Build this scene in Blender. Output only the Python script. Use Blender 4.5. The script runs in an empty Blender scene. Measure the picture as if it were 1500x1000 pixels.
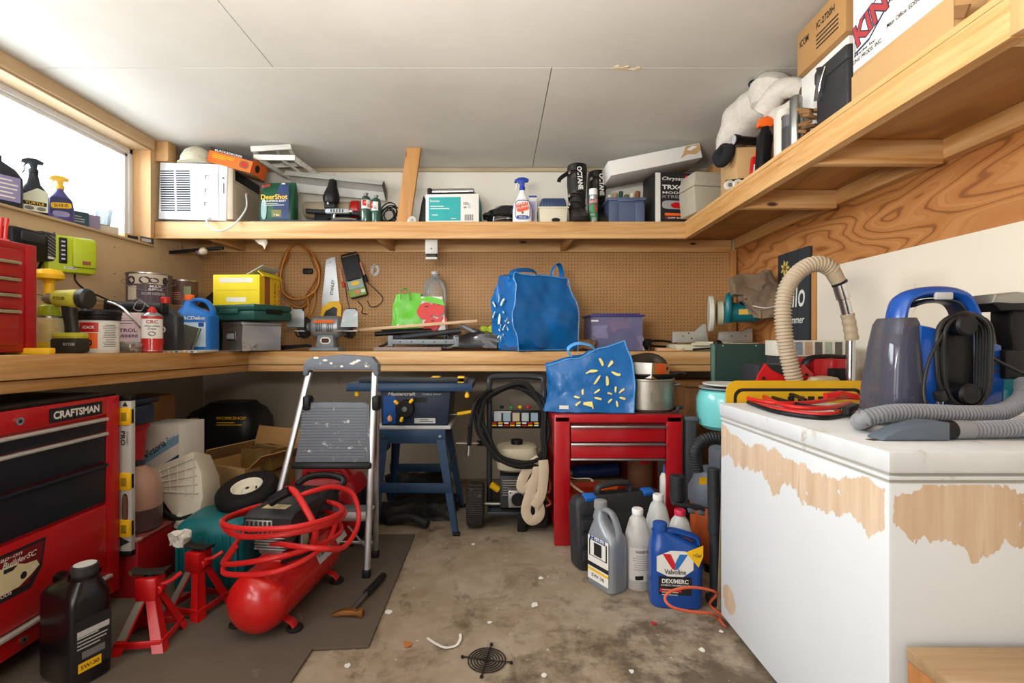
import bpy, bmesh, math, random
from mathutils import Vector, Matrix, Euler
RNG = random.Random(11)
SC = bpy.context.scene
COL = SC.collection
F, CX, CY, H = 710.0, 731.0, 497.0, 1.10      # focal length (px), vanishing point, eye height
PI = math.pi
def X(x, D): return (x - CX) / F * D
def Z(y, D): return H + (CY - y) / F * D
def L(p, D): return p * D / F
def P(x, y, D): return Vector((X(x, D), D, Z(y, D)))
def FL(x, y, z=0.0):                             # point of a horizontal plane at height z seen at (x, y)
    D = (H - z) * F / (y - CY)
    return Vector((X(x, D), D, z))
def R(d): return math.radians(d)

# ------------------------------------------------------------------ materials
def lin(h):
    h = h.lstrip('#')
    o = []
    for i in (0, 2, 4):
        c = int(h[i:i+2], 16) / 255
        o.append(c / 12.92 if c <= .04045 else ((c + .055) / 1.055) ** 2.4)
    return o
MATS = {}
class NT:
    def __init__(s, name):
        s.m = bpy.data.materials.new(name); s.m.use_nodes = True
        s.t = s.m.node_tree; s.t.nodes.clear()
        s.out = s.n('ShaderNodeOutputMaterial'); s.b = s.n('ShaderNodeBsdfPrincipled')
        s.l(s.b.outputs[0], s.out.inputs[0])
        s.tc = s.n('ShaderNodeTexCoord')
        s.co = s.tc.outputs['Object']
    def n(s, k, **kw):
        nd = s.t.nodes.new(k)
        for a, v in kw.items(): setattr(nd, a, v)
        return nd
    def l(s, a, b): s.t.links.new(a, b)
    def put(s, inp, v):
        if isinstance(v, bpy.types.NodeSocket): s.l(v, inp)
        else: inp.default_value = v
    def map(s, scale=(1, 1, 1), rot=(0, 0, 0), loc=(0, 0, 0)):
        m = s.n('ShaderNodeMapping'); s.l(s.co, m.inputs[0])
        m.inputs['Scale'].default_value = scale; m.inputs['Rotation'].default_value = rot; m.inputs['Location'].default_value = loc
        return m.outputs[0]
    def noise(s, scale, detail=3, rough=.5, dist=0, co=None):
        t = s.n('ShaderNodeTexNoise'); s.l(co or s.co, t.inputs['Vector'])
        t.inputs['Scale'].default_value = scale; t.inputs['Detail'].default_value = detail
        t.inputs['Roughness'].default_value = rough; t.inputs['Distortion'].default_value = dist
        return t.outputs['Fac']
    def math(s, op, a, b=0.0, c=None):
        m = s.n('ShaderNodeMath', operation=op); s.put(m.inputs[0], a); s.put(m.inputs[1], b)
        if c is not None: s.put(m.inputs[2], c)
        return m.outputs[0]
    def ramp(s, v, a, b):                        # smooth 0..1 between a and b
        m = s.n('ShaderNodeMapRange'); s.put(m.inputs['Value'], v)
        m.inputs['From Min'].default_value = a; m.inputs['From Max'].default_value = b
        return m.outputs[0]
    def mix(s, f, a, b, blend='MIX'):
        m = s.n('ShaderNodeMix', data_type='RGBA', blend_type=blend)
        s.put(m.inputs['Factor'], f)
        for i, v in ((6, a), (7, b)):
            if isinstance(v, str): v = lin(v) + [1]
            s.put(m.inputs[i], v)
        return m.outputs[2]
    def xyz(s, co=None):
        m = s.n('ShaderNodeSeparateXYZ'); s.l(co or s.co, m.inputs[0]); return m.outputs
    def bump(s, h, d=.002, st=.5):
        b = s.n('ShaderNodeBump'); s.put(b.inputs['Height'], h); b.inputs['Distance'].default_value = d; b.inputs['Strength'].default_value = st
        s.l(b.outputs[0], s.b.inputs['Normal'])
    def base(s, c): s.put(s.b.inputs['Base Color'], (lin(c) + [1]) if isinstance(c, str) else c)
    def rough(s, v): s.put(s.b.inputs['Roughness'], v)
    def metal(s, v): s.put(s.b.inputs['Metallic'], v)

def pm(name, col='#888888', rough=.5, metal=0., var=.10, scale=14, bump=0., dirt=None, trans=0., ior=1.45, coat=0., emit=0., grooves=None, sheen=0., spec=.36):
    """painted / plastic / metal / paper surface with slight procedural variation; dirt = (colour, amount, scale)"""
    if name in MATS: return MATS[name]
    t = NT(name); c = lin(col)
    n = t.noise(scale, 4, .55)
    a = [x * (1 - var) for x in c] + [1]; b = [min(1, x * (1 + var) + var * .01) for x in c] + [1]
    cc = t.mix(n, a, b)
    if dirt:
        d = t.noise(dirt[2], 6, .65)
        lo = .78 - dirt[1] * .5
        cc = t.mix(t.ramp(d, lo, lo + .08), cc, dirt[0])
    t.base(cc); t.metal(metal)
    t.rough(t.math('MULTIPLY_ADD', n, .16, max(0.02, rough - .08)))
    if grooves:                                   # (axis, period, depth)
        ax = t.xyz()[grooves[0]]
        s = t.math('SINE', t.math('MULTIPLY', ax, 2 * PI / grooves[1]))
        t.bump(s, grooves[2], .8)
    elif bump: t.bump(t.noise(scale * 6, 3), bump, .6)
    t.b.inputs['Specular IOR Level'].default_value = spec
    if trans:
        t.b.inputs['Transmission Weight'].default_value = trans; t.b.inputs['IOR'].default_value = ior
    if coat: t.b.inputs['Coat Weight'].default_value = coat; t.b.inputs['Coat Roughness'].default_value = .08
    if sheen: t.b.inputs['Sheen Weight'].default_value = sheen
    if emit:
        t.b.inputs['Emission Color'].default_value = c + [1]; t.b.inputs['Emission Strength'].default_value = emit
    MATS[name] = t.m; return t.m

def wood(name, light, dark, axis=0, scale=9, rough=.6, knots=True, contrast=1., cross=22):
    if name in MATS: return MATS[name]
    t = NT(name); sc = [cross, cross, cross]; sc[axis] = cross * .045
    co = t.map(tuple(sc))
    g = t.noise(1.0, 5, .6, .6, co)
    g2 = t.noise(4.5, 3, .6, .2, co)
    f = t.math('ADD', t.math('MULTIPLY', g, .75), t.math('MULTIPLY', g2, .25))
    cc = t.mix(t.ramp(f, .5 - .2 / contrast, .5 + .2 / contrast), light, dark)
    big = t.noise(1.7, 2)
    cc = t.mix(t.math('MULTIPLY', t.ramp(big, .35, .75), .35), cc, dark)
    if knots:
        s2 = [7., 7., 7.]; s2[axis] = 2.6
        v = t.n('ShaderNodeTexVoronoi'); t.l(t.map(tuple(s2)), v.inputs['Vector']); v.inputs['Scale'].default_value = 1.0
        k = t.ramp(v.outputs['Distance'], .10, .05)
        w = t.ramp(v.outputs['Color'], .45, .5)
        cc = t.mix(t.math('MULTIPLY', k, w), cc, '#4a2a14')
    t.base(cc); t.rough(rough); t.bump(f, .0015, .35)
    MATS[name] = t.m; return t.m

def plywood(name, light, dark, line, stretch=(1, 1, 1), bands=9, rough=.55):
    if name in MATS: return MATS[name]
    t = NT(name)
    co = t.map(stretch)
    n = t.noise(1.0, 2.5, .5, .35, co)
    s = t.math('SINE', t.math('MULTIPLY', n, 2 * PI * bands))
    s2 = t.math('SINE', t.math('MULTIPLY', n, 2 * PI * bands * 3.1))
    cc = t.mix(t.ramp(s, -1, 1), light, dark)
    cc = t.mix(t.math('MULTIPLY', t.ramp(s, .86, .99), .8), cc, line)
    cc = t.mix(t.math('MULTIPLY', t.ramp(s2, .5, 1), .25), cc, line)
    f = t.noise(60, 3, .6, 0, t.map((1, 1, .1)))
    cc = t.mix(t.math('MULTIPLY', f, .25), cc, dark)
    t.base(cc); t.rough(rough)
    MATS[name] = t.m; return t.m

def glass(name, col='#ffffff', rough=.05, alpha=.25, ior=1.45):
    """thin clear plastic/glass: mostly lets light straight through, with a glossy coat"""
    if name in MATS: return MATS[name]
    t = NT(name); c = lin(col) + [1]
    tr = t.n('ShaderNodeBsdfTransparent'); tr.inputs[0].default_value = [1 - (1 - x) * .25 for x in c[:3]] + [1]
    n = t.noise(12, 3)
    t.base(t.mix(n, [x * .9 for x in c[:3]] + [1], c)); t.rough(rough); t.b.inputs['IOR'].default_value = ior
    mx = t.n('ShaderNodeMixShader')
    fr = t.n('ShaderNodeFresnel'); fr.inputs[0].default_value = ior
    fac = t.math('MINIMUM', t.math('ADD', fr.outputs[0], alpha), 1.0)
    t.l(fac, mx.inputs[0]); t.l(tr.outputs[0], mx.inputs[1]); t.l(t.b.outputs[0], mx.inputs[2])
    t.l(mx.outputs[0], t.out.inputs[0])
    MATS[name] = t.m; return t.m

def translucent(name, col, rough=.4, amount=.5):
    if name in MATS: return MATS[name]
    t = NT(name); c = lin(col) + [1]
    n = t.noise(9, 4)
    cc = t.mix(n, [x * .85 for x in c[:3]] + [1], c)
    t.base(cc); t.rough(rough)
    t.b.inputs['Subsurface Weight'].default_value = amount; t.b.inputs['Subsurface Scale'].default_value = .03
    t.b.inputs['Subsurface Radius'].default_value = (1, .8, .6)
    MATS[name] = t.m; return t.m

# ------------------------------------------------------------------ mesh building
def catmull(pts, n=6, closed=False):
    pts = [Vector(p) for p in pts]; out = []; N = len(pts)
    if N < 3: return pts
    rng = range(N if closed else N - 1)
    for i in rng:
        if closed: a, b, c, d = pts[i-1], pts[i], pts[(i+1) % N], pts[(i+2) % N]
        else: a, b, c, d = pts[max(i-1, 0)], pts[i], pts[i+1], pts[min(i+2, N-1)]
        for k in range(n):
            t = k / n
            out.append(.5 * ((2*b) + (-a + c)*t + (2*a - 5*b + 4*c - d)*t*t + (-a + 3*b - 3*c + d)*t*t*t))
    if not closed: out.append(pts[-1])
    return out
FACE = {'-y': Matrix(((1,0,0),(0,0,-1),(0,1,0))), '+y': Matrix(((-1,0,0),(0,0,1),(0,1,0))),
        '+x': Matrix(((0,0,1),(1,0,0),(0,1,0))), '-x': Matrix(((0,0,-1),(-1,0,0),(0,1,0))), '+z': Matrix.Identity(3)}
TXT = {}
def text_mesh(s, bold, shear):
    k = (s, bold, shear)
    if k not in TXT:
        cu = bpy.data.curves.new('t', 'FONT'); cu.body = s; cu.align_x = 'CENTER'; cu.offset = bold; cu.shear = shear
        cu.resolution_u = 3; cu.fill_mode = 'FRONT'
        o = bpy.data.objects.new('t', cu); COL.objects.link(o)
        dg = bpy.context.evaluated_depsgraph_get()
        me = bpy.data.meshes.new_from_object(o.evaluated_get(dg))
        bpy.data.objects.remove(o); bpy.data.curves.remove(cu)
        vs = [v.co.copy() for v in me.vertices]; fs = [tuple(p.vertices) for p in me.polygons]
        bpy.data.meshes.remove(me)
        x0 = min(v.x for v in vs); x1 = max(v.x for v in vs); y0 = min(v.y for v in vs); y1 = max(v.y for v in vs)
        vs = [Vector(((v.x - (x0+x1)/2) / (x1-x0), (v.y - (y0+y1)/2) / (y1-y0), 0)) for v in vs]
        TXT[k] = (vs, fs)
    return TXT[k]

class MB:
    def __init__(s): s.bm = bmesh.new(); s.mats = []; s.T = Matrix.Identity(4)
    def mi(s, m):
        if m not in s.mats: s.mats.append(m)
        return s.mats.index(m)
    def at(s, loc=(0,0,0), rot=(0,0,0), sc=1):
        s.T = Matrix.Translation(loc) @ Euler([R(a) for a in rot]).to_matrix().to_4x4() @ Matrix.Scale(sc, 4); return s
    def add(s, vs, fs, mat, fm=None):
        bv = [s.bm.verts.new(s.T @ Vector(v)) for v in vs]
        k = s.mi(mat) if mat is not None else 0
        for i, f in enumerate(fs):
            try:
                q = s.bm.faces.new([bv[j] for j in f]); q.material_index = s.mi(fm[i]) if fm and fm[i] is not None else k
            except ValueError: pass
        return s
    def tmp(s, tb, mat):
        k = s.mi(mat)
        tb.verts.ensure_lookup_table(); tb.verts.index_update()
        bv = [s.bm.verts.new(s.T @ v.co) for v in tb.verts]
        for f in tb.faces:
            try: s.bm.faces.new([bv[v.index] for v in f.verts]).material_index = k
            except ValueError: pass
        tb.free(); return s
    def box(s, c, d, mat, bev=0., rot=None, taper=None, seg=2, shear=None):
        b = bmesh.new(); bmesh.ops.create_cube(b, size=1)
        for v in b.verts:
            if taper and v.co.z > 0: v.co.x *= taper[0]; v.co.y *= taper[1]
            v.co = Vector((v.co.x * d[0], v.co.y * d[1], v.co.z * d[2]))
            if shear: v.co.x += shear[0] * v.co.z; v.co.y += shear[1] * v.co.z
        if bev: bmesh.ops.bevel(b, geom=b.edges[:], offset=min(bev, .45 * min(d)), segments=seg, profile=.5, affect='EDGES')
        M = Matrix.Translation(c)
        if rot: M = M @ Euler([R(a) for a in rot]).to_matrix().to_4x4()
        b.transform(M); return s.tmp(b, mat)
    def b2(s, lo, hi, mat, bev=0.):               # box from two corners
        lo, hi = Vector(lo), Vector(hi); d = hi - lo
        return s.box((lo + hi) / 2, [abs(a) for a in d], mat, bev)
    def cyl(s, p0, p1, r, mat, r1=None, seg=20, bev=0.):
        p0, p1 = Vector(p0), Vector(p1); r1 = r if r1 is None else r1; h = (p1 - p0).length
        if bev: prof = [(0, 0), (r - bev, 0), (r, bev), (r1, h - bev), (r1 - bev, h), (0, h)]
        else: prof = [(0, 0), (r, 0), (r1, h), (0, h)]
        q = (p1 - p0).to_track_quat('Z', 'Y').to_matrix().to_4x4()
        return s.lathe(prof, mat, seg, M=Matrix.Translation(p0) @ q)
    def lathe(s, prof, mat, seg=28, c=(0,0,0), rot=None, M=None):
        """prof: (r, z[, material of the band that starts here])"""
        secs = [(p[1], 0, 0, max(p[0], 1e-5), max(p[0], 1e-5), 2) + ((p[2],) if len(p) > 2 else ()) for p in prof]
        if M is None:
            M = Matrix.Translation(c)
            if rot: M = M @ Euler([R(a) for a in rot]).to_matrix().to_4x4()
        return s.loft(secs, mat, seg, M=M)
    def loft(s, secs, mat, seg=28, M=None, cap=True):
        """secs: (z, cx, cy, rx, ry, n[, material]) superellipse rings stacked along z"""
        M = M or Matrix.Identity(4); vs, fs, fm = [], [], []; cur = None
        for q in secs:
            z, cx, cy, rx, ry, n = q[:6]
            for i in range(seg):
                a = 2 * PI * (i + .5) / seg; ca, sa = math.cos(a), math.sin(a)
                x = rx * math.copysign(abs(ca) ** (2 / n), ca); y = ry * math.copysign(abs(sa) ** (2 / n), sa)
                vs.append(M @ Vector((cx + x, cy + y, z)))
        for k in range(len(secs) - 1):
            if len(secs[k]) > 6: cur = secs[k][6]
            for i in range(seg):
                j = (i + 1) % seg
                fs.append((k*seg+i, k*seg+j, (k+1)*seg+j, (k+1)*seg+i)); fm.append(cur)
        if cap:
            fs.append(tuple(range(seg))[::-1]); fm.append(secs[0][6] if len(secs[0]) > 6 else None)
            fs.append(tuple(range((len(secs)-1)*seg, len(secs)*seg))); fm.append(cur)
        return s.add(vs, fs, mat, fm)
    def tube(s, pts, r, mat, seg=8, n=6, closed=False, smooth=True, ribs=None, flat=None, cap=True, r1=None):
        """ribs = (period, depth); flat = (rx, ry) strap section"""
        pts = catmull(pts, n, closed) if smooth else [Vector(p) for p in pts]
        if ribs:                                   # resample evenly
            ln = [0]
            for a, b in zip(pts, pts[1:]): ln.append(ln[-1] + (b - a).length)
            st = ribs[0] / 4; m = max(4, int(ln[-1] / st)); out = []; k = 0
            for i in range(m + 1):
                d = ln[-1] * i / m
                while k < len(pts) - 2 and ln[k+1] < d: k += 1
                out.append(pts[k].lerp(pts[k+1], min(1, (d - ln[k]) / max(1e-9, ln[k+1] - ln[k]))))
            pts = out
        N = len(pts); vs, fs = [], []
        up = Vector((0, 0, 1)); t0 = (pts[1] - pts[0]).normalized()
        if abs(t0.dot(up)) > .9: up = Vector((1, 0, 0))
        nrm = (up - t0 * up.dot(t0)).normalized()
        for i, p in enumerate(pts):
            if closed: t = (pts[(i+1) % N] - pts[i-1]).normalized()
            else: t = (pts[min(i+1, N-1)] - pts[max(i-1, 0)]).normalized()
            nrm = (nrm - t * nrm.dot(t))
            nrm = nrm.normalized() if nrm.length > 1e-6 else t.orthogonal().normalized()
            bn = t.cross(nrm)
            rr = r if r1 is None else r + (r1 - r) * i / (N - 1)
            if ribs: rr = r - ribs[1] * (0, 0, 1, 1)[i % 4]
            for k in range(seg):
                a = 2 * PI * k / seg
                rx, ry = flat if flat else (rr, rr)
                vs.append(p + nrm * math.cos(a) * rx + bn * math.sin(a) * ry)
        for i in range(N if closed else N - 1):
            for k in range(seg):
                a, b = i * seg, ((i + 1) % N) * seg; j = (k + 1) % seg
                fs.append((a + k, a + j, b + j, b + k))
        if not closed and cap:
            fs.append(tuple(range(seg))[::-1]); fs.append(tuple(range((N-1)*seg, N*seg)))
        return s.add(vs, fs, mat)
    def prism(s, pts, t, mat, axis='y', c=(0,0,0), bev=0., rot=None):
        """closed outline extruded by t: axis y -> outline in (x, z); x -> (y, z); z -> (x, y)"""
        b = bmesh.new(); h = t / 2
        m = {'y': lambda u, v, w: (u, w, v), 'x': lambda u, v, w: (w, u, v), 'z': lambda u, v, w: (u, v, w)}[axis]
        A = [b.verts.new(m(u, v, -h)) for u, v in pts]; B = [b.verts.new(m(u, v, h)) for u, v in pts]
        n = len(pts); f1 = b.faces.new(A); f2 = b.faces.new(B[::-1])
        for i in range(n): b.faces.new((A[i], B[i], B[(i+1) % n], A[(i+1) % n]))
        bmesh.ops.recalc_face_normals(b, faces=b.faces[:])
        if bev:
            ed = [e for f in b.faces if len(f.verts) == n and abs(f.calc_center_median()['zxy'.index('z') if 0 else {'y':1,'x':0,'z':2}[axis]]) > h * .9 for e in f.edges]
            bmesh.ops.bevel(b, geom=list(set(ed)), offset=bev, segments=2, profile=.5, affect='EDGES')
        M = Matrix.Translation(c)
        if rot: M = M @ Euler([R(a) for a in rot]).to_matrix().to_4x4()
        b.transform(M); return s.tmp(b, mat)
    def _place(s, pos, face, rot):
        M3 = FACE[face] if isinstance(face, str) else face
        return Matrix.Translation(pos) @ M3.to_4x4() @ Matrix.Rotation(R(rot), 4, 'Z')
    def text(s, st, pos, w, h, mat, face='-y', rot=0, bold=.012, shear=0., wrap=0, lift=.0012):
        vs, fs = text_mesh(st, bold, shear)
        M = s._place(pos, face, rot); out = []
        for v in vs:
            x, y = v.x * w, v.y * h
            if wrap: out.append(M @ Vector((wrap * math.sin(x / wrap), y, wrap * (math.cos(x / wrap) - 1) + lift)))
            else: out.append(M @ Vector((x, y, lift)))
        return s.add(out, fs, mat)
    def rect(s, pos, w, h, mat, face='-y', rot=0, lift=.0006, wrap=0, ell=0):
        M = s._place(pos, face, rot)
        if ell:
            pt = [(w/2*math.copysign(abs(math.cos(a))**(2/ell), math.cos(a)), h/2*math.copysign(abs(math.sin(a))**(2/ell), math.sin(a))) for a in [2*PI*i/32 for i in range(32)]]
            return s.poly(pt, pos, mat, face, rot, lift, wrap)
        n = 10 if wrap else 1; vs, fs = [], []
        for i in range(n + 1):
            x = -w/2 + w * i / n
            for y in (-h/2, h/2):
                if wrap: vs.append(M @ Vector((wrap * math.sin(x / wrap), y, wrap * (math.cos(x / wrap) - 1) + lift)))
                else: vs.append(M @ Vector((x, y, lift)))
        for i in range(n): fs.append((2*i, 2*i+2, 2*i+3, 2*i+1))
        return s.add(vs, fs, mat)
    def poly(s, pts, pos, mat, face='-y', rot=0, lift=.0008, wrap=0):
        M = s._place(pos, face, rot)
        vs = [M @ (Vector((wrap*math.sin(x/wrap), y, wrap*(math.cos(x/wrap)-1)+lift)) if wrap else Vector((x, y, lift))) for x, y in pts]
        return s.add(vs, [tuple(range(len(pts)))], mat)
    def lines(s, pos, w, h, n, mat, face='-y', rot=0, lift=.0012, wrap=0, th=.35, seed=1):
        """rows of small print shown as thin bars"""
        rr = random.Random(seed); M = s._place(pos, face, rot)
        for i in range(n):
            y = h/2 - h * (i + .5) / n; ww = w * rr.uniform(.6, 1)
            q = M @ Vector((-(w - ww)/2, y, 0)) if not wrap else M @ Vector((0, y, 0))
            s.rect(q, ww, h / n * th, mat, face, rot, lift, wrap)
        return s
    def build(s, name, parent=None, loc=None, rot=None, ang=35, recalc=True):
        if recalc: bmesh.ops.recalc_face_normals(s.bm, faces=s.bm.faces[:])
        me = bpy.data.meshes.new(name); s.bm.to_mesh(me); s.bm.free()
        for m in s.mats: me.materials.append(m)
        me.shade_smooth(); me.set_sharp_from_angle(angle=R(ang))
        o = bpy.data.objects.new(name, me); COL.objects.link(o)
        if parent is not None: o.parent = parent
        if loc is not None: o.location = loc
        if rot is not None: o.rotation_euler = [R(a) for a in rot]
        return o
    def thing(s, name, label, cat, loc=(0,0,0), rz=0., rot=None, group=None, kind=None, ang=35):
        o = s.build(name, None, loc, rot if rot else (0, 0, rz), ang); tag(o, label, cat, group, kind); return o
def tag(o, label, cat, group=None, kind=None):
    o['label'] = label; o['category'] = cat
    if group: o['group'] = group
    if kind: o['kind'] = kind
def thing(name, label, cat, loc=(0,0,0), rz=0., rot=None, group=None):
    o = bpy.data.objects.new(name, None); COL.objects.link(o); o.empty_display_size = .05
    o.location = loc; o.rotation_euler = [R(a) for a in (rot or (0, 0, rz))]
    tag(o, label, cat, group); return o
def struct(mb, name, **k):
    o = mb.build(name, **k); o['kind'] = 'structure'; return o
def copy_tree(o, loc=None, rz=None, label=None):
    c = o.copy(); COL.objects.link(c)
    for ch in list(o.children):
        d = ch.copy(); COL.objects.link(d); d.parent = c
        for g in list(ch.children):
            e = g.copy(); COL.objects.link(e); e.parent = d
    if loc is not None: c.location = loc
    if rz is not None: c.rotation_euler[2] = R(rz)
    if label: c['label'] = label
    return c
# common materials
BLACK = pm('black_plastic', '#0f0f11', .45, dirt=('#2b2927', .2, 30), spec=.28)
RUBBER = pm('black_rubber', '#151413', .75, dirt=('#3a3631', .25, 22), spec=.25)
DGREY = pm('dark_grey_plastic', '#2b2d31', .5, dirt=('#55524e', .2, 25))
GREY = pm('grey_plastic', '#70757c', .5)
LGREY = pm('light_grey_paint', '#b4b6b8', .5)
WHITE = pm('white_plastic', '#e2e2e0', .45)
PAPER = pm('white_paper', '#dcdad4', .8, var=.05)
INK = pm('black_ink', '#1c1b1c', .7)
GINK = pm('grey_ink', '#6c6a6a', .7)
CHROME = pm('chrome', '#d4d4d4', .18, 1.)
PULL = pm('satin_pull', '#cfcfcd', .35, .45)
STEEL = pm('brushed_steel', '#9a9a98', .35, 1., dirt=('#5b544c', .3, 30))
ALU = pm('aluminium', '#c3c4c4', .38, 1., dirt=('#8d8a84', .25, 40))
RED = pm('red_enamel', '#a01018', .35, coat=.3, dirt=('#6a1511', .2, 12))
BRED = pm('bright_red_paint', '#bd1619', .32, coat=.3, dirt=('#7a1a12', .22, 10))
BLUE = pm('blue_plastic', '#0e4da4', .38)
YEL = pm('yellow_plastic', '#e8b613', .45)
ORANGE = pm('orange_plastic', '#e8641a', .45)
CARD = pm('cardboard', '#a9804f', .85, var=.08, bump=.0004)
CARD2 = pm('pale_cardboard', '#b99566', .85, var=.08, bump=.0004)
DCARD = pm('dark_cardboard', '#7c5a36', .9)
TEAL = pm('teal_plastic', '#0f6a72', .42, dirt=('#3e4a48', .3, 9))
# ------------------------------------------------------------------ camera, world, lights
cam = bpy.data.objects.new('camera', bpy.data.cameras.new('camera')); COL.objects.link(cam)
cam.location = (0, 0, H); cam.rotation_euler = (R(90), 0, 0)
cam.data.sensor_width = 36; cam.data.lens = 36 * F / 1500
cam.data.shift_x = (750 - CX) / 1500; cam.data.shift_y = (CY - 500) / 1500
cam.data.clip_start = .05; cam.data.clip_end = 60
SC.camera = cam
SC.view_settings.view_transform = 'Standard'; SC.view_settings.look = 'None'; SC.view_settings.gamma = 1
SC.view_settings.use_curve_mapping = False; SC.view_settings.exposure = EXPO if 'EXPO' in globals() else 0.0
w = bpy.data.worlds.new('World'); SC.world = w; w.use_nodes = True
nt = w.node_tree; bg = nt.nodes['Background']
bg.inputs[0].default_value = (.93, .97, 1.0, 1); bg.inputs[1].default_value = 1.5
def area(name, loc, target, sx, sy, power, col=(1, 1, 1), spread=180):
    l = bpy.data.lights.new(name, 'AREA'); l.shape = 'RECTANGLE'; l.size = sx; l.size_y = sy; l.energy = power; l.color = col; l.spread = R(spread)
    o = bpy.data.objects.new(name, l); COL.objects.link(o); o.location = loc
    o.rotation_euler = (Vector(target) - Vector(loc)).to_track_quat('-Z', 'Y').to_euler(); return o
area('daylight_window', (-2.85, 2.1, 2.2), (0.6, 2.5, .7), 2.2, .7, 150, (.93, .97, 1))
area('daylight_door', (-1.75, -2.1, 1.5), (.5, 3.5, 1.0), 1.1, 2.1, 42, (1, .98, .95))
area('side_fill_light', (-2.25, -.35, 1.35), (1.6, 1.2, .9), 1.2, 1.9, 48, (.97, .99, 1))  # added fill light just inside the solid left wall, no door there
area('bounce_lamp', (-0.45, .35, 1.5), (-0.3, .8, 2.45), .5, .5, 66, (1, .96, .9))

# ------------------------------------------------------------------ room shell
XL, YB, ZC, YN = -2.34, 3.83, 2.45, -2.4
def XR(y): return 1.69 + .047 * y
def concrete():
    t = NT('concrete_floor')
    a = t.noise(2.2, 5, .6); b = t.noise(14, 6, .65); c = t.noise(3.6, 6, .7, .5); d = t.noise(60, 4, .7); e = t.noise(6, 5, .65, .3, t.map((1.2, .7, 1), loc=(4, 2, 0)))
    cc = t.mix(t.ramp(a, .3, .7), '#85745b', '#a39584')
    cc = t.mix(t.math('MULTIPLY', t.ramp(b, .45, .75), .4), cc, '#b7aa9a')
    cc = t.mix(t.math('MULTIPLY', t.ramp(c, .53, .66), .6), cc, '#57452f')
    cc = t.mix(t.math('MULTIPLY', t.ramp(e, .60, .68), .6), cc, '#3f3426')
    cc = t.mix(t.math('MULTIPLY', t.ramp(d, .62, .8), .35), cc, '#d0c5b6')
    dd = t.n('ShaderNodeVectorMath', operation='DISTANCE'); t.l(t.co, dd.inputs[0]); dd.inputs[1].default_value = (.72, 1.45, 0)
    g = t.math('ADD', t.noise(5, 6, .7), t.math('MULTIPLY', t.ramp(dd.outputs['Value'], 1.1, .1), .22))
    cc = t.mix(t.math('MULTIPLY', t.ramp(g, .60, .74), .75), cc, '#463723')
    cc = t.mix(t.math('MULTIPLY', t.ramp(t.noise(38, 2), .72, .76), .6), cc, '#d9d2c6')
    t.base(cc); t.rough(t.math('MULTIPLY_ADD', a, -.3, .72)); t.bump(t.math('ADD', b, t.math('MULTIPLY', d, .4)), .004, .35)
    return t.m
m = MB(); m.b2((-2.6, YN, -.1), (2.2, YB + .1, 0), concrete()); struct(m, 'floor')

def painted_ceiling():
    t = NT('ceiling_board')
    a = t.noise(1.1, 4, .6); b = t.noise(40, 3); d = t.noise(9, 6, .7)
    cc = t.mix(t.ramp(a, .3, .75), '#d8d5cc', '#c8c4ba')
    cc = t.mix(t.math('MULTIPLY', t.ramp(d, .68, .76), .35), cc, '#a59b88')
    t.base(cc); t.rough(.9); t.bump(b, .001, .25); return t.m
CEIL = painted_ceiling(); GAP = pm('joint_shadow_gap', '#6d665a', .9)
m = MB()
ys = [YN, -.0, 2.41, YB + .02]; g = .0025
for j in range(3):
    xs = {0: [-2.5, -1.12, 1.3, 2.2], 1: [-2.5, -1.12, 2.2], 2: [-2.5, .262, 2.2]}[j]
    for i in range(len(xs) - 1):
        m.b2((xs[i] + g, ys[j] + g, ZC), (xs[i+1] - g, ys[j+1] - g, ZC + .012), CEIL)
m.b2((-2.5, YN, ZC + .012), (2.2, YB + .1, ZC + .06), GAP)
TORN = pm('torn_paper', '#d9c7a6', .9)
pr = random.Random(3)
for k in range(9):                                # torn joint paper along the seam
    x = X(900, 2.41) + k * .014 + pr.uniform(-.004, .004)
    m.box((x, 2.41 + pr.uniform(-.012, .012), ZC - .003), (.022, pr.uniform(.008, .02), .003), TORN, 0, (pr.uniform(-20, 20), 0, pr.uniform(-30, 30)))
struct(m, 'ceiling')

TANW = pm('bare_wallboard', '#c9ad86', .8, var=.07, scale=3, dirt=('#a98f6c', .25, 5))
GREYW = pm('drywall_grey', '#b3a795', .85, var=.06, scale=2.5, dirt=('#8f8576', .3, 6))
WHITEW = pm('white_wallboard', '#dcd7cb', .7, var=.05, scale=2, dirt=('#b9ae99', .3, 6))
SCREW = pm('screw_head', '#3a3128', .6)
m = MB(); m.b2((-.75, YN - .1, 0), (2.1, YN, ZC), GREYW); struct(m, 'wall_front')  # unseen partial wall behind the camera, added to cut light on the freezer front
# left wall with the window opening (z 1.72..2.378, y .9..3.264)
WY0, WY1, WZ0, WZ1 = .7, 3.264, 1.722, 2.378
m = MB()
m.b2((XL - .16, YN, 1.0), (XL, YB, WZ0), TANW)
m.b2((XL - .16, YN, 0), (XL, YB, 1.0), GREYW)
m.b2((XL - .16, YN, WZ0), (XL, WY0, ZC), TANW)
m.b2((XL - .16, WY1, WZ0), (XL, YB, ZC), TANW)
m.b2((XL - .16, WY0, WZ1), (XL, WY1, ZC), TANW)
pr = random.Random(5)
m.b2((XL - .001, 1.2, 1.325), (XL + .0012, YB, 1.3285), GAP)
for yy in (2.55, 2.95, 3.35):
    for zz in (1.36, 1.29, 1.66, 1.5): m.cyl((XL - .001, yy, zz), (XL + .0012, yy, zz), .004, SCREW, seg=8)
struct(m, 'wall_left')
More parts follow.
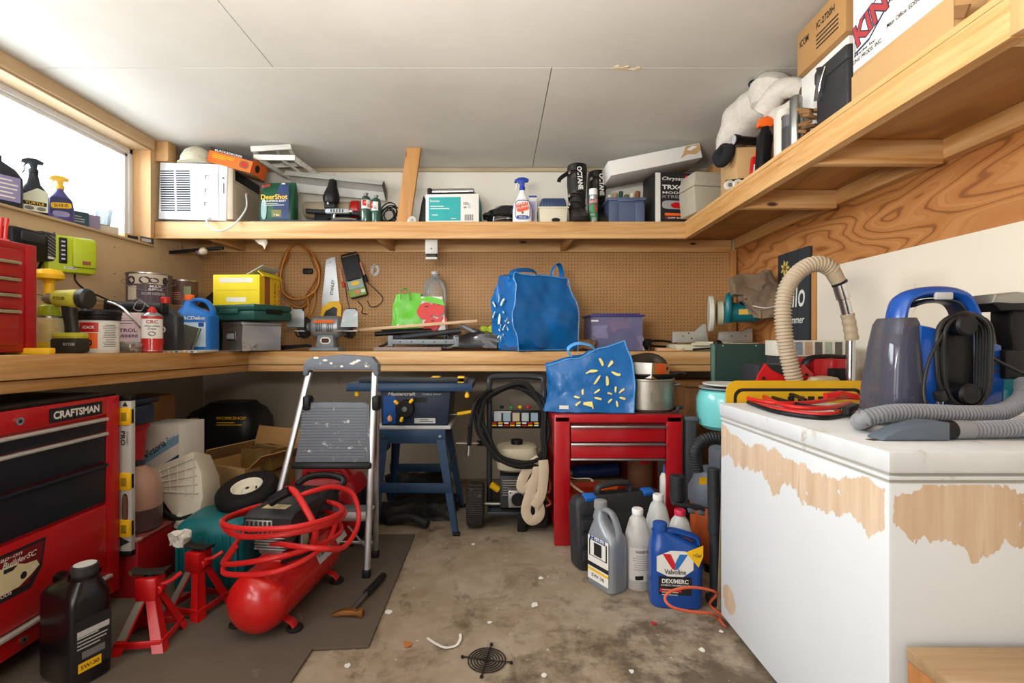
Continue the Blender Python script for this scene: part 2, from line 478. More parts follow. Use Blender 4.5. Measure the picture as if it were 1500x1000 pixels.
# back wall
m = MB()
m.b2((XL - .1, YB, 0), (XR(YB) + .2, YB + .1, 1.02), GREYW)
m.b2((XL - .1, YB, 1.02), (XR(YB) + .2, YB + .1, 1.8), TANW)
m.b2((XL - .1, YB, 1.8), (XR(YB) + .2, YB + .1, ZC), WHITEW)
struct(m, 'wall_back')
# right wall (slightly out of square): plywood above, white board in front
PLYR = plywood('swirl_plywood', '#bd834b', '#ac7039', '#7a461d', (1, .8, 3.0), 15)
def quadwall(mb, y0, y1, z0, z1, th, mat, off=0.):
    vs = [(XR(y0) - off, y0, z0), (XR(y1) - off, y1, z0), (XR(y1) - off, y1, z1), (XR(y0) - off, y0, z1)]
    vs += [(x + th, y, z) for x, y, z in vs]
    return mb.add(vs, [(0,1,2,3), (7,6,5,4), (0,4,5,1), (1,5,6,2), (2,6,7,3), (3,7,4,0)], mat)
m = MB(); quadwall(m, YN, YB, 0, ZC, .12, PLYR); struct(m, 'wall_right')
WBR = pm('white_board_right', '#e0d8c7', .65, var=.06, scale=2, dirt=('#b59a72', .28, 4))
m = MB(); quadwall(m, YN, 2.754, 0, 1.497, .012, WBR, .012)
struct(m, 'trim_1')
PINEY = wood('pine_along_y', '#d9b07a', '#b5803f', 1, contrast=1.5)
PINEX = wood('pine_along_x', '#dbb582', '#b88448', 0, contrast=1.5)
PINEZ = wood('pine_upright', '#c8965a', '#a8733c', 2)
PALEY = wood('pale_pine_along_y', '#cdb38c', '#b3936a', 1, knots=True, contrast=.7)
PALEZ = wood('pale_pine_upright', '#d2aa76', '#b98a56', 2, contrast=.7)
m = MB(); m.box((1.832, YB - .025, 1.41), (.045, .05, .78), PINEZ, .003); struct(m, 'trim_2')
m = MB(); m.box((XR(2.78) - .012, 2.775, 1.10), (.022, .035, .95), PINEZ, .002, rot=(0, 0, -2.7)); struct(m, 'trim_3')
m = MB(); m.b2((XL, YB - .018, ZC - .03), (XR(YB), YB, ZC - .002), wood('weathered_strip', '#c9b99a', '#8f7f62', 0)); struct(m, 'trim_4')
# stud and header framing around the window
m = MB(); m.b2((XL - .002, YN, WZ1), (XL + .02, WY1 + .0, ZC - .004), PALEY); struct(m, 'trim_5')
m = MB(); m.b2((XL + .001, WY1 + .03, 2.312), (XL + .09, WY1 + .12, ZC - .003), PALEZ, .002); struct(m, 'trim_6')
# window
VIN = pm('white_vinyl', '#dfe0e0', .4); 
m = MB()
x0, x1 = XL - .15, XL - .115
for a in ((WY0, WY1, WZ0, WZ0 + .035), (WY0, WY1, WZ1 - .045, WZ1), (WY1 - .045, WY1, WZ0, WZ1), (WY0, WY0 + .05, WZ0, WZ1)):
    m.b2((x0, a[0], a[2]), (x1, a[1], a[3]), VIN, .004)
for a in ((WY0+.05, WY1-.045, WZ0+.035, WZ0+.058), (WY0+.05, WY1-.045, WZ1-.068, WZ1-.045), (WY1-.07, WY1-.045, WZ0+.03, WZ1-.045)):
    m.b2((x0 + .004, a[0], a[2]), (x1 - .012, a[1], a[3]), VIN, .003)
win = struct(m, 'window_1')
m = MB(); m.b2((x0 + .015, WY0 + .04, WZ0 + .03), (x0 + .018, WY1 - .04, WZ1 - .04), glass('window_glass', '#f4f8fa', .02, .02)); struct(m, 'window_pane', parent=win)
m = MB()
m.b2((XL - .155, WY0, WZ0 - .001), (XL + .018, WY1, WZ0 + .0), PALEY); 
m.b2((XL - .115, WY0, WZ0), (XL + .022, WY1, WZ0 + .014), PALEY, .002)
m.b2((XL - .115, WY1 - .015, WZ0 + .014), (XL + .004, WY1, WZ1), PALEZ)
m.b2((XL - .115, WY0, WZ1 - .012), (XL + .004, WY1 - .015, WZ1), PALEY)
struct(m, 'window_lining', parent=win)

# pegboard
def peg():
    t = NT('pegboard_hardboard'); o = t.xyz()
    n = t.noise(1.3, 4, .6)
    cc = t.mix(t.ramp(n, .3, .7), '#b98d5a', '#a57a49')
    fx = t.math('SUBTRACT', t.math('FRACT', t.math('DIVIDE', o[0], .0254)), .5)
    fz = t.math('SUBTRACT', t.math('FRACT', t.math('DIVIDE', o[2], .0254)), .5)
    d = t.math('SQRT', t.math('ADD', t.math('MULTIPLY', fx, fx), t.math('MULTIPLY', fz, fz)))
    h = t.ramp(d, .155, .12)
    t.base(t.mix(h, cc, '#3a2615')); t.rough(.6); t.bump(t.math('MULTIPLY', h, -1.0), .002, .6); return t.m
m = MB(); m.b2((XL + .002, YB - .009, 1.01), (1.81, YB - .001, 1.79), peg()); m.thing('pegboard', 'tan perforated hardboard panel covering the back wall above the workbench', 'pegboard')

# floor mat
MATM = pm('mat_rubber', '#574d43', .9, var=.22, scale=6, dirt=('#6a5d50', .3, 11), bump=.001)
m = MB(); pts = [FL(608, 785), FL(540, 950), FL(458, 954), FL(425, 1004), FL(-60, 1004), FL(-400, 800), FL(-20, 785)]
b = [(p.x, p.y) for p in pts]
m.prism(b[::-1], .011, MATM, 'z', (0, 0, .0065), .003); m.thing('floor_mat', 'dark brown rubber mat covering the left half of the concrete floor', 'mat')

# ------------------------------------------------------------------ workbench (L shaped)
BT, BY, BX = 1.022, 3.2, -1.67
bench = thing('workbench', 'L-shaped pine workbench running along the left and back walls', 'workbench', (0, 0, 0))
LT = Matrix.Translation((0, BY, BT)) @ Matrix.Rotation(-.0165, 4, 'X') @ Matrix.Translation((0, -BY, -BT))
TOPM = wood('worn_worktop', '#c09a68', '#9a7448', 0, contrast=.8)
m = MB(); m.b2((XL + .003, BY, BT - .019), (XR(3.25) - .02, YB - .01, BT - .002), TOPM, .001); m.T = LT; m.b2((XL + .003, YN + .8, BT - .019), (BX, BY, BT - .002), TOPM, .001); m.build('worktop', bench)
m = MB(); m.b2((BX, BY - .038, BT - .085), (1.78, BY, BT - .0005), PINEX, .003); m.build('front_board', bench)
m = MB(); m.b2((BX, BY - .022, BT - .131), (1.78, BY + .012, BT - .089), PINEX, .003); m.build('lower_rail', bench)
m = MB(); m.T = LT; m.b2((BX, YN + .8, BT - .085), (BX + .038, BY - .039, BT - .0005), PINEY, .003); m.build('front_board', bench)
m = MB(); m.T = LT; m.b2((BX - .012, YN + .8, BT - .131), (BX + .022, BY - .039, BT - .089), PINEY, .003); m.build('lower_rail', bench)
for x in (-1.2, -.4, .4): m = MB(); m.b2((x - .02, BY + .015, BT - .11), (x + .02, YB - .002, BT - .02), PINEY); m.build('joist', bench)
# ------------------------------------------------------------------ back shelf
SB, ST, SY = 1.785, 1.90, 3.29
sh = thing('back_shelf', 'long pine shelf high across the back wall', 'shelf', (0, 0, 0))
m = MB(); m.b2((XL + .003, SY + .038, ST - .018), (XR(3.6) - .04, YB - .006, ST), wood('shelf_ply', '#b98d58', '#9a7040', 0, knots=False), .001); m.build('deck', sh)
m = MB(); m.b2((XL + .003, SY, SB), (1.29, SY + .038, ST), PINEX, .003); m.build('front_board', sh)
m = MB(); m.b2((XL + .003, YB - .04, SB - .002), (XR(YB) - .05, YB - .009, ST - .019), PINEX, .002); m.build('wall_batten', sh)
for x in (X(552, 3.3), X(838, 3.3), -2.0):
    m = MB(); m.b2((x - .019, SY + .038, SB + .004), (x + .019, YB - .04, ST - .019), PINEY, .002); m.build('cross_batten', sh)
m = MB(); p0, p1 = P(589, 326, 3.36), P(609, 240, 3.50)
m.prism([(p0.x - .052, ST), (p0.x + .045, ST), (p1.x + .052, ZC - .004), (p1.x - .048, ZC - .004)], .038, PINEZ, 'y', (0, 3.42, 0), .002)
m.thing('ceiling_brace', 'leaning pine board propped between the back shelf and the ceiling', 'brace')
# ------------------------------------------------------------------ right shelf (a little out of square)
def XF(y): return 1.263 + (y - 3.29) * .0466
rs = thing('right_shelf', 'long pine shelf high along the right wall', 'shelf', (0, 0, 0))
def slab(mb, xa, xb, y0, y1, z0, z1, mat):        # xa, xb: functions of y
    vs = [(xa(y0), y0, z0), (xb(y0), y0, z0), (xb(y1), y1, z0), (xa(y1), y1, z0)]
    vs += [(x, y, z1) for x, y, z in vs]
    return mb.add(vs, [(3,2,1,0), (4,5,6,7), (0,1,5,4), (1,2,6,5), (2,3,7,6), (3,0,4,7)], mat)
YE = 1.10
m = MB(); slab(m, lambda y: XF(y) + .001, lambda y: XR(y) - .004, YE, SY - .001, ST - .018, ST, plywood('deck_ply', '#b98a52', '#a8763d', '#8a5b2c', (2.4, .5, 1), 5)); m.build('deck', rs)
m = MB(); slab(m, XF, lambda y: XF(y) + .038, YE, SY - .002, SB, ST - .019, PINEY); m.build('front_board', rs)
m = MB(); slab(m, lambda y: XF(y) - .002, lambda y: XF(y) + .001, YE, SY - .002, ST - .0185, ST, PINEY); m.build('edge_strip', rs)
m = MB(); slab(m, lambda y: XR(y) - .045, lambda y: XR(y) - .003, YE, YB - .06, SB + .02, ST - .019, PINEY); m.build('wall_batten', rs)
for y in (1.91, 2.55, YE + .019):
    m = MB(); m.b2((XF(y) + .039, y - .019, SB + .001), (XR(y) - .046, y + .019, ST - .019), PINEX, .002); m.build('cross_batten', rs)
m = MB(); m.box((XF(YE) + .019, YE - .02, (SB + ST) / 2 - .008), (.042, .038, ST - SB - .02), PALEZ, .002); m.build('end_block', rs)
# ------------------------------------------------------------------ makers shared by several things
def wf(r, z, deg):                                # point and facing on a round can, deg to the right of its front
    a = R(deg); return (r * math.sin(a), -r * math.cos(a), z), Matrix.Rotation(a, 3, 'Z') @ FACE['-y']
def at(x, D, z): return Vector((X(x, D), D, z))
def carton(name, label, cat, loc, w, d, h, mat, rz=0, rot=None, art=None, tape=None, part='box_body', bev=.002, group=None):
    t = thing(name, label, cat, loc, rz, rot, group)
    m = MB(); m.box((0, 0, h/2), (w, d, h), mat, bev)
    m.rect((0, 0, h), w * .98, .002, GINK, '+z', 0, .0008)
    m.build(part, t)
    if tape:
        m = MB(); m.rect((0, 0, h), w * .99, .05, tape, '+z', 0, .001); m.rect((-w/2, 0, h * .9), .05, h * .2, tape, '-x'); m.rect((w/2, 0, h * .9), .05, h * .2, tape, '+x'); m.build('tape', t)
    if art:
        m = MB(); art(m, w, d, h); m.build('printed_label', t)
    return t
def aerosol(name, label, loc, r, h, body, cap, art=None, cat='spray can', rz=0, capped=True, group=None):
    t = thing(name, label, cat, loc, rz, None, group)
    m = MB(); m.lathe([(r*.9, 0), (r, .004), (r*1.02, .008, STEEL), (r, .012, body), (r, h*.78), (r*1.02, h*.785, STEEL), (r*1.0, h*.80), (r*.62, h*.86), (r*.45, h*.875)], body); m.build('can_body', t)
    m = MB()
    if capped: m.lathe([(r*.93, h*.80), (r*.93, h*.985), (r*.86, h), (0, h)], cap)
    else: m.lathe([(r*.45, h*.87), (r*.42, h*.93), (r*.28, h*.95), (r*.26, h), (0, h)], cap); 
    m.build('cap' if capped else 'nozzle', t)
    if art:
        m = MB(); art(m, r, h); m.build('printed_label', t)
    return t
def paint_can(name, label, loc, r, h, body, art=None, rz=0, lid=STEEL, handle=True, rot=None, cat='paint can'):
    t = thing(name, label, cat, loc, rz, rot)
    m = MB(); m.lathe([(r*.97, 0), (r*1.02, .003, STEEL), (r*1.02, .009), (r, .012, body), (r, h*.93), (r*1.03, h*.94, STEEL), (r*1.03, h*.985), (r*.9, h*.985), (r*.88, h*.96)], body, 36); m.build('can_body', t)
    m = MB(); m.lathe([(r*.9, h*.955), (r*.9, h*.99), (r*.8, h), (r*.78, h*.975), (0, h*.975)], lid, 36); m.build('lid', t)
    if handle:
        m = MB(); m.tube([(-r*1.03, 0, h*.8), (-r*1.1, -r*.4, h*.66), (0, -r*1.08, h*.42), (r*1.1, -r*.4, h*.66), (r*1.03, 0, h*.8)], .002, STEEL, 6); m.build('wire_handle', t)
    if art:
        m = MB(); art(m, r, h); m.build('printed_label', t)
    return t
def spray_head(t, z, r, head, trig, flip=1, s=1.):
    """trigger sprayer on a neck of radius r at height z, nozzle towards -x*flip"""
    m = MB(); m.lathe([(r, z), (r*1.15, z+.003), (r*1.15, z+.022*s), (r*.8, z+.026*s)], head, 20)
    f = flip
    m.prism([(-.045*s*f, z+.062*s), (-.048*s*f, z+.048*s), (-.018*s*f, z+.046*s), (-.012*s*f, z+.022*s), (.013*s*f, z+.022*s), (.016*s*f, z+.05*s), (.036*s*f, z+.052*s), (.04*s*f, z+.066*s), (.012*s*f, z+.078*s), (-.02*s*f, z+.076*s)][::f], .026*s, head, 'y', bev=.004*s)
    m.build('sprayer_head', t)
    m = MB(); m.tube([(-.026*s*f, 0, z+.047*s), (-.036*s*f, 0, z+.03*s), (-.034*s*f, 0, z+.012*s), (-.042*s*f, 0, z-.006*s)], .006*s, trig, 8, flat=(.0035*s, .008*s)); m.build('trigger', t)
def bottle_loft(m, prof, mat, n=2.6, seg=32, sy=.62):
    """prof: (z, half width[, x offset[, n]])"""
    m.loft([(p[0], p[2] if len(p) > 2 else 0, 0, p[1], p[1] * (p[4] if len(p) > 4 else sy), p[3] if len(p) > 3 else n) for p in prof], mat, seg)
def jug(name, label, loc, w, d, h, mat, cap, rz=0, neck=-.25, capr=.02, art=None, cat='jug', n=5, body_to=.62, handle=True, rot=None, caph=.03, group=None, taper=.0):
    """handled jug: body with sloped shoulder, neck offset by neck*w, loop handle on the other side"""
    t = thing(name, label, cat, loc, rz, rot, group)
    m = MB(); a, b = w/2, d/2; hn = h - caph; k = neck * w
    m.loft([(0, 0, 0, a*.93, b*.9, n), (.008, 0, 0, a, b, n), (h*body_to*.9, 0, 0, a*(1-taper), b, n), (h*body_to, 0, 0, a*(.99-taper), b*.98, n), (h*(body_to+.06), k*.12, 0, a*.9, b*.9, 3.5),
            (h*(body_to+.16), k*.75, 0, a*.46, b*.62, 2.5), (h*(body_to+.2), k, 0, capr*1.3, capr*1.3, 2), (hn - .004, k, 0, capr*.95, capr*.95, 2), (hn, k, 0, capr*.95, capr*.95, 2)], mat, 36)
    if handle:
        s = -1 if neck > 0 else 1
        m.tube([(k + s*capr*.6, 0, hn - h*.045), (k + s*w*.2, 0, hn - h*.0), (k + s*w*.48, 0, hn - h*.03), (s*a*.88, 0, h*(body_to+.1)), (s*a*.86, 0, h*body_to*.93)], .0, mat, 10, flat=(w*.065, d*.16))
    m.build('jug_body', t)
    m = MB(); m.lathe([(capr*1.12, hn - .002), (capr*1.15, hn+.002), (capr*1.1, h-.003), (capr*.9, h), (0, h)], cap, 24, c=(k, 0, 0)); m.build('cap', t)
    if art:
        m = MB(); art(m, w, d, h); m.build('printed_label', t)
    return t
from mathutils import noise as NZ
def _sbox(s, c, d, mat, cuts=12):
    b = bmesh.new(); bmesh.ops.create_cube(b, size=1)
    bmesh.ops.subdivide_edges(b, edges=b.edges[:], cuts=cuts, use_grid_fill=True)
    b.transform(Matrix.Translation(c) @ Matrix.Diagonal((d[0], d[1], d[2], 1))); return s.tmp(b, mat)
MB.sbox = _sbox
def _deform(s, fn):
    for v in s.bm.verts:
        q = fn(v.co)
        if v.co.z >= -1e-5 and abs(v.co.z) < .5: q.z = max(q.z, 0)
        v.co = q
    return s
MB.deform = _deform
def crumple(freq, amp, seed, ridged=True):
    o = Vector((seed * 7.3, seed * 3.1, seed * 5.7))
    def f(p):
        n = NZ.noise_vector(p * freq + o); k = NZ.noise_vector(p * freq * 2.3 + o)
        if ridged: k = Vector([abs(a) - .25 for a in k])
        return p + n * amp + k * amp * .7
    return f
def petal(m, cx, cz, y, l, w, a, r0, mat):
    """rounded drop pointing outwards from (cx, cz) at angle a (degrees) on the plane y"""
    a = R(a); u = Vector((math.cos(a), 0, math.sin(a))); v = Vector((-math.sin(a), 0, math.cos(a))); o = Vector((cx, y, cz))
    pts = []
    for i in range(14):
        t = 2*PI*i/14; c, s = math.cos(t), math.sin(t); ww = w * (.36 + .12 * c)
        pts.append(o + u * (r0 + l/2 + l/2 * math.copysign(abs(c)**.7, c)) + v * ww * math.copysign(abs(s)**.8, s))
    pts.append(o + u * (r0 + l/2))
    m.add(pts, [(14, i, (i+1) % 14) for i in range(14)], mat)
# ------------------------------------------------------------------ things on the back shelf, from the left
m = MB(); m.box((0, 0, .0035), (.50, .40, .007), pm('dark_board', '#4c433c', .8), .002, rot=(0, 0, 2)); m.thing('cardboard_sheet', 'flat dark cardboard sheet under the white air conditioner', 'cardboard', at(288, 3.50, ST))
# window air conditioner
ACW = pm('ac_white_steel', '#d3d6da', .4, dirt=('#b0b3b8', .2, 8)); ACB = pm('ac_beige_plastic', '#b9ac97', .5)
t = thing('window_air_conditioner', 'white window air conditioner with louvred side at the left end of the shelf', 'air conditioner', (X(287, 3.30), 3.50, ST + .0075), rot=(0, 0, 0))
m = MB(); w, d, h = .50, .40, .385
m.box((-.02, 0, h/2 + .006), (w - .04, d, h), ACW, .004, rot=(0, 1.6, 0))
for k in (-1, 1): m.box((k*.16 - .02, 0, .006), (.05, .3, .012), DGREY)
m.build('housing', t)
SLOT = pm('slot_dark', '#20242a', .8)
m = MB()
for c in (0, 1):
    for i in range(18): m.rect((-.196 + c*.107 + i*.0004, -d/2 - .0015, .338 - i*.0157), .094, .0085, SLOT)
m.build('louvre_slots', t)
m = MB()
for zz in (.30, .205, .115):
    m.rect((.075 - (.3-zz)*.04, -d/2 - .001, zz), .022, .026, GINK); m.rect((.079 - (.3-zz)*.04, -d/2 - .0015, zz - .002), .012, .02, ACW)
m.rect((.155, -d/2 - .001, .2), .002, .36, GINK); m.rect((.147, -d/2-.001, .25), .012, .15, LGREY); m.rect((.19, -d/2-.001, .22), .008, .07, GINK); m.rect((.187, -d/2-.001, .29), .016, .012, GINK)
m.build('panel_marks', t)
m = MB(); m.box((.215, 0, h/2 + .003), (.07, d*.98, h*.97), ACB, .012); m.rect((.25, 0, .32), d*.85, .07, BLACK, '+x'); m.rect((.25, 0, .27), d*.95, .003, GINK, '+x')
for i in range(12): m.rect((.25, 0, .06 + i*.016), d*.8, .003, pm('beige_shadow', '#8f836f', .6), '+x')
m.build('front_panel', t)
m = MB(); m.tube([(.10, -d/2 + .01, .02), (.10, -d/2 - .045, -.012), (.15, -d/2 - .055, -.07), (.22, -d/2 - .05, -.075), (.29, -d/2 - .03, -.02), (.31, -.14, .1), (.30, -.12, .2), (.27, -.05, .22)], .006, WHITE, 8); m.build('power_cord', t)
# dome on top
CREAM = pm('cream_shell', '#c9c4ae', .6, dirt=('#98927c', .35, 8))
t = thing('hard_hat', 'cream dome-shaped hard hat on top of the air conditioner', 'hat', at(290, 3.36, 2.304))
m = MB(); m.loft([(0, 0, 0, .12, .12, 2), (.004, 0, 0, .122, .12, 2), (.01, 0, 0, .108, .106, 2), (.05, 0, 0, .104, .10, 2), (.09, 0, 0, .085, .08, 2), (.115, 0, 0, .05, .05, 2), (.122, 0, 0, .001, .001, 2)], CREAM); m.build('shell', t)
m = MB(); m.tube([(0, -.095, .06), (0, -.05, .112), (0, 0, .125), (0, .05, .112), (0, .095, .06)], .0, CREAM, 8, flat=(.005, .012)); m.build('ridge', t)
# orange tool carton
def art(m, w, d, h):
    m.rect((0, -d/2, h*.4), w*.98, h*.76, ORANGE); m.rect((0, -d/2, h*.88), w*.98, h*.22, INK, lift=.0009)
    m.text('BLACK&DECKER', (-.02, -d/2, h*.87), w*.62, h*.13, PAPER, lift=.0015)
    m.lines((-.05, -d/2, h*.5), w*.5, h*.32, 3, YEL, lift=.0012, seed=2); m.rect((.1, -d/2, h*.42), w*.22, h*.5, DCARD, ell=3, lift=.001); m.rect((.1, -d/2, h*.42), w*.15, h*.3, BRED, ell=2, lift=.0014)
    m.rect((w/2, 0, h*.5), d*.96, h*.9, ORANGE, '+x'); m.rect((w/2, -.03, h*.5), .06, h*.5, INK, '+x', lift=.001, ell=2)
carton('power_tool_carton', 'orange and black power tool carton tilted on the air conditioner', 'box', at(346, 3.40, 2.272), .31, .2, .105, DCARD, rot=(0, 15, 0), art=art)
# white wire-less frames lying flat
WM = pm('white_enamel_metal', '#d9dad2', .4, dirt=('#8f8a76', .2, 20))
def frame_tray(label, loc, rot, w, d):
    t = thing('metal_rack', label, 'metal rack', loc, rot=rot)
    m = MB(); m.box((0, -d/2, 0), (w, .016, .035), WM, .002); m.build('front_rail', t)
    m = MB(); m.box((0, d/2, 0), (w, .016, .03), WM, .002); m.build('rear_rail', t)
    for s in (-1, 1): m = MB(); m.box((s*(w/2 - .012), 0, 0), (.022, d, .028), WM, .002); [m.cyl((s*(w/2+.0002), -d*.3 + k*d*.2, 0), (s*(w/2 + .0012), -d*.3 + k*d*.2, 0), .004, INK, seg=8) for k in range(4)]; m.build('side_rail', t)
    m = MB(); m.box((w*.1, 0, -.002), (.018, d, .01), WM); m.build('cross_rail', t)
frame_tray('upper white metal frame, tilted, lying behind the orange carton', at(406, 3.49, 2.412), (0, -8, 12), .26, .34)
frame_tray('lower white metal frame stacked flat under the tilted one', at(425, 3.52, 2.345), (0, 3, -6), .30, .40)
t = thing('light_fixture_cover', 'long white metal light fixture cover lying over the beige canister', 'light cover', at(492, 3.64, 2.235), rot=(-20, 5, 3))
m = MB(); w, d, h = .72, .20, .06
m.prism([(-d/2, 0), (-d/2*.7, h), (d/2*.7, h), (d/2, 0), (d/2 - .004, 0), (d/2*.68, h - .004), (-d/2*.68, h - .004), (-d/2 + .004, 0)], w, pm('fixture_paint', '#c9cac4', .4), 'x'); m.build('trough', t)
m = MB(); m.prism([(-d/2, 0), (-d/2*.7, h), (d/2*.7, h), (d/2, 0)], .004, DGREY, 'x', (w/2, 0, 0)); m.build('end_plate', t)
# deer bait bag
GBAG = pm('green_bag_film', '#1d4f38', .3, var=.2); NBAG = pm('navy_bag_film', '#1b2f57', .3, var=.2)
t = thing('bait_bag', 'dark green and navy plastic bait bag standing beside the air conditioner', 'bag', at(408, 3.42, ST + .012), rz=-4)
m = MB(); m.loft([(0, 0, 0, .12, .05, 4), (.02, 0, 0, .127, .06, 4), (.12, .004, 0, .127, .062, 3.5), (.2, .01, 0, .125, .055, 3.5), (.25, .012, 0, .12, .03, 4), (.275, .012, 0, .118, .012, 5), (.29, .012, 0, .115, .006, 6)], GBAG, 40); m.build('bag_body', t)
m = MB(); y = -.0655
m.poly([(-.0, -.12), (.11, -.12), (.11, .12), (.045, .12), (-.0, .0)], (.0, y, .14), NBAG, lift=.0002)
m.text('Quick', (-.06, y + .015, .258), .06, .028, BRED, rot=8); m.text('DeerShot', (.005, y, .175), .19, .035, YEL); m.text('HUNTING BAIT', (.005, y, .145), .17, .014, PAPER); m.lines((.01, y, .122), .15, .02, 2, PAPER)
m.rect((.02, y, .06), .07, .05, pm('olive_print', '#6c6a2c', .6)); m.text('7 lbs', (.02, y, .05), .04, .012, PAPER); m.rect((-.07, y, .09), .04, .14, pm('water_print', '#8aa6a5', .5), lift=.0004, ell=2.2); m.rect((.06, y + .02, .265), .03, .02, PAPER, ell=2)
m.build('printed_label', t)
# flat padded mat / slab
m = MB(); m.box((0, 0, .006), (.76, .30, .012), pm('slate_fabric', '#4f545c', .8, bump=.0006), .005); m.box((.02, -.01, .0165), (.66, .26, .008), pm('slate_fabric2', '#3f444b', .8), .004, rot=(0, 0, 2)); m.thing('padded_mat', 'folded slate grey mat lying flat along the shelf edge', 'mat', at(460, 3.47, ST))
# beige canister lying on its side, red cap
t = thing('canister', 'beige cylinder with a red end cap lying on its side', 'canister', at(490, 3.66, ST + .175), rz=0)
m = MB(); m.cyl((-.22, 0, 0), (.13, 0, 0), .062, pm('beige_tube', '#b3a68d', .5), bev=.006); m.build('canister_body', t)
m = MB(); m.cyl((.13, 0, 0), (.20, 0, 0), .072, BRED, bev=.008, seg=28); m.build('end_cap', t)
m = MB(); m.box((0, 0, -.105), (.26, .13, .14), DGREY, .01); m.build('cradle', t)
# black work lamp on a bar
t = thing('clamp_work_light', 'black hooded work light on a dark clamp bar', 'work light', at(487, 3.5, ST + .012))
m = MB(); m.lathe([(.055, 0), (.06, .03), (.05, .07), (.034, .11), (.025, .16), (0, .17)], BLACK, 20, c=(-.01, 0, .175), rot=(8, 8, 0)); m.build('hood', t)
m = MB(); m.box((-.01, 0, .15), (.085, .07, .05), BLACK, .012); m.cyl((-.02, -.036, .16), (-.02, -.04, .16), .008, CHROME); m.build('swivel', t)
m = MB(); m.cyl((-.19, 0, .115), (.19, .02, .10), .017, DGREY); m.box((-.0, 0, .115), (.09, .05, .05), DGREY, .008); m.build('bar', t)
m = MB(); m.box((.0, 0, .003), (.14, .10, .006), BLACK, .002); m.cyl((0, .0, .005), (0, 0, .1), .012, DGREY); m.build('base', t)
# pump and hand tool
t = thing('heat_gun', 'grey and silver hand tool lying in front of the work light', 'tool', at(495, 3.38, ST + .022))
m = MB(); m.box((0, 0, .07), (.17, .045, .034), pm('silver_plastic', '#a7adb2', .35), .012); [m.box((-.04 + k*.02, -.0235, .07), (.008, .002, .02), DGREY) for k in range(5)]; m.build('barrel', t)
m = MB(); m.tube([(-.02, 0, .06), (-.025, 0, .03), (-.02, 0, .008)], .008, STEEL); m.build('handle', t)
m = MB(); m.cyl((.085, 0, .07), (.10, 0, .07), .017, CHROME); m.build('nozzle', t)
m = MB(); m.tube([(-.08, 0, .012), (0, -.01, .014), (.08, 0, .012)], .013, STEEL, r1=.006); m.thing('putty_knife', 'shiny steel hand tool lying flat on the slate mat', 'tool', at(505, 3.36, ST + .02))
m = MB()
pr = random.Random(9)
for k in range(7): m.box((pr.uniform(-.16, .16), pr.uniform(-.03, .06), .03 + pr.uniform(0, .02)), (.09, .06, .06), BLACK, .018, rot=(pr.uniform(-15, 15), pr.uniform(-15, 15), pr.uniform(-60, 60)))
m.thing('tool_pouch', 'black soft tool pouch slumped behind the green gas canisters', 'pouch', at(512, 3.56, ST + .02))
# two propane canisters
GREEN = pm('propane_green', '#1f4a3c', .3, coat=.4)
def artp(m, r, h):
    m.rect((0, -r, h*.6), r*2.2, h*.3, PAPER, wrap=r); m.rect((-.008, -r, h*.64), r*1.2, h*.2, BRED, wrap=r, lift=.0012); m.lines((.012, -r, h*.55), r*.9, h*.12, 3, INK, wrap=r, lift=.0014); m.text('PROPANE', (-.004, -r, h*.65), r*1.0, h*.06, PAPER, wrap=r, lift=.002)
def gas(label, loc, rz):
    t = thing('gas_canister', label, 'gas canister', loc, rz, group='green gas canisters on the back shelf'); r, h = .034, .205
    m = MB(); m.lathe([(r*.9, 0), (r, .008), (r, h*.76), (r*.8, h*.86), (r*.3, h*.92)], GREEN); m.build('cylinder', t)
    m = MB(); m.lathe([(.011, h*.9), (.011, h*.97), (.016, h*.97), (.016, h), (0, h)], STEEL); m.build('valve', t)
    m = MB(); artp(m, r, h); m.build('printed_label', t)
gas('left green gas canister with red label, next to the black pouch', at(536, 3.38, ST + .013), 20)
gas('right green gas canister with red label, next to the cable tangle', at(551, 3.39, ST + .001), -25)
m = MB(); pr = random.Random(4)
for k in range(7):
    c = Vector((pr.uniform(-.02, .02), pr.uniform(-.02, .03), .07 + pr.uniform(-.02, .03))); r = pr.uniform(.045, .06); a0 = pr.uniform(0, 6)
    m.tube([c + Vector((math.cos(a)*r, math.sin(a)*r*.35*(1 if k % 2 else -1), math.sin(a + a0*.1)*r)) for a in [2*PI*i/9 for i in range(9)]], .0045, BLACK, 6, 4, closed=True)
m.thing('cable_coil', 'tangled black cable coil beside the ceiling brace', 'cable', at(570, 3.42, ST + .0))
# roll beside the brace
t = thing('paper_roll', 'small white roll lying end-on at the foot of the ceiling brace', 'roll', at(604, 3.35, ST + .026))
m = MB(); m.lathe([(.012, 0), (.026, 0), (.026, .13), (.012, .13), (.012, 0)], PAPER, M=Matrix.Rotation(R(20), 4, 'Z') @ Matrix.Rotation(R(-90), 4, 'X')); m.build('paper', t)
m = MB(); m.lathe([(.009, .001), (.0125, .001), (.0125, .129), (.009, .129), (.009, .001)], DCARD, M=Matrix.Rotation(R(20), 4, 'Z') @ Matrix.Rotation(R(-90), 4, 'X')); m.build('core', t)
m = MB(); m.prism([(-.03, 0), (.03, 0), (.035, .12), (.028, .2), (.005, .245), (-.006, .2), (-.02, .1)], .02, BLACK, 'y', bev=.005); m.thing('scraper', 'black blade-shaped scraper standing against the ceiling brace', 'scraper', at(618, 3.52, ST), rot=(0, 2, 0))
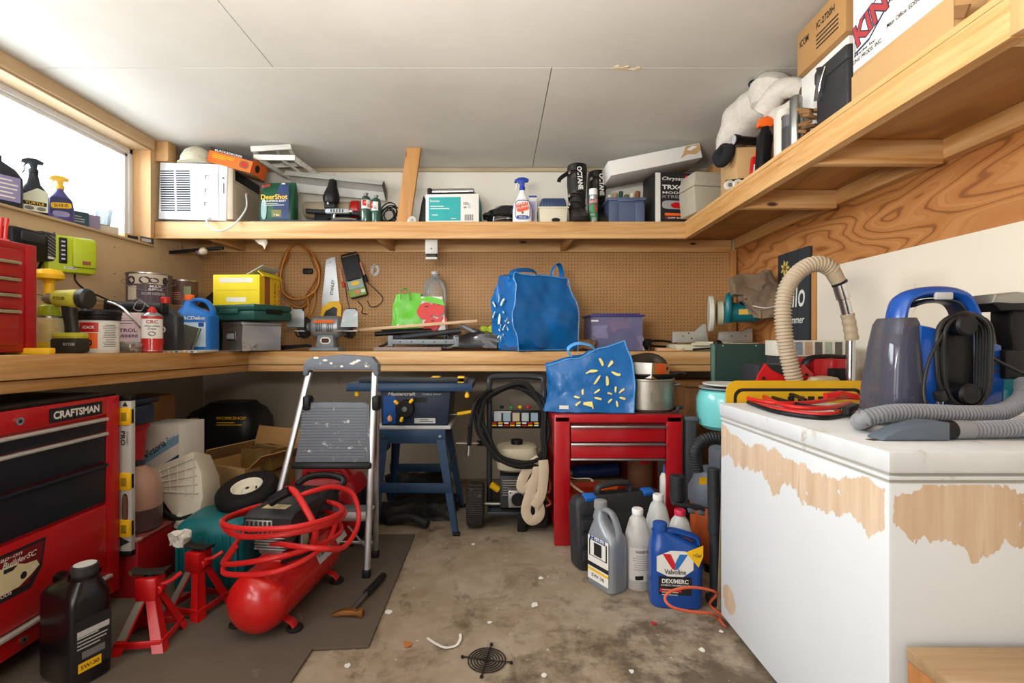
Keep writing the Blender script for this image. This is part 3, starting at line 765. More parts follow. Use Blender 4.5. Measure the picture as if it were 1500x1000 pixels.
# teal carton with stapler on top
TEALP = pm('teal_print', '#2f9c9c', .7)
def art(m, w, d, h):
    m.rect((-w*.14, -d/2, h*.5), w*.60, h*.8, TEALP)
    m.text('Domtar', (-w*.32, -d/2, h*.77), w*.18, h*.08, PAPER); m.lines((-w*.22, -d/2, h*.55), w*.38, h*.16, 2, PAPER, th=.3, lift=.001); m.lines((-w*.3, -d/2, h*.3), w*.16, h*.08, 1, PAPER, lift=.001); m.lines((w*.05, -d/2, h*.17), w*.14, h*.06, 1, PAPER, lift=.001)
    m.text('10X', (w*.26, -d/2, h*.67), w*.09, h*.09, INK); m.text('44', (w*.24, -d/2, h*.54), w*.06, h*.07, INK); m.rect((w*.32, -d/2, h*.6), w*.05, h*.18, LGREY)
    for i in range(12): m.rect((w*.235 + i*w*.014, -d/2, h*.2), w*(.004 + .004*(i % 3)), h*.2, GINK, lift=.001)
    m.rect((w/2, 0, h*.5), d*.9, h*.75, TEALP, '+x')
carton('paper_carton', 'white carton with a big teal label standing by the ceiling brace', 'box', at(666, 3.47, ST), .37, .24, .205, PAPER, rz=-3, art=art)
t = thing('three_hole_punch', 'chrome and black paper punch lying on the teal carton', 'hole punch', at(664, 3.44, ST + .206), rot=(0, -2, 3))
m = MB(); m.box((0, 0, .012), (.32, .07, .022), BLACK, .005); m.build('base', t)
m = MB(); m.cyl((-.15, -.01, .04), (.15, -.01, .04), .021, CHROME, bev=.008); m.build('lever', t)
m = MB(); m.cyl((-.165, 0, .0), (-.165, 0, .068), .017, BLACK, bev=.005); m.build('knob', t)
# black helmet
t = thing('peaked_cap', 'glossy black peaked cap lying beside the spray bottle', 'cap', at(735, 3.48, ST))
m = MB(); m.loft([(0, .0, 0, .105, .10, 2.2), (.06, .0, 0, .108, .10, 2.2), (.075, .01, 0, .125, .115, 2.2), (.11, .02, 0, .12, .11, 2.2), (.14, .035, 0, .085, .085, 2), (.15, .04, 0, .01, .01, 2)], pm('black_gloss', '#141416', .18, coat=.6), 36); m.build('crown', t)
m = MB(); m.prism([(-.135, .075), (-.12, .088), (-.06, .10), (-.05, .085), (-.08, .07)], .16, BLACK, 'y', bev=.003); m.build('visor', t)
m = MB(); m.tube([(-.05, -.102, .03), (.02, -.113, .04), (.08, -.08, .05)], .006, CHROME); m.build('badge_strap', t)
# spray bottle, blue trigger
t = thing('spray_bottle', 'white spray bottle with blue trigger and orange label on the shelf', 'spray bottle', at(765, 3.35, ST))
m = MB(); bottle_loft(m, [(0, .06), (.006, .066), (.09, .066), (.13, .058), (.16, .042), (.19, .03), (.215, .018, 0, 2), (.232, .016, 0, 2, 1)], WHITE); m.build('bottle', t)
spray_head(t, .228, .017, pm('trigger_blue', '#1f3f9a', .4), WHITE, 1, 1.15)
m = MB(); y = -.0415
m.rect((0, y, .085), .105, .135, pm('label_blue', '#2b4c92', .5), ell=4); m.rect((0, y, .085), .095, .125, PAPER, ell=4, lift=.0009); m.rect((0, y, .105), .085, .06, pm('label_orange', '#d7593b', .5), rot=12, ell=5, lift=.0012); m.text('SPRAY', (-.002, y, .128), .075, .016, PAPER, rot=14, lift=.0016); m.text('CLEAN', (0, y, .104), .075, .014, PAPER, rot=14, lift=.0016); m.rect((0, y, .036), .08, .022, pm('label_blue', '#2b4c92'), ell=4, lift=.0013); m.text('950 mL', (0, y, .036), .05, .01, PAPER, lift=.0017); m.rect((.0, y, .066), .018, .018, GINK, ell=2, lift=.0013)
m.build('printed_label', t)
def art(m, w, d, h):
    m.rect((0, -d/2, h*.95), w*.98, h*.06, pm('label_blue', '#2b4c92')); m.rect((0, -d/2, h*.5), w*.7, h*.6, pm('lilac_print', '#a9a4c4'))
carton('slim_carton', 'slim white and lilac carton standing behind the spray bottle', 'box', at(780, 3.47, ST), .058, .06, .225, PAPER, art=art)
# lunch cooler
t = thing('cooler', 'small cream cooler with navy blue lid beside the motocross boots', 'cooler', at(809, 3.42, ST))
m = MB(); m.box((0, 0, .055), (.19, .16, .11), pm('cream_plastic', '#cfc8b2', .5), .012, taper=(1.06, 1.06)); m.box((0, 0, .108), (.215, .18, .012), pm('cream_plastic', '#cfc8b2'), .004); m.build('tub', t)
m = MB(); m.box((0, 0, .145), (.19, .165, .07), pm('navy_lid', '#38496b', .45), .018, taper=(.88, .88)); [m.box((-.07 + k*.02, -.081, .145), (.004, .004, .05), pm('navy_lid2', '#2b3956')) for k in range(8)]; m.build('lid', t)
m = MB(); m.rect((.015, -.0835, .022), .06, .03, BLACK, ell=2); m.build('latch', t)
# motocross boots
BOOT = pm('scuffed_boot', '#23211e', .6, dirt=('#4b4436', .5, 10))
def boot(label, loc, rz, lean):
    t = thing('motocross_boot', label, 'boot', loc, rot=(0, lean, rz), group='motocross boots on the shelf')
    m = MB()
    m.loft([(0, 0, -.05, .055, .145, 3), (.02, 0, -.05, .058, .15, 3), (.05, 0, -.045, .056, .14, 2.6), (.085, 0, -.01, .056, .10, 2.4), (.12, 0, .025, .056, .075, 2.3), (.2, 0, .035, .06, .07, 2.3), (.3, 0, .035, .068, .078, 2.3), (.4, 0, .03, .07, .08, 2.3), (.43, 0, .03, .066, .076, 2.3), (.437, 0, .03, .05, .06, 2.3), (.42, 0, .03, .045, .055, 2.3)], BOOT, 32)
    m.build('boot_upper', t)
    m = MB(); m.loft([(-.001, 0, -.05, .058, .15, 3), (.022, 0, -.05, .061, .153, 3), (.024, 0, -.05, .05, .14, 3)], RUBBER, 32); m.build('sole', t)
    m = MB(); m.box((.005, -.052, .325), (.05, .012, .2), BLACK, .006); m.text('OCTANE', (.008, -.0585, .32), .16, .034, PAPER, rot=-86, bold=.03); m.build('shin_plate', t)
    for zz in (.14, .2, .36):
        m = MB(); m.tube([(-.05, .06, zz - .01), (-.066, -.01, zz), (-.05, -.045, zz + .01), (.0, -.057, zz + .005), (.05, -.045, zz - .01)], 0, BLACK, 6, flat=(.011, .003)); m.build('buckle_strap', t)
        m = MB(); m.box((-.062, -.03, zz + .004), (.014, .03, .024), STEEL, .003); m.build('buckle', t)
    return t
b1 = boot('larger left black motocross boot with white lettering, open strap', at(846, 3.42, ST), 0, 0)
m = MB(); m.tube([(-.06, -.02, .37), (-.1, -.03, .345), (-.13, -.03, .32), (-.135, -.03, .3)], 0, BLACK, 6, flat=(.014, .003)); m.build('loose_strap', b1)
b2 = boot('right black motocross boot with white lettering, behind the aerosol can', at(874, 3.56, ST), 6, 2)
m = MB(); m.tube([(-.12, .02, .0), (-.1, 0, .1), (-.03, 0, .12), (.06, .03, .19), (.1, .05, .22)], .006, BLACK, 6); m.thing('black_cable', 'thin black cable arching behind the small cooler', 'cable', at(808, 3.64, ST + .05))
def art(m, r, h):
    m.rect((0, -r, h*.32), r*2.4, h*.5, pm('leaf_green_print', '#3f7d55', .4), wrap=r); m.rect((0, -r, h*.6), r*2.4, h*.16, pm('rose_print', '#b98a86', .4), wrap=r); m.rect((.006, -r, h*.4), r*.9, h*.2, BRED, wrap=r, ell=2, lift=.0012); m.text('SHOE', (-.004, -r, h*.66), r*1.4, h*.05, INK, wrap=r, lift=.0014); m.text('PROTECT', (-.004, -r, h*.22), r*1.5, h*.05, PAPER, wrap=r, lift=.0014); m.lines((0, -r, h*.1), r*1.4, h*.1, 3, PAPER, wrap=r, lift=.0014)
aerosol('aerosol_can', 'white capped aerosol can with green label in front of the boots', at(869, 3.34, ST), .031, .235, pm('can_grey', '#9b9ea0', .35, .6), WHITE, art)
# storage tote
BIN = pm('slate_blue_plastic', '#4f5b78', .5)
t = thing('storage_tote', 'slate blue plastic storage tote under the long white carton', 'storage box', at(913, 3.44, ST))
m = MB(); w, d, h = .255, .19, .165
m.box((0, 0, h/2), (w*.9, d*.9, h), BIN, .012, taper=(1.07, 1.07)); 
for s in (-1, 1): m.box((s*w*.36, -d*.475, h*.45), (w*.25, .012, h*.82), BIN, .004)
m.build('tub', t)
m = MB(); m.box((0, 0, h + .004), (w*1.05, d*1.06, .022), BIN, .006); m.box((0, -d*.53, h - .006), (w*.5, .014, .02), BIN, .004); m.build('rim', t)
m = MB(); pr = random.Random(2); cols = [CREAM, pm('tan_scrap', '#9d8560'), GREEN, pm('olive_scrap', '#5b5a35'), CREAM, pm('rust_scrap', '#7a4a2b')]
t2 = thing('plastic_bottle_bundle', 'jumble of cream and green bottles piled on the slate tote', 'bottles', at(912, 3.46, ST + .181))
for k in range(6):
    m = MB(); m.cyl((-.1 + k*.04, 0, 0), (-.1 + k*.04 + .01, 0, .05 + .012*(k % 3)), .016 + .003*(k % 2), cols[k], bev=.004, seg=14); m.build('bottle', t2)
# long white carton tilted
t = thing('long_carton', 'long white flat carton lying tilted over the tote and tool set box', 'box', at(951, 3.47, 2.279), rot=(0, -11.3, 0))
m = MB(); m.box((0, 0, .05), (.635, .33, .10), PAPER, .002); m.build('box_body', t)
m = MB(); m.poly([(.17, -.03), (.2, .01), (.22, .045), (.312, .045), (.315, .0), (.28, -.02), (.22, -.01)], (0, -.165, .05), CARD2); m.poly([(.22, .02), (.26, .04), (.3, .03), (.25, .01)], (0, -.165, .05), PAPER, lift=.0015); m.build('torn_patch', t)
# boxed radio-control model
MAR = pm('maroon_print', '#6a2a22', .5); SLV = pm('silver_print', '#9b9a9a', .4)
def art(m, w, d, h):
    y = -d/2; m.rect((0, y, h*.5), w*.97, h*.96, INK); m.rect((-w*.42, y, h*.5), w*.13, h*.98, PAPER, lift=.0009)
    m.text('Chrysans', (.0, y, h*.87), w*.62, h*.09, PAPER, lift=.0014, shear=.2); m.text('TRX4', (-w*.06, y, h*.71), w*.5, h*.09, PAPER, lift=.0014, bold=.03); m.rect((w*.28, y, h*.7), w*.14, h*.07, BRED, ell=2, lift=.0013); m.text('MODEL', (0, y, h*.60), w*.6, h*.045, PAPER, lift=.0014); m.text('XTREME', (0, y, h*.52), w*.66, h*.055, SLV, lift=.0014)
    m.rect((.0, y, h*.36), w*.62, h*.17, SLV, lift=.0012, ell=4); m.rect((.02, y, h*.35), w*.32, h*.12, BRED, lift=.0015, ell=2); m.rect((.03, y, h*.17), w*.7, h*.05, ORANGE, lift=.0013); m.rect((.03, y, h*.1), w*.7, h*.05, MAR, lift=.0013); m.text('OFF ROAD', (.03, y, h*.1), w*.55, h*.03, PAPER, lift=.0017)
    m.rect((w*.36, y, h*.89), w*.2, h*.12, BRED, lift=.0013); m.rect((w*.36, y, h*.82), w*.2, h*.1, PAPER, lift=.0015)
carton('model_kit_box', 'black picture box with white spine beside the beige tackle box', 'box', at(978, 3.43, ST), .28, .2, .345, pm('printed_black', '#242222', .45), rz=6, art=art)
# tackle box
TBX = pm('taupe_plastic', '#a49c89', .5)
t = thing('tackle_box', 'beige plastic tackle box with metal latch at the shelf corner', 'tool box', at(1038, 3.17, ST + .0005), rz=8)
m = MB(); w, d, h = .32, .2, .265
m.box((0, 0, h*.32), (w*.92, d*.92, h*.64), TBX, .012, taper=(1.08, 1.08)); m.build('body', t)
m = MB(); m.box((0, 0, h*.82), (w, d, h*.36), TBX, .014, taper=(.92, .9)); m.box((.03, -.02, h*1.0), (.05, .04, .012), TBX, .003); m.build('lid', t)
m = MB(); m.box((.07, -d/2 - .006, h*.62), (.05, .008, .06), STEEL, .003); m.tube([(.05, -d/2 - .012, h*.6), (.048, -d/2 - .02, h*.75), (.07, -d/2 - .022, h*.8), (.092, -d/2 - .02, h*.75), (.09, -d/2 - .012, h*.6)], .003, CHROME, 6); m.build('latch', t)
m = MB(); pr = random.Random(8); GL = pm('fake_leaf', '#3f6a35', .6)
for k in range(60):
    c = Vector((pr.uniform(-.14, .14), pr.uniform(-.02, .04), pr.uniform(0, .05))); a = pr.uniform(0, 6.28); l = .02
    m.add([c, c + Vector((math.cos(a)*l, .004, math.sin(a)*l)), c + Vector((math.cos(a+.5)*l*1.5, -.004, math.sin(a+.5)*l*1.5)), c + Vector((math.cos(a+1)*l, .004, math.sin(a+1)*l))], [(0,1,2,3)], GL)
m.thing('artificial_garland', 'green artificial leaf garland heaped behind the beige tackle box', 'garland', at(1020, 3.56, 2.19), kind='stuff')
m = MB(); m.box((0, 0, .12), (.24, .24, .24), DGREY, .01); m.thing('dark_crate', 'dark plastic crate in the shelf corner behind the tackle box', 'crate', at(1032, 3.62, ST))
carton('corner_carton', 'plain brown carton high in the shelf corner behind the plush toy', 'box', at(1062, 3.58, ST + .245), .26, .24, .215, CARD, rz=-4)
# scrap under the shelf, hook lamp
m = MB(); m.poly([(-.045, .03), (.045, .03), (.05, .0), (.03, -.045), (.018, -.02), (-.01, -.008), (-.03, .01)], (0, 0, 0), pm('rag_white', '#d3cbbd', .9), lift=0); m.poly([(.0, .03), (.05, .03), (.03, -.02), (.0, -.01)], (0, -.006, 0), pm('rag_white', '#d3cbbd'), lift=0); m.thing('rag_scrap', 'white cloth scrap hanging from the underside of the back shelf', 'rag', at(381, 3.335, SB - .02))
t = thing('clip_lamp', 'dark bar lamp with a bare bulb hung under the left of the back shelf', 'lamp', P(292, 366, 3.45), rot=(0, -5, 0))
m = MB(); m.box((-.03, 0, .0), (.40, .028, .022), BLACK, .004); m.cyl((-.12, 0, .01), (-.12, 0, .062), .004, STEEL, seg=8); m.cyl((.1, 0, .01), (.1, 0, .05), .004, STEEL, seg=8); m.build('bar', t)
m = MB(); m.cyl((.03, -.02, -.012), (.0, -.03, -.035), .02, pm('lamp_plum', '#6e4a5c', .4), bev=.004); m.build('socket', t)
m = MB(); m.lathe([(.012, 0), (.018, .012), (.026, .03), (.024, .048), (.012, .06), (0, .062)], pm('bulb_frosted', '#d8cdb6', .3), c=(.02, -.03, -.03), rot=(20, 75, 0)); m.build('bulb', t)
t = thing('angle_bracket', 'white metal bracket hanging down from the shelf over the pegboard', 'bracket', at(632, 3.34, SB))
m = MB(); m.box((0, .0, -.03), (.085, .01, .13), pm('grey_white_metal', '#b9b6b0', .45), .002); m.box((0, .03, -.1), (.07, .05, .03), BLACK, .004); m.box((0, .02, -.125), (.08, .05, .018), pm('grey_white_metal', '#b9b6b0'), .003); [m.cyl((sx*.0, -.0048, zz), (0, -.0065, zz), .005, INK, seg=8) for sx in (0,) for zz in (.02, -.06)]; m.build('plate', t)
t['label'] = 'white metal bracket hanging down from the shelf over the pegboard'
# ------------------------------------------------------------------ things on the left bench (its top rises a little towards the camera)
def BL(D): return BT + (3.2 - D) * .0165
# small red tool chest
t = thing('tool_chest', 'small red metal tool chest with four chrome-edged drawers on the left bench', 'tool chest', (-1.935, 1.53, BL(1.53) + .004), rz=90)
w, d, h = .62, .35, .40
m = MB(); m.box((0, 0, h/2), (w, d, h), RED, .004); m.box((w/2 - .02, -d/2 - .001, h/2), (.042, .006, h), RED, .002); m.build('cabinet', t)
m = MB(); m.box((0, 0, h - .012), (w + .004, d + .006, .026), RED, .006); m.build('lid', t)
for i, (z0, z1) in enumerate(((.268, .33), (.212, .268), (.154, .21), (.022, .152))):
    m = MB(); m.box((-.03, -d/2 - .004, (z0+z1)/2), (w - .09, .012, z1 - z0 - .006), RED, .003); q = m.build('drawer', t)
    m = MB(); m.box((-.03, -d/2 - .014, z1 - .006), (w - .085, .014, .013), CHROME, .003); m.build('pull', q)
# red spring clips on the chest
t = thing('spring_clamp', 'red ridged plastic clamp standing on the small red chest', 'clamp', (X(3, 1.80), 1.78, BL(1.6) + .406), rz=40)
m = MB(); [m.tube([(-.03 + k*.013, 0, 0), (-.032 + k*.014, .0, .05), (-.028 + k*.014, 0, .095)], .006, BRED, 8) for k in range(5)]; m.build('prongs', t)
m = MB(); m.box((-.003, 0, .008), (.075, .03, .016), BRED, .004); m.build('base', t)
# chargers on the wall
t = thing('battery_charger', 'black battery charger with battery fixed to the left wall', 'charger', (XL + .001, 2.33, 1.555), rz=90)
m = MB(); m.box((-.02, -.06, .0), (.19, .115, .14), BLACK, .02); m.box((-.02, -.09, .03), (.12, .07, .05), DGREY, .01); m.build('housing', t)
m = MB(); m.box((.075, -.06, .005), (.085, .11, .145), DGREY, .014); m.rect((.075, -.1155, .01), .06, .10, pm('mesh_grey', '#6f7277', .6)); [m.box((.075, -.1165, -.03 + k*.016), (.055, .002, .005), BLACK, rot=(0, 25, 0)) for k in range(6)]; m.rect((.075, -.1155, -.05), .035, .012, PAPER, lift=.001); m.build('battery', t)
m = MB(); m.tube([(.03, -.05, -.07), (.03, -.06, -.11), (.06, -.05, -.13), (.09, -.04, -.1), (.11, -.04, -.06)], .006, BLACK); m.tube([(-.02, -.05, -.07), (.0, -.06, -.12), (.07, -.03, -.14)], .004, BLACK); m.build('lead', t)
LIME = pm('lime_plastic', '#a9b81f', .42); LIME2 = pm('lime_plastic_dark', '#8a981a', .45)
t = thing('lime_battery_charger', 'lime green battery charger fixed to the left wall', 'charger', (XL + .085, 2.53, 1.535), rz=58)
m = MB(); m.box((0, -.04, 0), (.20, .08, .19), LIME, .018); m.box((.045, -.085, .01), (.10, .03, .15), LIME, .012); m.build('housing', t)
m = MB(); m.box((-.04, -.082, .015), (.032, .01, .13), BLACK, .003); [m.rect((-.04, -.0875, .06 - k*.022), .016, .008, LGREY) for k in range(5)]; m.rect((.05, -.1005, -.04), .035, .02, pm('sticker_rust', '#8c4a30')); m.rect((-.01, -.081, -.07), .05, .012, PAPER); m.text('RYOBI', (-.01, -.0815, -.07), .04, .008, INK, lift=.002); m.build('contact_panel', t)
m = MB(); m.tube([(.02, -.04, -.095), (.02, -.05, -.13), (.06, -.04, -.17), (.13, -.02, -.2), (.2, -.01, -.23)], .005, BLACK); m.build('power_cord', t)
# yellow topped can with pump
YLW2 = pm('can_yellow', '#d9b92c', .4, dirt=('#b9a77a', .3, 30))
t = thing('sprayer_can', 'yellow and white can with a tall yellow pump handle next to the red chest', 'can', (X(69, 2.06), 2.07, BL(2.06)), rz=40)
m = MB(); m.lathe([(.044, 0), (.046, .004, STEEL), (.046, .012, YLW2), (.046, .05, pm('can_cream_print', '#c9bd94', .5)), (.046, .15, STEEL), (.044, .158), (.03, .162)], YLW2); m.lines((0, -.046, .095), .075, .09, 9, YLW2, wrap=.046, seed=3); m.build('can_body', t)
m = MB(); m.lathe([(.036, .16), (.038, .165), (.034, .2), (.02, .21)], LIME); m.build('collar', t)
m = MB(); m.lathe([(.018, .2), (.017, .3), (.024, .31), (.05, .318), (.052, .335), (.04, .355), (0, .362)], YEL); m.build('pump_handle', t)
# pry bar
m = MB(); m.box((0, 0, .012), (.40, .03, .024), YEL, .004); m.box((-.16, -.0005, .012), (.07, .032, .026), ORANGE, .004); m.thing('yellow_level', 'short yellow level lying on the edge of the left bench', 'level', (X(-15, 1.78), 1.80, BL(1.8) - .001), rz=4)
# drill
t = thing('cordless_drill', 'lime and black cordless drill standing on its battery on the left bench', 'drill', (X(103, 2.02), 2.02, BL(2.02)), rz=0)
t.scale = (.92, .92, .97)
DL = pm('drill_lime', '#b5b03a', .45, dirt=('#6d6a3a', .3, 20)); DB = pm('drill_black', '#26241f', .5)
m = MB(); m.loft([(-.055, 0, 0, .030, .03, 2.5), (-.045, 0, 0, .036, .034, 2.5), (.03, 0, 0, .04, .035, 2.5), (.05, 0, 0, .038, .034, 2.4)], DL, 28, M=Matrix.Translation((-.01, 0, .235)) @ Matrix.Rotation(R(90), 4, 'Y')); m.text('RYOBI', (-.02, -.034, .235), .05, .014, INK, lift=.0025, rot=-2); m.build('gear_housing', t)
m = MB(); m.lathe([(.036, 0), (.043, .006), (.044, .035), (.036, .045), (.03, .046), (0, .046)], DB, 24, M=Matrix.Translation((.045, 0, .235)) @ Matrix.Rotation(R(90), 4, 'Y')); m.build('motor_cap', t)
m = MB(); m.lathe([(.03, 0), (.024, .01), (.024, .035), (.016, .05), (.009, .06), (0, .06)], STEEL, 20, M=Matrix.Translation((-.065, 0, .235)) @ Matrix.Rotation(R(-90), 4, 'Y')); m.build('chuck', t)
m = MB(); m.loft([(.07, .012, 0, .03, .022, 2.5), (.12, .006, 0, .026, .02, 2.5), (.18, -.004, 0, .028, .021, 2.5), (.215, -.004, 0, .034, .024, 2.5)], DB, 24); m.build('grip', t)
m = MB(); m.box((-.028, 0, .178), (.016, .014, .036), BLACK, .005); m.build('trigger', t)
m = MB(); m.box((.0, 0, .075), (.115, .075, .03), DL, .012); m.box((0, 0, .035), (.12, .08, .066), DB, .012); m.text('RYOBI', (.03, -.04, .04), .05, .012, LGREY, lift=.0015); m.build('battery', t)
# paint tub, orange/red label
def art(m, r, h):
    p, f = wf(r, h*.5, 4); m.rect(p, r*2.2, h*.78, PAPER, f, wrap=r)
    p, f = wf(r, h*.74, -24); m.rect(p, r*.95, h*.27, BRED, f, lift=.0012, wrap=r); m.text('ADAOR', p, r*.6, h*.09, PAPER, f, lift=.002, wrap=r, bold=.03)
    p, f = wf(r, h*.36, -22); m.rect(p, r*.8, h*.44, ORANGE, f, lift=.0012, wrap=r)
    p, f = wf(r, h*.3, -24); m.rect(p, r*.4, r*.4, INK, f, ell=2, lift=.002, wrap=r); m.rect(p, r*.25, r*.25, ORANGE, f, ell=2, lift=.0026, wrap=r)
    p, f = wf(r, h*.5, 34); m.lines(p, r*.8, h*.66, 13, GINK, f, lift=.0016, wrap=r)
t = thing('paint_tub', 'round tub with orange and white label and black lid on the left bench', 'tub', (X(141, 2.18), 2.19, BL(2.19)), rz=38)
m = MB(); r, h = .078, .155; m.lathe([(r*.96, 0), (r*.99, .006), (r, h)], PAPER, 36); m.build('tub_body', t)
m = MB(); m.lathe([(r*1.03, h*.94), (r*1.07, h), (r*1.07, h + .012), (r*1.12, h + .016), (r*1.12, h + .03), (r*1.0, h + .04), (0, h + .04)], BLACK, 36); m.build('lid', t)
m = MB(); art(m, r, h); m.build('printed_label', t)
# dust control carton
PINKP = pm('pink_white_print', '#d7c3c6', .7)
def art(m, w, d, h):
    y = -d/2; m.rect((0, y, h*.5), w*.98, h*.96, PINKP); m.text('CONTROL', (.01, y, h*.56), w*.75, h*.09, pm('purple_print', '#4a2a58'), lift=.0014, bold=.03); m.text('DE POUSSIERE', (.01, y, h*.42), w*.8, h*.075, pm('purple_print', '#4a2a58'), lift=.0014, bold=.03); m.lines((.0, y, h*.8), w*.8, h*.2, 3, pm('purple_print', '#4a2a58'), lift=.0013, th=.2); m.rect((w*.22, y, h*.15), w*.3, h*.2, pm('purple_print', '#4a2a58'), lift=.0013, ell=3)
carton('compound_carton', 'pink and white carton with purple lettering behind the tub', 'box', at(190, 2.50, BL(2.5)), .215, .17, .20, PAPER, rz=4, art=art)
# caulking gun
t = thing('caulking_gun', 'black caulking gun with steel rod lying across the pink carton', 'caulking gun', at(190, 2.47, BL(2.5) + .205), rot=(0, 3, 6))
m = MB(); m.cyl((-.09, 0, .028), (.16, 0, .028), .026, BLACK, seg=18); m.box((-.1, 0, .028), (.016, .06, .06), BLACK, .004); m.box((.165, 0, .028), (.014, .058, .058), BLACK, .004); m.build('cradle', t)
m = MB(); m.tube([(-.08, -.04, .045), (.0, -.06, .02), (.075, -.075, -.045), (.105, -.08, -.075)], .006, CHROME); m.build('rod', t)
m = MB(); m.tube([(.02, -.03, .05), (.05, -.035, .07), (.09, -.04, .05), (.08, -.045, .01), (.045, -.045, .02), (.06, -.03, .06), (.11, -.03, .03)], .0018, STEEL, 6); m.build('loose_wire', t)
# crate hidden behind, paint cans on it
m = MB(); m.box((0, 0, .135), (.40, .56, .27), DCARD, .003); m.thing('cardboard_crate', 'plain dark cardboard box under the two paint cans in the bench corner', 'box', (-2.10, 3.0, BL(3.0) + .006), rz=2)
def art(m, r, h):
    m.rect((.0, -r, h*.5), r*2.6, h*.8, pm('plum_print', '#4a3a44', .5), wrap=r); PL = pm('taupe_print', '#b7aa97', .5); PD = pm('plum_dark_print', '#2e2129', .6, var=.5, scale=50)
    p, f = wf(r, h*.36, -42); m.rect(p, r*.5, h*.42, PL, f, lift=.003, wrap=r)
    p, f = wf(r, h*.78, 0); m.rect(p, r*1.9, h*.3, PL, f, lift=.0012, wrap=r)
    for dg, ww, hh in ((-45, .45, .24), (-8, .5, .22), (14, .45, .16), (45, .3, .24)): p, f = wf(r, h*.74, dg); m.rect(p, r*ww, h*hh, PD, f, lift=.002, wrap=r, ell=2.4)
    p, f = wf(r, h*.56, 18); m.text('MULTI', p, r*.5, h*.07, PAPER, f, lift=.003, wrap=r, bold=.03); p, f = wf(r, h*.47, 18); m.text('SURFACE', p, r*.6, h*.06, PAPER, f, lift=.003, wrap=r, bold=.03)
    p, f = wf(r, h*.34, 14); m.text('SCUFF DEFENSE', p, r*1.05, h*.075, LGREY, f, wrap=r, lift=.003)
paint_can('paint_can', 'larger paint can with plum label on the corner stack', at(219, 2.86, BL(3) + .272), .112, .19, pm('plum_can', '#5a4a50', .5), art, rz=32)
def art(m, r, h):
    m.rect((.0, -r, h*.5), r*2.6, h*.8, pm('russet_print', '#5a3a30', .5, var=.5, scale=60), wrap=r); m.rect((.03, -r, h*.6), r*.5, h*.3, pm('sage_print', '#7f8a6a', .6), wrap=r, lift=.0014); m.lines((-.02, -r, h*.4), r*.9, h*.3, 4, pm('salmon_print', '#b06a55'), wrap=r, lift=.0014)
paint_can('paint_can', 'smaller paint can with russet label beside the plum one', at(268, 3.08, BL(3.1) + .276), .082, .175, pm('russet_can', '#5c4237', .5), art, handle=False, rz=28)
# foil, spray can, oil bottle
m = MB(); m.sbox((0, 0, .02), (.12, .08, .04), pm('crumpled_foil', '#a9a9a6', .3, .8, var=.2), 7); m.deform(crumple(28, .016, 3)); m.thing('crumpled_foil', 'crumpled silver foil packet in front of the pink carton', 'foil', at(185, 2.32, BL(2.3) + .006), ang=20)
def art(m, r, h):
    m.rect((0, -r, h*.52), r*2.6, h*.42, PAPER, wrap=r); m.text('CRC', (0, -r, h*.665), r*1.1, h*.07, pm('dark_red_print', '#9c1f22'), wrap=r, lift=.0014, bold=.03); m.text('White Lithium', (0, -r, h*.575), r*1.5, h*.045, INK, wrap=r, lift=.0014); m.text('Grease', (0, -r, h*.52), r*.8, h*.045, INK, wrap=r, lift=.0014); m.rect((.0, -r, h*.41), r*.7, h*.1, GINK, wrap=r, lift=.0014, ell=2)
aerosol('aerosol_can', 'white and red aerosol can without cap on the left bench', at(223, 2.38, BL(2.38)), .045, .225, pm('aero_red', '#b3201f', .35, coat=.3), BRED, art, capped=False, rz=34)
t = thing('oil_bottle', 'charcoal oil bottle with red cap standing beside the white and red aerosol', 'bottle', at(249, 2.60, BL(2.6)), rz=12)
m = MB(); CH = pm('charcoal_plastic', '#2d2f33', .4); m.loft([(0, 0, 0, .055, .04, 5), (.006, 0, 0, .058, .043, 5), (.19, 0, 0, .058, .043, 5), (.235, -.018, 0, .034, .03, 3.5), (.25, -.022, 0, .018, .018, 2), (.27, -.022, 0, .018, .018, 2)], CH); m.build('bottle', t)
m = MB(); m.lathe([(.021, .262), (.022, .29), (.018, .295), (0, .295)], BRED, 20, c=(-.022, 0, 0)); m.build('cap', t)
m = MB(); m.rect((-.02, -.043, .12), .035, .035, PAPER, ell=2); m.rect((-.02, -.043, .12), .02, .02, INK, ell=2, lift=.001); m.rect((-.03, -.043, .06), .045, .05, BRED, ell=2.5); m.build('printed_label', t)
# blue washer fluid jug
def art(m, w, d, h):
    y = -d/2; m.rect((.005, y, h*.3), w*.8, h*.42, pm('pale_blue_print', '#bcd4e6', .5), lift=.001); m.text('ACDelco', (.018, y, h*.585), w*.62, h*.06, PAPER, shear=.25, lift=.002, bold=.03); m.lines((.0, y, h*.3), w*.66, h*.25, 6, pm('label_blue', '#2b4c92'), lift=.0016, th=.22); m.rect((w*.3, y, h*.47), w*.15, h*.07, pm('label_blue', '#2b4c92'), lift=.0018)
jug('fluid_jug', 'sky blue plastic jug with orange cap standing behind the metal tin', at(289, 2.86, BL(2.86)), .205, .15, .335, pm('sky_blue_plastic', '#1f6fc4', .4), ORANGE, rz=4, neck=-.22, art=art, capr=.024)
t = thing('photo_holder', 'small silver picture frame leaning against the blue jug', 'frame', at(268, 2.70, BL(2.72)), rot=(-12, 14, -6))
m = MB(); m.box((0, 0, .075), (.10, .01, .15), pm('dark_mat', '#53534a', .6)); m.build('backing', t)
m = MB(); [m.box((sx*.048, -.006, .075), (.012, .012, .155), STEEL, .003) for sx in (1,)]; m.box((0, -.006, .004), (.10, .012, .01), STEEL, .003); m.build('frame_edge', t)
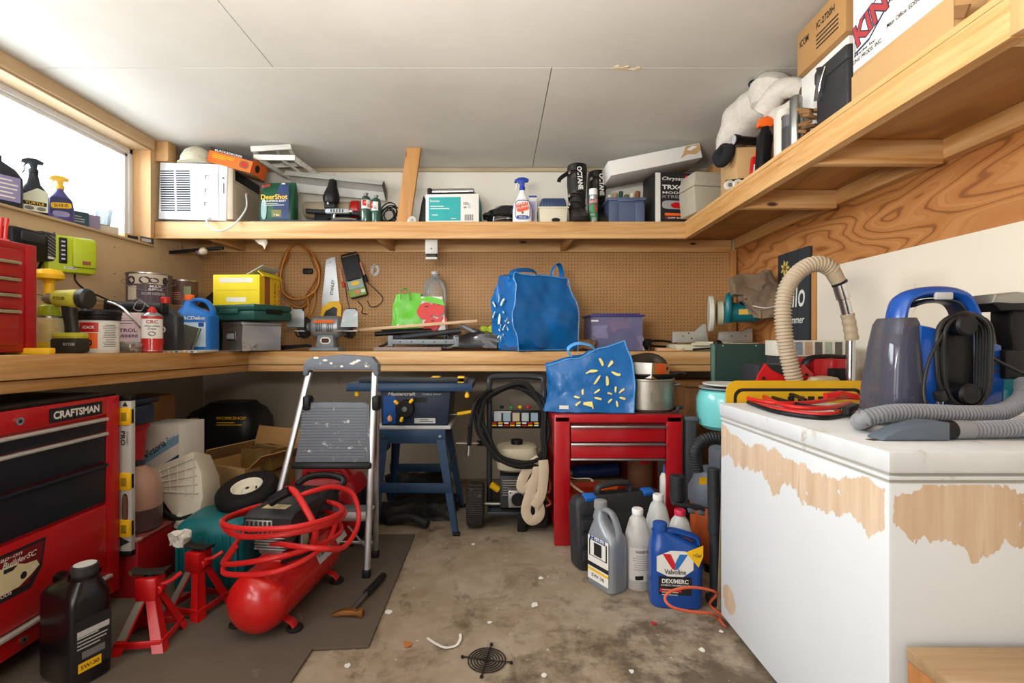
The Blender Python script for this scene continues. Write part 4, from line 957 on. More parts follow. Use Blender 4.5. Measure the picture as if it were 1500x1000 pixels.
m = MB(); m.box((0, 0, .006), (.22, .26, .012), pm('newsprint', '#c9c6ba', .9), .001); [m.rect((-.09 + k*.025, -.13, .006), .016, .008, pm(('tan_scrap', 'label_blue', 'rose_print')[k % 3], '#888888')) for k in range(8)]; m.thing('newspaper', 'folded newspaper lying in front of the sky blue jug', 'newspaper', at(292, 2.83, BL(2.8)) + Vector((.03, -.16, 0)), rz=8)
m = MB(); m.poly([(-.09, -.06), (.08, -.08), (.1, .02), (-.02, .07)], (0, 0, .0015), PAPER, '+z'); m.poly([(.0, -.09), (.12, -.05), (.06, .05)], (.03, 0, .003), PAPER, '+z'); m.thing('loose_paper', 'loose white paper sheet poking over the bench edge by the tin', 'paper', (X(335, 3.06) - .02, 3.03, BL(3.03) + .001), rz=-6)
# galvanised tin
TIN = pm('galvanised_tin', '#b7bbbd', .32, .85, dirt=('#6e675a', .35, 9), var=.15)
w, d, h = .26, .25, .185; rz = -36
c = at(355, 3.0, BT) - Matrix.Rotation(R(rz), 3, 'Z') @ Vector((w/2, -d/2, 0)); c.z = BT + .006
t = thing('metal_tin', 'dented silver metal tin box with a card holder on its front', 'tin', c, rz=rz)
m = MB(); m.sbox((0, 0, h*.44), (w, d, h*.88), TIN, 6); m.deform(crumple(9, .006, 5, False)); m.build('body', t)
m = MB(); m.box((0, 0, h*.93), (w + .012, d + .012, h*.14), TIN, .008); m.build('lid', t)
m = MB(); m.box((0, -d/2 - .006, h*.5), (.11, .006, .055), STEEL, .003); m.rect((0, -d/2 - .0095, h*.5), .09, .035, LGREY); m.build('card_holder', t)
# green case
GC = pm('dark_green_case', '#1f4a42', .45, dirt=('#3f6a5f', .25, 15))
w, d, h = .37, .30, .10; rz = -22
c = at(372, 2.94, BT) - Matrix.Rotation(R(rz), 3, 'Z') @ Vector((w/2, -d/2, 0)); c.z = BT + .196
t = thing('tool_case', 'flat dark green plastic tool case lying on the metal tin', 'tool case', c, rz=rz)
m = MB(); m.box((0, 0, h*.3), (w, d, h*.58), GC, .01); m.build('base', t)
m = MB(); m.box((0, 0, h*.8), (w, d, h*.4), GC, .012); m.build('lid', t)
m = MB(); m.box((-.02, -d/2 - .006, h*.56), (.16, .016, .03), GC, .006); m.box((w/2 + .004, 0, h*.56), (.01, .12, .03), BLACK, .003); m.build('latch', t)
m = MB(); m.loft([(0, 0, 0, .17, .10, 2.4), (.2, 0, 0, .17, .10, 2.4), (.34, .02, 0, .14, .08, 2.4), (.42, .04, 0, .07, .04, 2.2), (.44, .05, 0, .01, .01, 2)], pm('black_cloth', '#1d1c1c', .9), 24); m.deform(crumple(7, .012, 9)); m.thing('black_bag', 'black cloth bag standing behind the dark green case', 'bag', at(318, 3.62, BT + .004))
# yellow carton
YC = pm('yellow_card', '#e6cf1f', .6); YB2 = pm('yellow_brown_print', '#8a5a20', .6)
def art(m, w, d, h):
    y = -d/2; m.rect((0, y, h*.82), w*.72, h*.14, PAPER); m.rect((0, y, h*.2), w*.42, h*.14, PAPER); m.rect((.0, y, h*.5), w*.9, .002, YB2)
    x = w/2; m.rect((x, -d*.38, h*.5), d*.18, h*.9, YEL, '+x'); m.rect((x, -d*.14, h*.5), d*.26, h*.96, YB2, '+x', lift=.0009); m.rect((x, d*.22, h*.5), d*.34, h*.9, YEL, '+x'); m.text('HUSKY', (x, d*.42, h*.45), h*.7, d*.1, BRED, '+x', rot=90); m.text('2 x 4 Basics', (x, d*.22, h*.45), h*.75, d*.08, INK, '+x', rot=90)
    m.lines((x, -d*.14, h*.5), d*.2, h*.7, 6, BRED, '+x', lift=.0014)
t = carton('yellow_carton', 'bright yellow carton with open top flaps on the dark green case', 'box', at(363, 3.22, BT + .292), .305, .26, .20, YC, rz=-3, art=art)
m = MB(); m.box((.10, .02, .235), (.12, .23, .004), LGREY, rot=(0, -28, 0)); m.box((.145, .02, .21), (.05, .25, .004), YC, rot=(0, 40, 0)); m.build('open_flap', t)
# hung on the pegboard
PB = YB - .009
OC = pm('orange_cord', '#c9863a', .6); OC2 = pm('brown_cord', '#8f5f2c', .6)
t = thing('extension_cable', 'orange extension cord hanging in long loops on the pegboard', 'cord', (0, PB - .03, 0))
m = MB(); pr = random.Random(6)
def q(x, y, dy=0): return Vector((X(x, PB - .03), dy, Z(y, PB - .03)))
for k in range(6):
    a, b = pr.uniform(-6, 5), pr.uniform(-6, 6); yy = -.03 + k*.011
    m.tube([q(438 + a*.4, 358, yy), q(452 + a, 366, yy), q(463 + b, 388, yy), q(467 + a, 405 + b, yy), q(458 + b, 425 + a, yy), q(440, 436 + k*4 + a, yy), q(420 - k*2, 428 + b, yy), q(412 - k + a*.6, 405, yy), q(417 + b*.6, 380, yy), q(426 + a*.5, 364, yy)], .0068, (OC, OC2)[k % 2], 6, 5, closed=True)
m.tube([q(447, 430, -.01), q(452, 445), q(449, 462)], .006, OC, 6); m.tube([q(462, 425, -.01), q(461, 445), q(455, 462)], .006, OC, 6)
m.build('cord_loops', t)
m = MB(); m.cyl((X(440, PB), .03, Z(359, PB)), (X(440, PB), -.03, Z(359, PB)), .005, STEEL, seg=8); m.build('hook', t)
t = thing('hand_saw', 'hand saw with yellow handle hanging blade up on the pegboard', 'saw', (0, PB - .012, 0))
S = lambda x, y: (X(x, PB - .01), Z(y, PB - .01))
m = MB(); m.prism([S(478, 379), S(491, 376), S(498, 446), S(471, 449)], .0014, pm('saw_blade', '#a7a9a9', .3, .9, dirt=('#6a6258', .3, 20)), 'y'); m.text('STANLEY', (X(487, PB - .01), -.001, Z(421, PB - .01)), .12, .024, INK, rot=84, lift=.0015, bold=.03); m.build('blade', t)
m = MB(); m.cyl((S(484, 384)[0], .012, S(484, 384)[1]), (S(484, 384)[0], -.012, S(484, 384)[1]), .004, STEEL, seg=8); m.build('hook', t)
m = MB()
outer = [S(470, 462), S(473, 449), S(483, 442), S(497, 441), S(501, 448), S(500, 468), S(494, 471), S(475, 471)]
m.prism(outer, .022, YEL, 'y', bev=.003)
m.build('handle', t)
m = MB(); m.prism([S(474, 463), S(478, 455), S(490, 449), S(495, 452), S(494, 466), S(477, 467)], .024, DGREY, 'y', bev=.002); m.build('grip_insert', t)
t = thing('battery_tester', 'black and green battery tester with probes hanging on the pegboard', 'tester', (0, PB - .03, 0))
m = MB(); cx, cz = X(521, PB), Z(406, PB); TR = 14
mm = MB(); m.at((cx, 0, cz), (0, -0, 0)); M0 = Matrix.Translation((cx, 0, cz)) @ Matrix.Rotation(R(-TR), 4, 'Y')
M0 = Matrix.Translation((cx, 0, cz)) @ Matrix.Rotation(R(TR), 4, 'Y').inverted()
m.T = M0; m.box((0, 0, 0), (.135, .05, .33), DGREY, .01); m.build('case', t)
m = MB(); m.T = M0; m.rect((0, -.025, .05), .11, .16, BLACK); m.rect((0, -.025, -.06), .12, .075, pm('tester_print', '#8fa39d', .5)); m.rect((0, -.025, -.055), .07, .03, YEL, ell=2, lift=.0012); m.rect((0, -.025, -.128), .13, .055, pm('tester_green', '#7d9a35', .5)); m.rect((0, -.025, -.125), .035, .03, BRED, lift=.0012); m.rect((.045, -.025, -.125), .03, .025, PAPER, lift=.0012); m.build('front_panel', t)
m = MB(); m.T = M0; m.tube([(-.067, 0, .15), (-.06, 0, .185), (.06, 0, .185), (.067, 0, .15)], .006, BLACK, 6, smooth=False); m.build('hanging_loop', t)
for (xa, ya, xb, yb, xc, yc, c1) in ((499, 393, 503, 413, 506, 421, BRED), (529, 385, 535, 403, 539, 413, BLACK)):
    m = MB(); m.cyl(q(xa, ya, -.02), q(xb, yb, -.02), .008, pm('probe_pink', '#c98a76', .5)); m.cyl(q(xb, yb, -.02), q(xc, yc, -.02), .011, c1, bev=.003); m.build('probe', t)
m = MB(); m.tube([q(538, 413, -.01), q(551, 425), q(561, 437), q(554, 447), q(543, 449), q(538, 440)], .0035, BLACK, 6); m.tube([q(507, 422, -.01), q(509, 440), q(513, 455), q(516, 470)], .0035, BLACK, 6); m.tube([q(524, 441), q(531, 450), q(530, 458), q(538, 460)], .004, BLACK, 6); m.build('leads', t)
t = thing('wire_coil', 'small coil of shiny wire hanging on the pegboard beside the tester', 'wire', (X(550, PB), PB - .012, Z(396, PB)))
m = MB(); [m.tube([(math.cos(a)*(.034 - k*.006), k*.002, math.sin(a)*(.042 - k*.006)) for a in [2*PI*i/12 for i in range(12)]], .0022, STEEL, 6, 3, closed=True) for k in range(4)]; m.build('coil', t)
m = MB(); m.cyl((0, .012, .042), (0, -.014, .042), .003, STEEL, seg=8); m.build('hook', t)
m = MB(); m.box((0, 0, 0), (.075, .03, .04), BLACK, .008); m.cyl((.03, .0, 0), (.03, .02, 0), .006, STEEL, seg=8); m.thing('peg_holder', 'small black plastic holder pinned to the pegboard behind the orange cord', 'holder', P(451, 397, PB - .015))
# bench grinder
GRM = pm('grinder_silver', '#9aa0a4', .38, .5); GRD = pm('grinder_grey', '#7d858c', .45)
D0 = 3.42
t = thing('bench_grinder', 'silver bench grinder with clear eye shields on the back bench', 'grinder', at(480, D0, BT))
m = MB(); m.box((0, 0, .012), (.21, .17, .024), GRD, .006, taper=(.9, .9)); m.box((0, 0, .065), (.13, .12, .09), GRD, .012, taper=(.85, .9)); m.rect((.005, -.061, .07), .075, .05, PAPER, ell=2.2); m.rect((.005, -.061, .07), .05, .03, INK, ell=5, lift=.001); m.text('6 in', (.005, -.061, .07), .03, .015, BRED, lift=.0016); m.build('pedestal', t)
m = MB(); M1 = Matrix.Translation((0, 0, .165)) @ Matrix.Rotation(R(90), 4, 'Y')
m.lathe([(.03, -.125), (.062, -.10), (.074, -.09), (.078, -.075), (.078, .075), (.074, .09), (.062, .10), (.03, .125)], GRM, 32, M=M1)
m.rect((0, -.078, .215), .13, .03, BRED, lift=.003, wrap=0, face=Matrix.Rotation(R(-40), 3, 'X') @ FACE['-y']) if 0 else None
for xx in (-.04, .035): [m.box((xx + k*.012 - .012, -.079, .16), (.003, .008, .055), DGREY) for k in range(4)]
m.rect((.0, -.0785, .203), .14, .022, ORANGE, face=Matrix.Rotation(R(-28), 3, 'X') @ FACE['-y'], lift=-.004)
m.build('motor', t)
for s, nm in ((-1, 'l'), (1, 'r')):
    m = MB(); m.lathe([(.0, -.022), (.068, -.022), (.075, -.015), (.075, .015), (.068, .022), (0, .022)], DGREY, 32, M=Matrix.Translation((s*.16, .0, .16)) @ Matrix.Rotation(R(90), 4, 'Y')); m.cyl((s*.11, 0, .165), (s*.14, 0, .165), .03, GRM); q2 = m.build('wheel_guard', t)
    m = MB(); m.prism([(-.06, -.055), (.06, -.055), (.05, .05), (.03, .075), (-.03, .075), (-.05, .05)], .004, pm('shield_plate', '#a9b3b8', .25, .4, var=.2), 'y', (s*.185, -.09, .215), rot=(-16, 0, 0)); m.box((s*.185, -.055, .285), (.07, .02, .02), BLACK, .004); m.build('eye_shield', t)
    m = MB(); m.box((s*.18, -.11, .135), (.14, .05, .006), STEEL, .001); m.tube([(s*.14, -.07, .10), (s*.17, -.10, .10), (s*.18, -.11, .132)], .006, BLACK); m.build('tool_rest', t)
m = MB(); m.tube([(-.30, -.06, .02), (-.26, -.07, .024), (-.2, -.06, .03), (-.13, -.04, .035), (-.1, -.03, .03)], .017, BLACK, r1=.008); m.build('switch_cord', t)
# shopping bags with apples
AG = pm('leaf_green_bag', '#5bb81e', .3, var=.12, coat=.2); AP = pm('apple_red', '#c8312f', .4, var=.2, scale=30); APY = pm('apple_blush', '#d98a5a', .4)
t = thing('shopping_bag', 'lime green shopping bag with red apples printed on its side', 'bag', at(610, 3.60, BT + .10), rz=0)
t.scale = (1, 1, 1.12)
df = crumple(11, .012, 4)
m = MB(); m.sbox((-.07, 0, .14), (.23, .12, .28), AG, 12); m.sbox((.13, .01, .13), (.21, .12, .26), pm('bag_white', '#dcd9d2', .4), 10)
m.deform(lambda p: df(Vector((p.x * (1 - .18 * p.z / .28) , p.y * (1 - .5 * p.z / .28), p.z)))); m.build('bag_body', t)
m = MB()
for (cx, cz, r) in ((.075, .165, .06), (.165, .18, .055), (.12, .075, .055), (.195, .09, .042), (.07, .045, .04)):
    m.poly([(math.cos(a)*r*(1 + .06*math.sin(3*a)), math.sin(a)*r*.92) for a in [2*PI*i/18 for i in range(18)]], (cx + .0, -.082, cz), AP if r > .041 else APY, rot=cz*200, lift=.003 + cz*.01); m.rect((cx + .01, -.082, cz + r*.5), r*.5, r*.16, pm('stem_brown', '#5a2a1c'), lift=.006 + cz*.01, ell=2)
m.poly([(.02, .24), (.22, .2), (.2, .24), (.1, .265)], (0, -.082, 0), AG, lift=.009); m.poly([(.16, .0), (.23, .0), (.215, .12)], (0, -.088, .01), PAPER, lift=.004); m.deform(lambda p: Vector((p.x, p.y + .035 * p.z / .25, p.z))); m.build('apple_print', t)
m = MB(); m.tube([(-.11, -.05, .24), (-.1, -.05, .3), (-.06, -.04, .31), (-.04, -.04, .24)], 0, AG, 6, flat=(.002, .009)); m.build('strap', t)
CLP = glass('clear_plastic', '#dfe6e8', .08, .2)
t = thing('water_bottle', 'large clear plastic bottle standing behind the apple bag', 'bottle', at(637, 3.76, BT + .002))
m = MB(); bottle_loft(m, [(0, .075), (.01, .088), (.42, .088), (.47, .086), (.52, .07), (.55, .045), (.565, .025), (.59, .023)], CLP, 2, 32, 1); m.build('bottle', t) if 0 else m.build('bottle', t)
m = MB(); m.lathe([(.026, .58), (.026, .60), (.0, .60)], pm('frosted_cap', '#c9cdd0', .4)); m.build('cap', t)
# folding stand and strip of wood
t = thing('folding_stand', 'grey folding metal stand with black tubes on a pale board', 'stand', at(620, 3.46, BT + .026))
m = MB(); m.box((.01, -.06, .035), (.44, .03, .036), GRD, .006); [m.cyl((-.15 + k*.08, -.0745, .035), (-.15 + k*.08, -.0765, .035), .005, BLACK, seg=8) for k in range(5)]; m.box((.01, .09, .035), (.44, .03, .036), GRD, .006); m.build('rail', t)
m = MB(); m.cyl((-.34, -.02, .09), (.06, .0, .115), .017, BLACK); m.cyl((-.30, .02, .11), (-.0, .03, .125), .012, DGREY); m.build('tube', t)
m = MB(); m.cyl((-.16, -.03, .065), (.27, -.01, .115), .02, DGREY); m.box((-.18, -.03, .065), (.07, .04, .036), BLACK, .006); m.build('leg', t)
for xx in (-.22, .24):
    m = MB(); m.box((xx, -.05, .04), (.04, .04, .08), GRD, .008); m.tube([(xx - .02, -.05, .03), (xx - .05, -.06, .01), (xx - .08, -.06, .0)], .009, BLACK); m.build('hinge', t)
t2 = MB(); t2.box((0, 0, .0125), (.46, .22, .025), pm('mauve_board', '#8f7f78', .7), .002); t2.thing('pale_board', 'mauve grey board lying flat under the folding stand', 'board', at(601, 3.42, BT))
m = MB(); m.box((0, 0, .008), (.88, .045, .02), wood('pale_strip', '#d9bd9c', '#c09a70', 0, knots=False), .001); m.thing('wood_strip', 'long thin strip of pale wood resting on the black tubes', 'board', at(609, 3.44, BT + .168), rot=(0, -4.3, 0))
m = MB(); pr = random.Random(13)
m.sbox((0, 0, .05), (.46, .2, .10), pm('black_film', '#202125', .35, coat=.3), 10); m.deform(crumple(8, .035, 6)); m.thing('black_plastic_bag', 'crumpled black plastic bag on the bench beside the big blue bag', 'bag', at(700, 3.50, BT + .016), ang=25)
t = thing('tripod_legs', 'grey folded tripod lying over the crumpled black bag', 'tripod', at(697, 3.48, BT + .135), rot=(0, 16, 0))
for k, (dy, dx) in enumerate(((-.02, 0), (.02, .01), (.0, -.02))): m = MB(); m.cyl((-.1 + dx, dy, .012), (.12 + dx, dy*1.8, -.03), .013, GRD, r1=.009); m.build('leg', t)
m = MB(); m.box((.0, 0, .0), (.06, .07, .035), DGREY, .008); m.build('hub', t)
m = MB(); m.sbox((0, 0, .03), (.12, .08, .06), LIME, 6); m.deform(crumple(20, .018, 8)); m.thing('lime_glove', 'small crumpled lime green cloth by the big blue bag', 'cloth', at(716, 3.62, BT + .11))
# big blue bag and its smaller twin below use the same film
BB = pm('blue_bag_film', '#075c9e', .33, var=.25, scale=9, coat=.12, bump=.002); BBL = pm('blue_bag_pale', '#4f93cf', .3, var=.15); SUN = pm('sun_print', '#e0cf7a', .5); SUN2 = pm('sun_print_pale', '#cfd8b5', .5); BBD = pm('blue_bag_dark', '#0b4f94', .3)
def spark(m, cx, cz, y, r, mat, rot=0):
    for k in range(6): petal(m, cx, cz, y, r*.62, r*.26, rot + 90 + k*60, r*.38, mat)
t = thing('blue_shopping_bag', 'big stuffed blue shopping bag with pale sun prints on the workbench', 'bag', at(783, 3.36, BT + .003), rz=24)
w, d, h = .42, .36, .50
df = crumple(5.0, .038, 7)
def shp(p):
    k = p.z / h
    s = 1 + .10 * math.sin(PI * k) - .08 * k
    return df(Vector((p.x * s - .03 * k, p.y * s * (1 - .32 * max(0, k - .6)), p.z - .02 * (p.x / w) * k)))
fix = lambda p: Vector((p.x, p.y, max(p.z, .0)))
m = MB(); m.sbox((0, 0, h/2), (w, d, h), BB, 16); m.deform(lambda p: fix(shp(p)) if p.z > .02 else Vector((p.x*.95, p.y*.95, 0))); m.build('bag_body', t, ang=28)
m = MB()
for s in (-1, 1): m.tube([shp(Vector((s*w/2, -d/2 - .004, z))) + Vector((s*.006, -.004, 0)) for z in [h*k/10 for k in range(11)]], .004, BBL, 6, 3)
m.tube([shp(Vector((x, -d/2 - .004, h))) + Vector((0, -.004, .002)) for x in [-w/2 + w*k/8 for k in range(9)]], .004, BBL, 6, 3)
m.tube([Vector((x*.97, -d/2*.96, .006)) for x in [-w/2 + w*k/8 for k in range(9)]], .004, BBL, 6, 3)
m.build('piping', t)
for (pts) in (((-.2, -.10, .45), (-.24, -.13, .50), (-.17, -.12, .53), (-.05, -.08, .535), (.0, -.05, .50)), ((.10, -.05, .47), (.10, -.07, .55), (.15, -.06, .60), (.20, -.03, .54), (.19, -.0, .42))):
    m = MB(); m.tube(pts, 0, BB, 8, flat=(.003, .017)); m.build('strap', t)
m = MB(); df2 = lambda p: shp(p)
Mr = Matrix.Rotation(R(-90), 4, 'Z')
def onleft(cx, cz, r, mat):                        # prints on the left gusset
    k = MB(); spark(k, cx, cz, -w/2 - .016, r, mat)
    for f in k.bm.faces: m.add([shp(Mr @ v.co) + Vector((-.003, 0, 0)) for v in f.verts], [tuple(range(len(f.verts)))], mat)
    k.bm.free()
onleft(-.06, .28, .09, SUN2); onleft(-.03, .12, .06, SUN2); onleft(.09, .17, .05, SUN2)
m.build('sun_print', t)
# clear bin with purple lid
PUR = pm('purple_plastic', '#3b3a78', .4); 
t = thing('clear_bin', 'clear plastic bin with dark purple lid full of small things', 'storage box', at(897, 3.46, BT + .001), rz=1)
w, d, h = .36, .26, .235
CB = glass('smoky_clear_plastic', '#a9a8d6', .1, .22)
m = MB(); b = .003
m.b2((-w/2*.95, -d/2*.95, 0), (w/2*.95, d/2*.95, b), CB); m.box((0, -d/2*.98, h/2), (w*.98, b, h), CB); m.box((0, d/2*.98, h/2), (w*.98, b, h), CB); m.box((-w/2*.98, 0, h/2), (b, d*.96, h), CB); m.box((w/2*.98, 0, h/2), (b, d*.96, h), CB); m.build('tub', t)
m = MB(); m.box((0, 0, h + .006), (w*1.06, d*1.08, .014), PUR, .005); m.box((0, 0, h + .015), (w*.9, d*.9, .012), PUR, .005); m.build('lid', t)
m = MB(); m.rect((-.155, -d/2, .205), .05, .012, PAPER, lift=.004); m.build('sticker', t)
m = MB(); m.lathe([(0, 0), (.062, 0), (.066, .004), (.066, .02), (0, .022)], pm('salmon_disc', '#c07a66', .5), 28, rot=(80, 0, 0)); m.thing('tape_roll', 'salmon disc standing inside the clear bin', 'disc', at(906, 3.44, BT + .175))
m = MB(); m.sbox((0, 0, .05), (.10, .10, .10), pm('bag_white', '#dcd9d2', .5), 6); m.deform(crumple(15, .02, 12)); m.thing('white_cloth', 'crumpled white cloth inside the clear bin', 'cloth', at(877, 3.44, BT + .085))
m = MB(); m.lathe([(.04, 0), (.045, .004), (.045, .07), (.03, .08), (0, .08)], pm('indigo_jar', '#3a3a66', .3)); m.thing('indigo_jar', 'indigo jar standing at the bottom left inside the clear bin', 'jar', at(880, 3.42, BT + .005))
m = MB(); m.lathe([(0, 0), (.07, 0), (.075, .01), (.075, .045), (.05, .06), (0, .06)], pm('navy_case', '#2b2b52', .3), 28, rot=(78, 0, 0)); m.thing('navy_case', 'round navy case standing inside the clear bin', 'case', at(911, 3.45, BT + .081))
m = MB(); m.box((0, 0, .05), (.05, .16, .10), pm('brick_box', '#8a4a44', .6), .003); m.thing('brick_red_box', 'small brick red box at the left inside the clear bin', 'box', at(866, 3.47, BT + .005))
m = MB(); m.sbox((0, 0, .03), (.12, .10, .06), pm('brown_rag', '#6b5034', .9), 7); m.deform(crumple(18, .02, 15)); m.thing('brown_rag', 'crumpled brown rag between the big blue bag and clear bin', 'rag', at(858, 3.30, BT + .012))
# clamp and pruner handles
t = thing('spring_clamp', 'white and black clamp standing right of the clear bin', 'clamp', at(940, 3.36, BT))
m = MB(); m.prism([(-.03, .0), (-.01, .03), (-.02, .07), (-.035, .1), (.0, .11), (.012, .08), (.0, .05), (.02, .0)], .03, pm('clamp_white', '#c9c4b6', .4), 'y', bev=.004); m.build('jaw', t)
m = MB(); m.tube([(.0, 0, .08), (.05, .0, .03), (.05, 0, .0)], .009, BLACK); m.build('handle', t)
t = thing('bolt_cutter', 'black long-handled cutters lying beside the mitre saw', 'cutters', at(968, 3.46, BT + .006), rot=(0, 0, 0))
m = MB(); m.tube([(-.09, 0, .06), (0, .01, .062), (.12, .02, .05)], .008, BLACK); m.build('handle', t)
m = MB(); m.tube([(-.09, -.02, .03), (0, -.01, .022), (.12, .0, .022)], .008, BLACK); m.build('handle', t)
m = MB(); m.box((-.10, -.01, .04), (.06, .02, .075), BLACK, .008); m.build('head', t)
m = MB(); m.box((0, 0, .019), (.30, .09, .038), PINEX, .002); m.thing('timber_offcut', 'short pine offcut lying on the bench behind the cutters', 'wood', at(975, 3.66, BT), rz=3)
m = MB(); m.box((0, 0, .01), (.17, .12, .02), wood('offcut_pale', '#d3a87c', '#b98a5c', 0, knots=False), .001, shear=(.3, 0)); m.thing('wood_block', 'flat pale wood piece at the front edge of the bench by the saw', 'wood', at(980, 3.32, BT), rz=-8)
m = MB(); m.box((0, 0, .014), (.075, .07, .028), PAPER, .002); m.thing('white_block', 'small white block beside the flat pale wood piece', 'block', at(1010, 3.33, BT), rz=5)
# mitre saw
MSB = pm('saw_base_cream', '#c3c0a6', .45, dirt=('#8a866c', .3, 14)); MSA = pm('fence_aluminium', '#b9b9b4', .4, .7); MST = pm('saw_teal', '#0f6670', .4, coat=.2)
D1 = 3.36
t = thing('mitre_saw', 'teal and cream mitre saw with brown dust bag on the bench', 'mitre saw', at(1046, D1, BT + .001))
m = MB(); m.box((-.0, .0, .022), (.60, .22, .044), MSB, .012); m.box((.02, -.12, .045), (.44, .05, .02), MSB, .008); m.cyl((-.02, -.04, .045), (-.02, -.04, .062), .12, MSB, seg=36, bev=.004); m.build('base', t)
m = MB(); m.prism([(-.275, .055), (-.275, .13), (-.12, .133), (-.06, .185), (-.04, .185), (-.02, .055)], .02, MSA, 'y', (0, .05, 0), .002); [m.cyl((xx, .0395, zz), (xx, .0375, zz), .005, INK, seg=8) for xx, zz in ((-.2, .10), (-.14, .085), (-.16, .12))]; m.build('fence', t)
m = MB(); m.prism([(.05, .055), (.05, .13), (.22, .135), (.26, .155), (.288, .155), (.288, .055)], .02, MSA, 'y', (0, .05, 0), .002); [m.cyl((xx, .0395, .1), (xx, .0375, .1), .005, INK, seg=8) for xx in (.14, .24)]; m.build('fence', t)
HD = Matrix.Rotation(R(-19), 4, 'Z')
m = MB(); m.T = Matrix.Translation((-.03, -.02, .255)) @ HD; m.lathe([(.0, -.016), (.118, -.016), (.124, -.010), (.124, .010), (.118, .016), (0, .016)], pm('guard_white', '#c9c7b8', .4), 36, M=Matrix.Rotation(R(90), 4, 'Y')); m.build('blade_guard', t)
m = MB(); m.T = Matrix.Translation((-.018, -.02, .235)) @ HD; m.lathe([(0, -.001), (.118, -.001), (.118, .001), (0, .001)], STEEL, 40, M=Matrix.Rotation(R(90), 4, 'Y')); m.build('blade', t)
m = MB(); m.T = Matrix.Translation((-.0, -.03, .26)) @ HD; m.lathe([(.05, .0), (.085, .006), (.085, .04), (.066, .05, MST), (.068, .08), (.068, .24), (.056, .27), (.03, .28), (0, .28)], MSB, 30, M=Matrix.Rotation(R(90), 4, 'Y')); m.rect((.17, -.0685, .0), .075, .036, pm('sticker_gold', '#c9a23a', .5), lift=.002); m.build('motor', t)
m = MB(); m.tube([(.05, -.09, .20), (.04, -.125, .25), (.04, -.13, .31), (.045, -.12, .355), (.065, -.09, .37), (.08, -.06, .35), (.085, -.05, .30)], .024, MST, 12); m.build('handle', t)
m = MB(); m.cyl((-.05, -.14, .05), (-.05, -.19, .05), .024, BLACK, bev=.008); m.cyl((-.05, -.1, .05), (-.05, -.15, .05), .012, STEEL); m.build('mitre_knob', t)
df = crumple(8, .035, 21)
m = MB(); m.sbox((0, 0, 0), (.22, .10, .27), pm('dust_bag_cloth', '#7d6a55', .8, var=.2), 14); m.deform(lambda p: df(Vector((p.x*(1 - .9*max(0, -p.z)) - .30*p.z - (.05 if p.z > .05 and p.x < -.02 else 0), p.y*.9, p.z + .3*p.x*(p.z > 0)))) + Vector((.205, -.215, .36))); m.build('dust_bag', t, ang=25)
m = MB(); m.tube([(.12, -.285, .29), (.19, -.30, .275), (.26, -.285, .29), (.29, -.26, .32)], .004, PAPER); m.build('drawstring', t)
m = MB(); m.tube([(.12, -.05, .29), (.16, -.12, .31), (.2, -.18, .33)], .03, BLACK); m.build('dust_port', t)
m = MB(); m.tube([(-.2, -.13, .010), (-.12, -.15, .016), (-.04, -.16, .02), (.02, -.15, .03)], .006, BLACK); m.build('power_cord', t)
# window sill bottles: kept with the window things below
SILL = WZ0 + .0145
def sx(x, D): return X(x, D)
DK = pm('sill_dark_plastic', '#1f2530', .35)
t = thing('fluid_bottle', 'black bottle cut off at the left end of the window sill', 'bottle', (-2.395, X(0, 1) * 0 + 2.395*710/(731-6), SILL), rz=70)
m = MB(); m.loft([(0, 0, 0, .065, .036, 4), (.15, 0, 0, .065, .036, 4), (.19, -.01, 0, .05, .032, 3), (.22, -.03, 0, .02, .02, 2), (.245, -.03, 0, .02, .02, 2)], DK); m.build('bottle', t)
m = MB(); m.rect((.0, -.037, .09), .09, .12, pm('violet_label', '#8d86b0', .5)); m.lines((0, -.037, .09), .08, .1, 5, PAPER, lift=.0012); m.build('printed_label', t)
t = thing('trigger_bottle', 'dark trigger spray bottle with pale label on the window sill', 'spray bottle', (-2.39, 2.40*710/(731-46), SILL), rz=52)
m = MB(); bottle_loft(m, [(0, .052), (.006, .056), (.1, .058), (.13, .048), (.16, .028), (.20, .02), (.215, .018, 0, 2, 1)], DK, 3); m.build('bottle', t)
spray_head(t, .213, .018, DK, DK, 1, 1.0)
m = MB(); y = -.037; m.poly([(-.05, -.055), (.05, -.055), (.05, .05), (.01, .065), (-.05, .02)], (0, y, .07), pm('pale_green_label', '#c5cbb2', .5)); m.rect((0, y, .055), .09, .02, INK, lift=.0012); m.text('TURTLE', (0, y, .055), .07, .012, YEL, lift=.0018); m.rect((-.02, y, .03), .035, .02, GINK, ell=2, lift=.0012); m.rect((.025, y, .03), .035, .02, GINK, ell=2, lift=.0012); m.build('printed_label', t)
t = thing('trigger_bottle', 'blue-black spray bottle with yellow trigger on the window sill', 'spray bottle', (-2.388, 2.395*710/(731-86), SILL), rz=50)
m = MB(); bottle_loft(m, [(0, .055), (.006, .06), (.07, .06), (.12, .052), (.15, .03), (.17, .017, 0, 2, 1), (.18, .016, 0, 2, 1)], pm('violet_plastic', '#4e4a86', .3), 2.6); m.build('bottle', t)
spray_head(t, .178, .017, pm('yellow_trigger', '#e0b23a', .4), YEL, 1, .95)
m = MB(); y = -.0375; m.rect((0, y, .08), .09, .1, pm('navy_label', '#2a2f5a', .5), ell=5); m.rect((0, y, .085), .085, .03, YEL, rot=8, ell=5, lift=.0012); m.text('SHINE', (0, y, .085), .06, .016, INK, rot=8, lift=.0018); m.rect((0, y, .04), .07, .03, pm('violet_label', '#8d86b0'), ell=3, lift=.0012); m.build('printed_label', t)
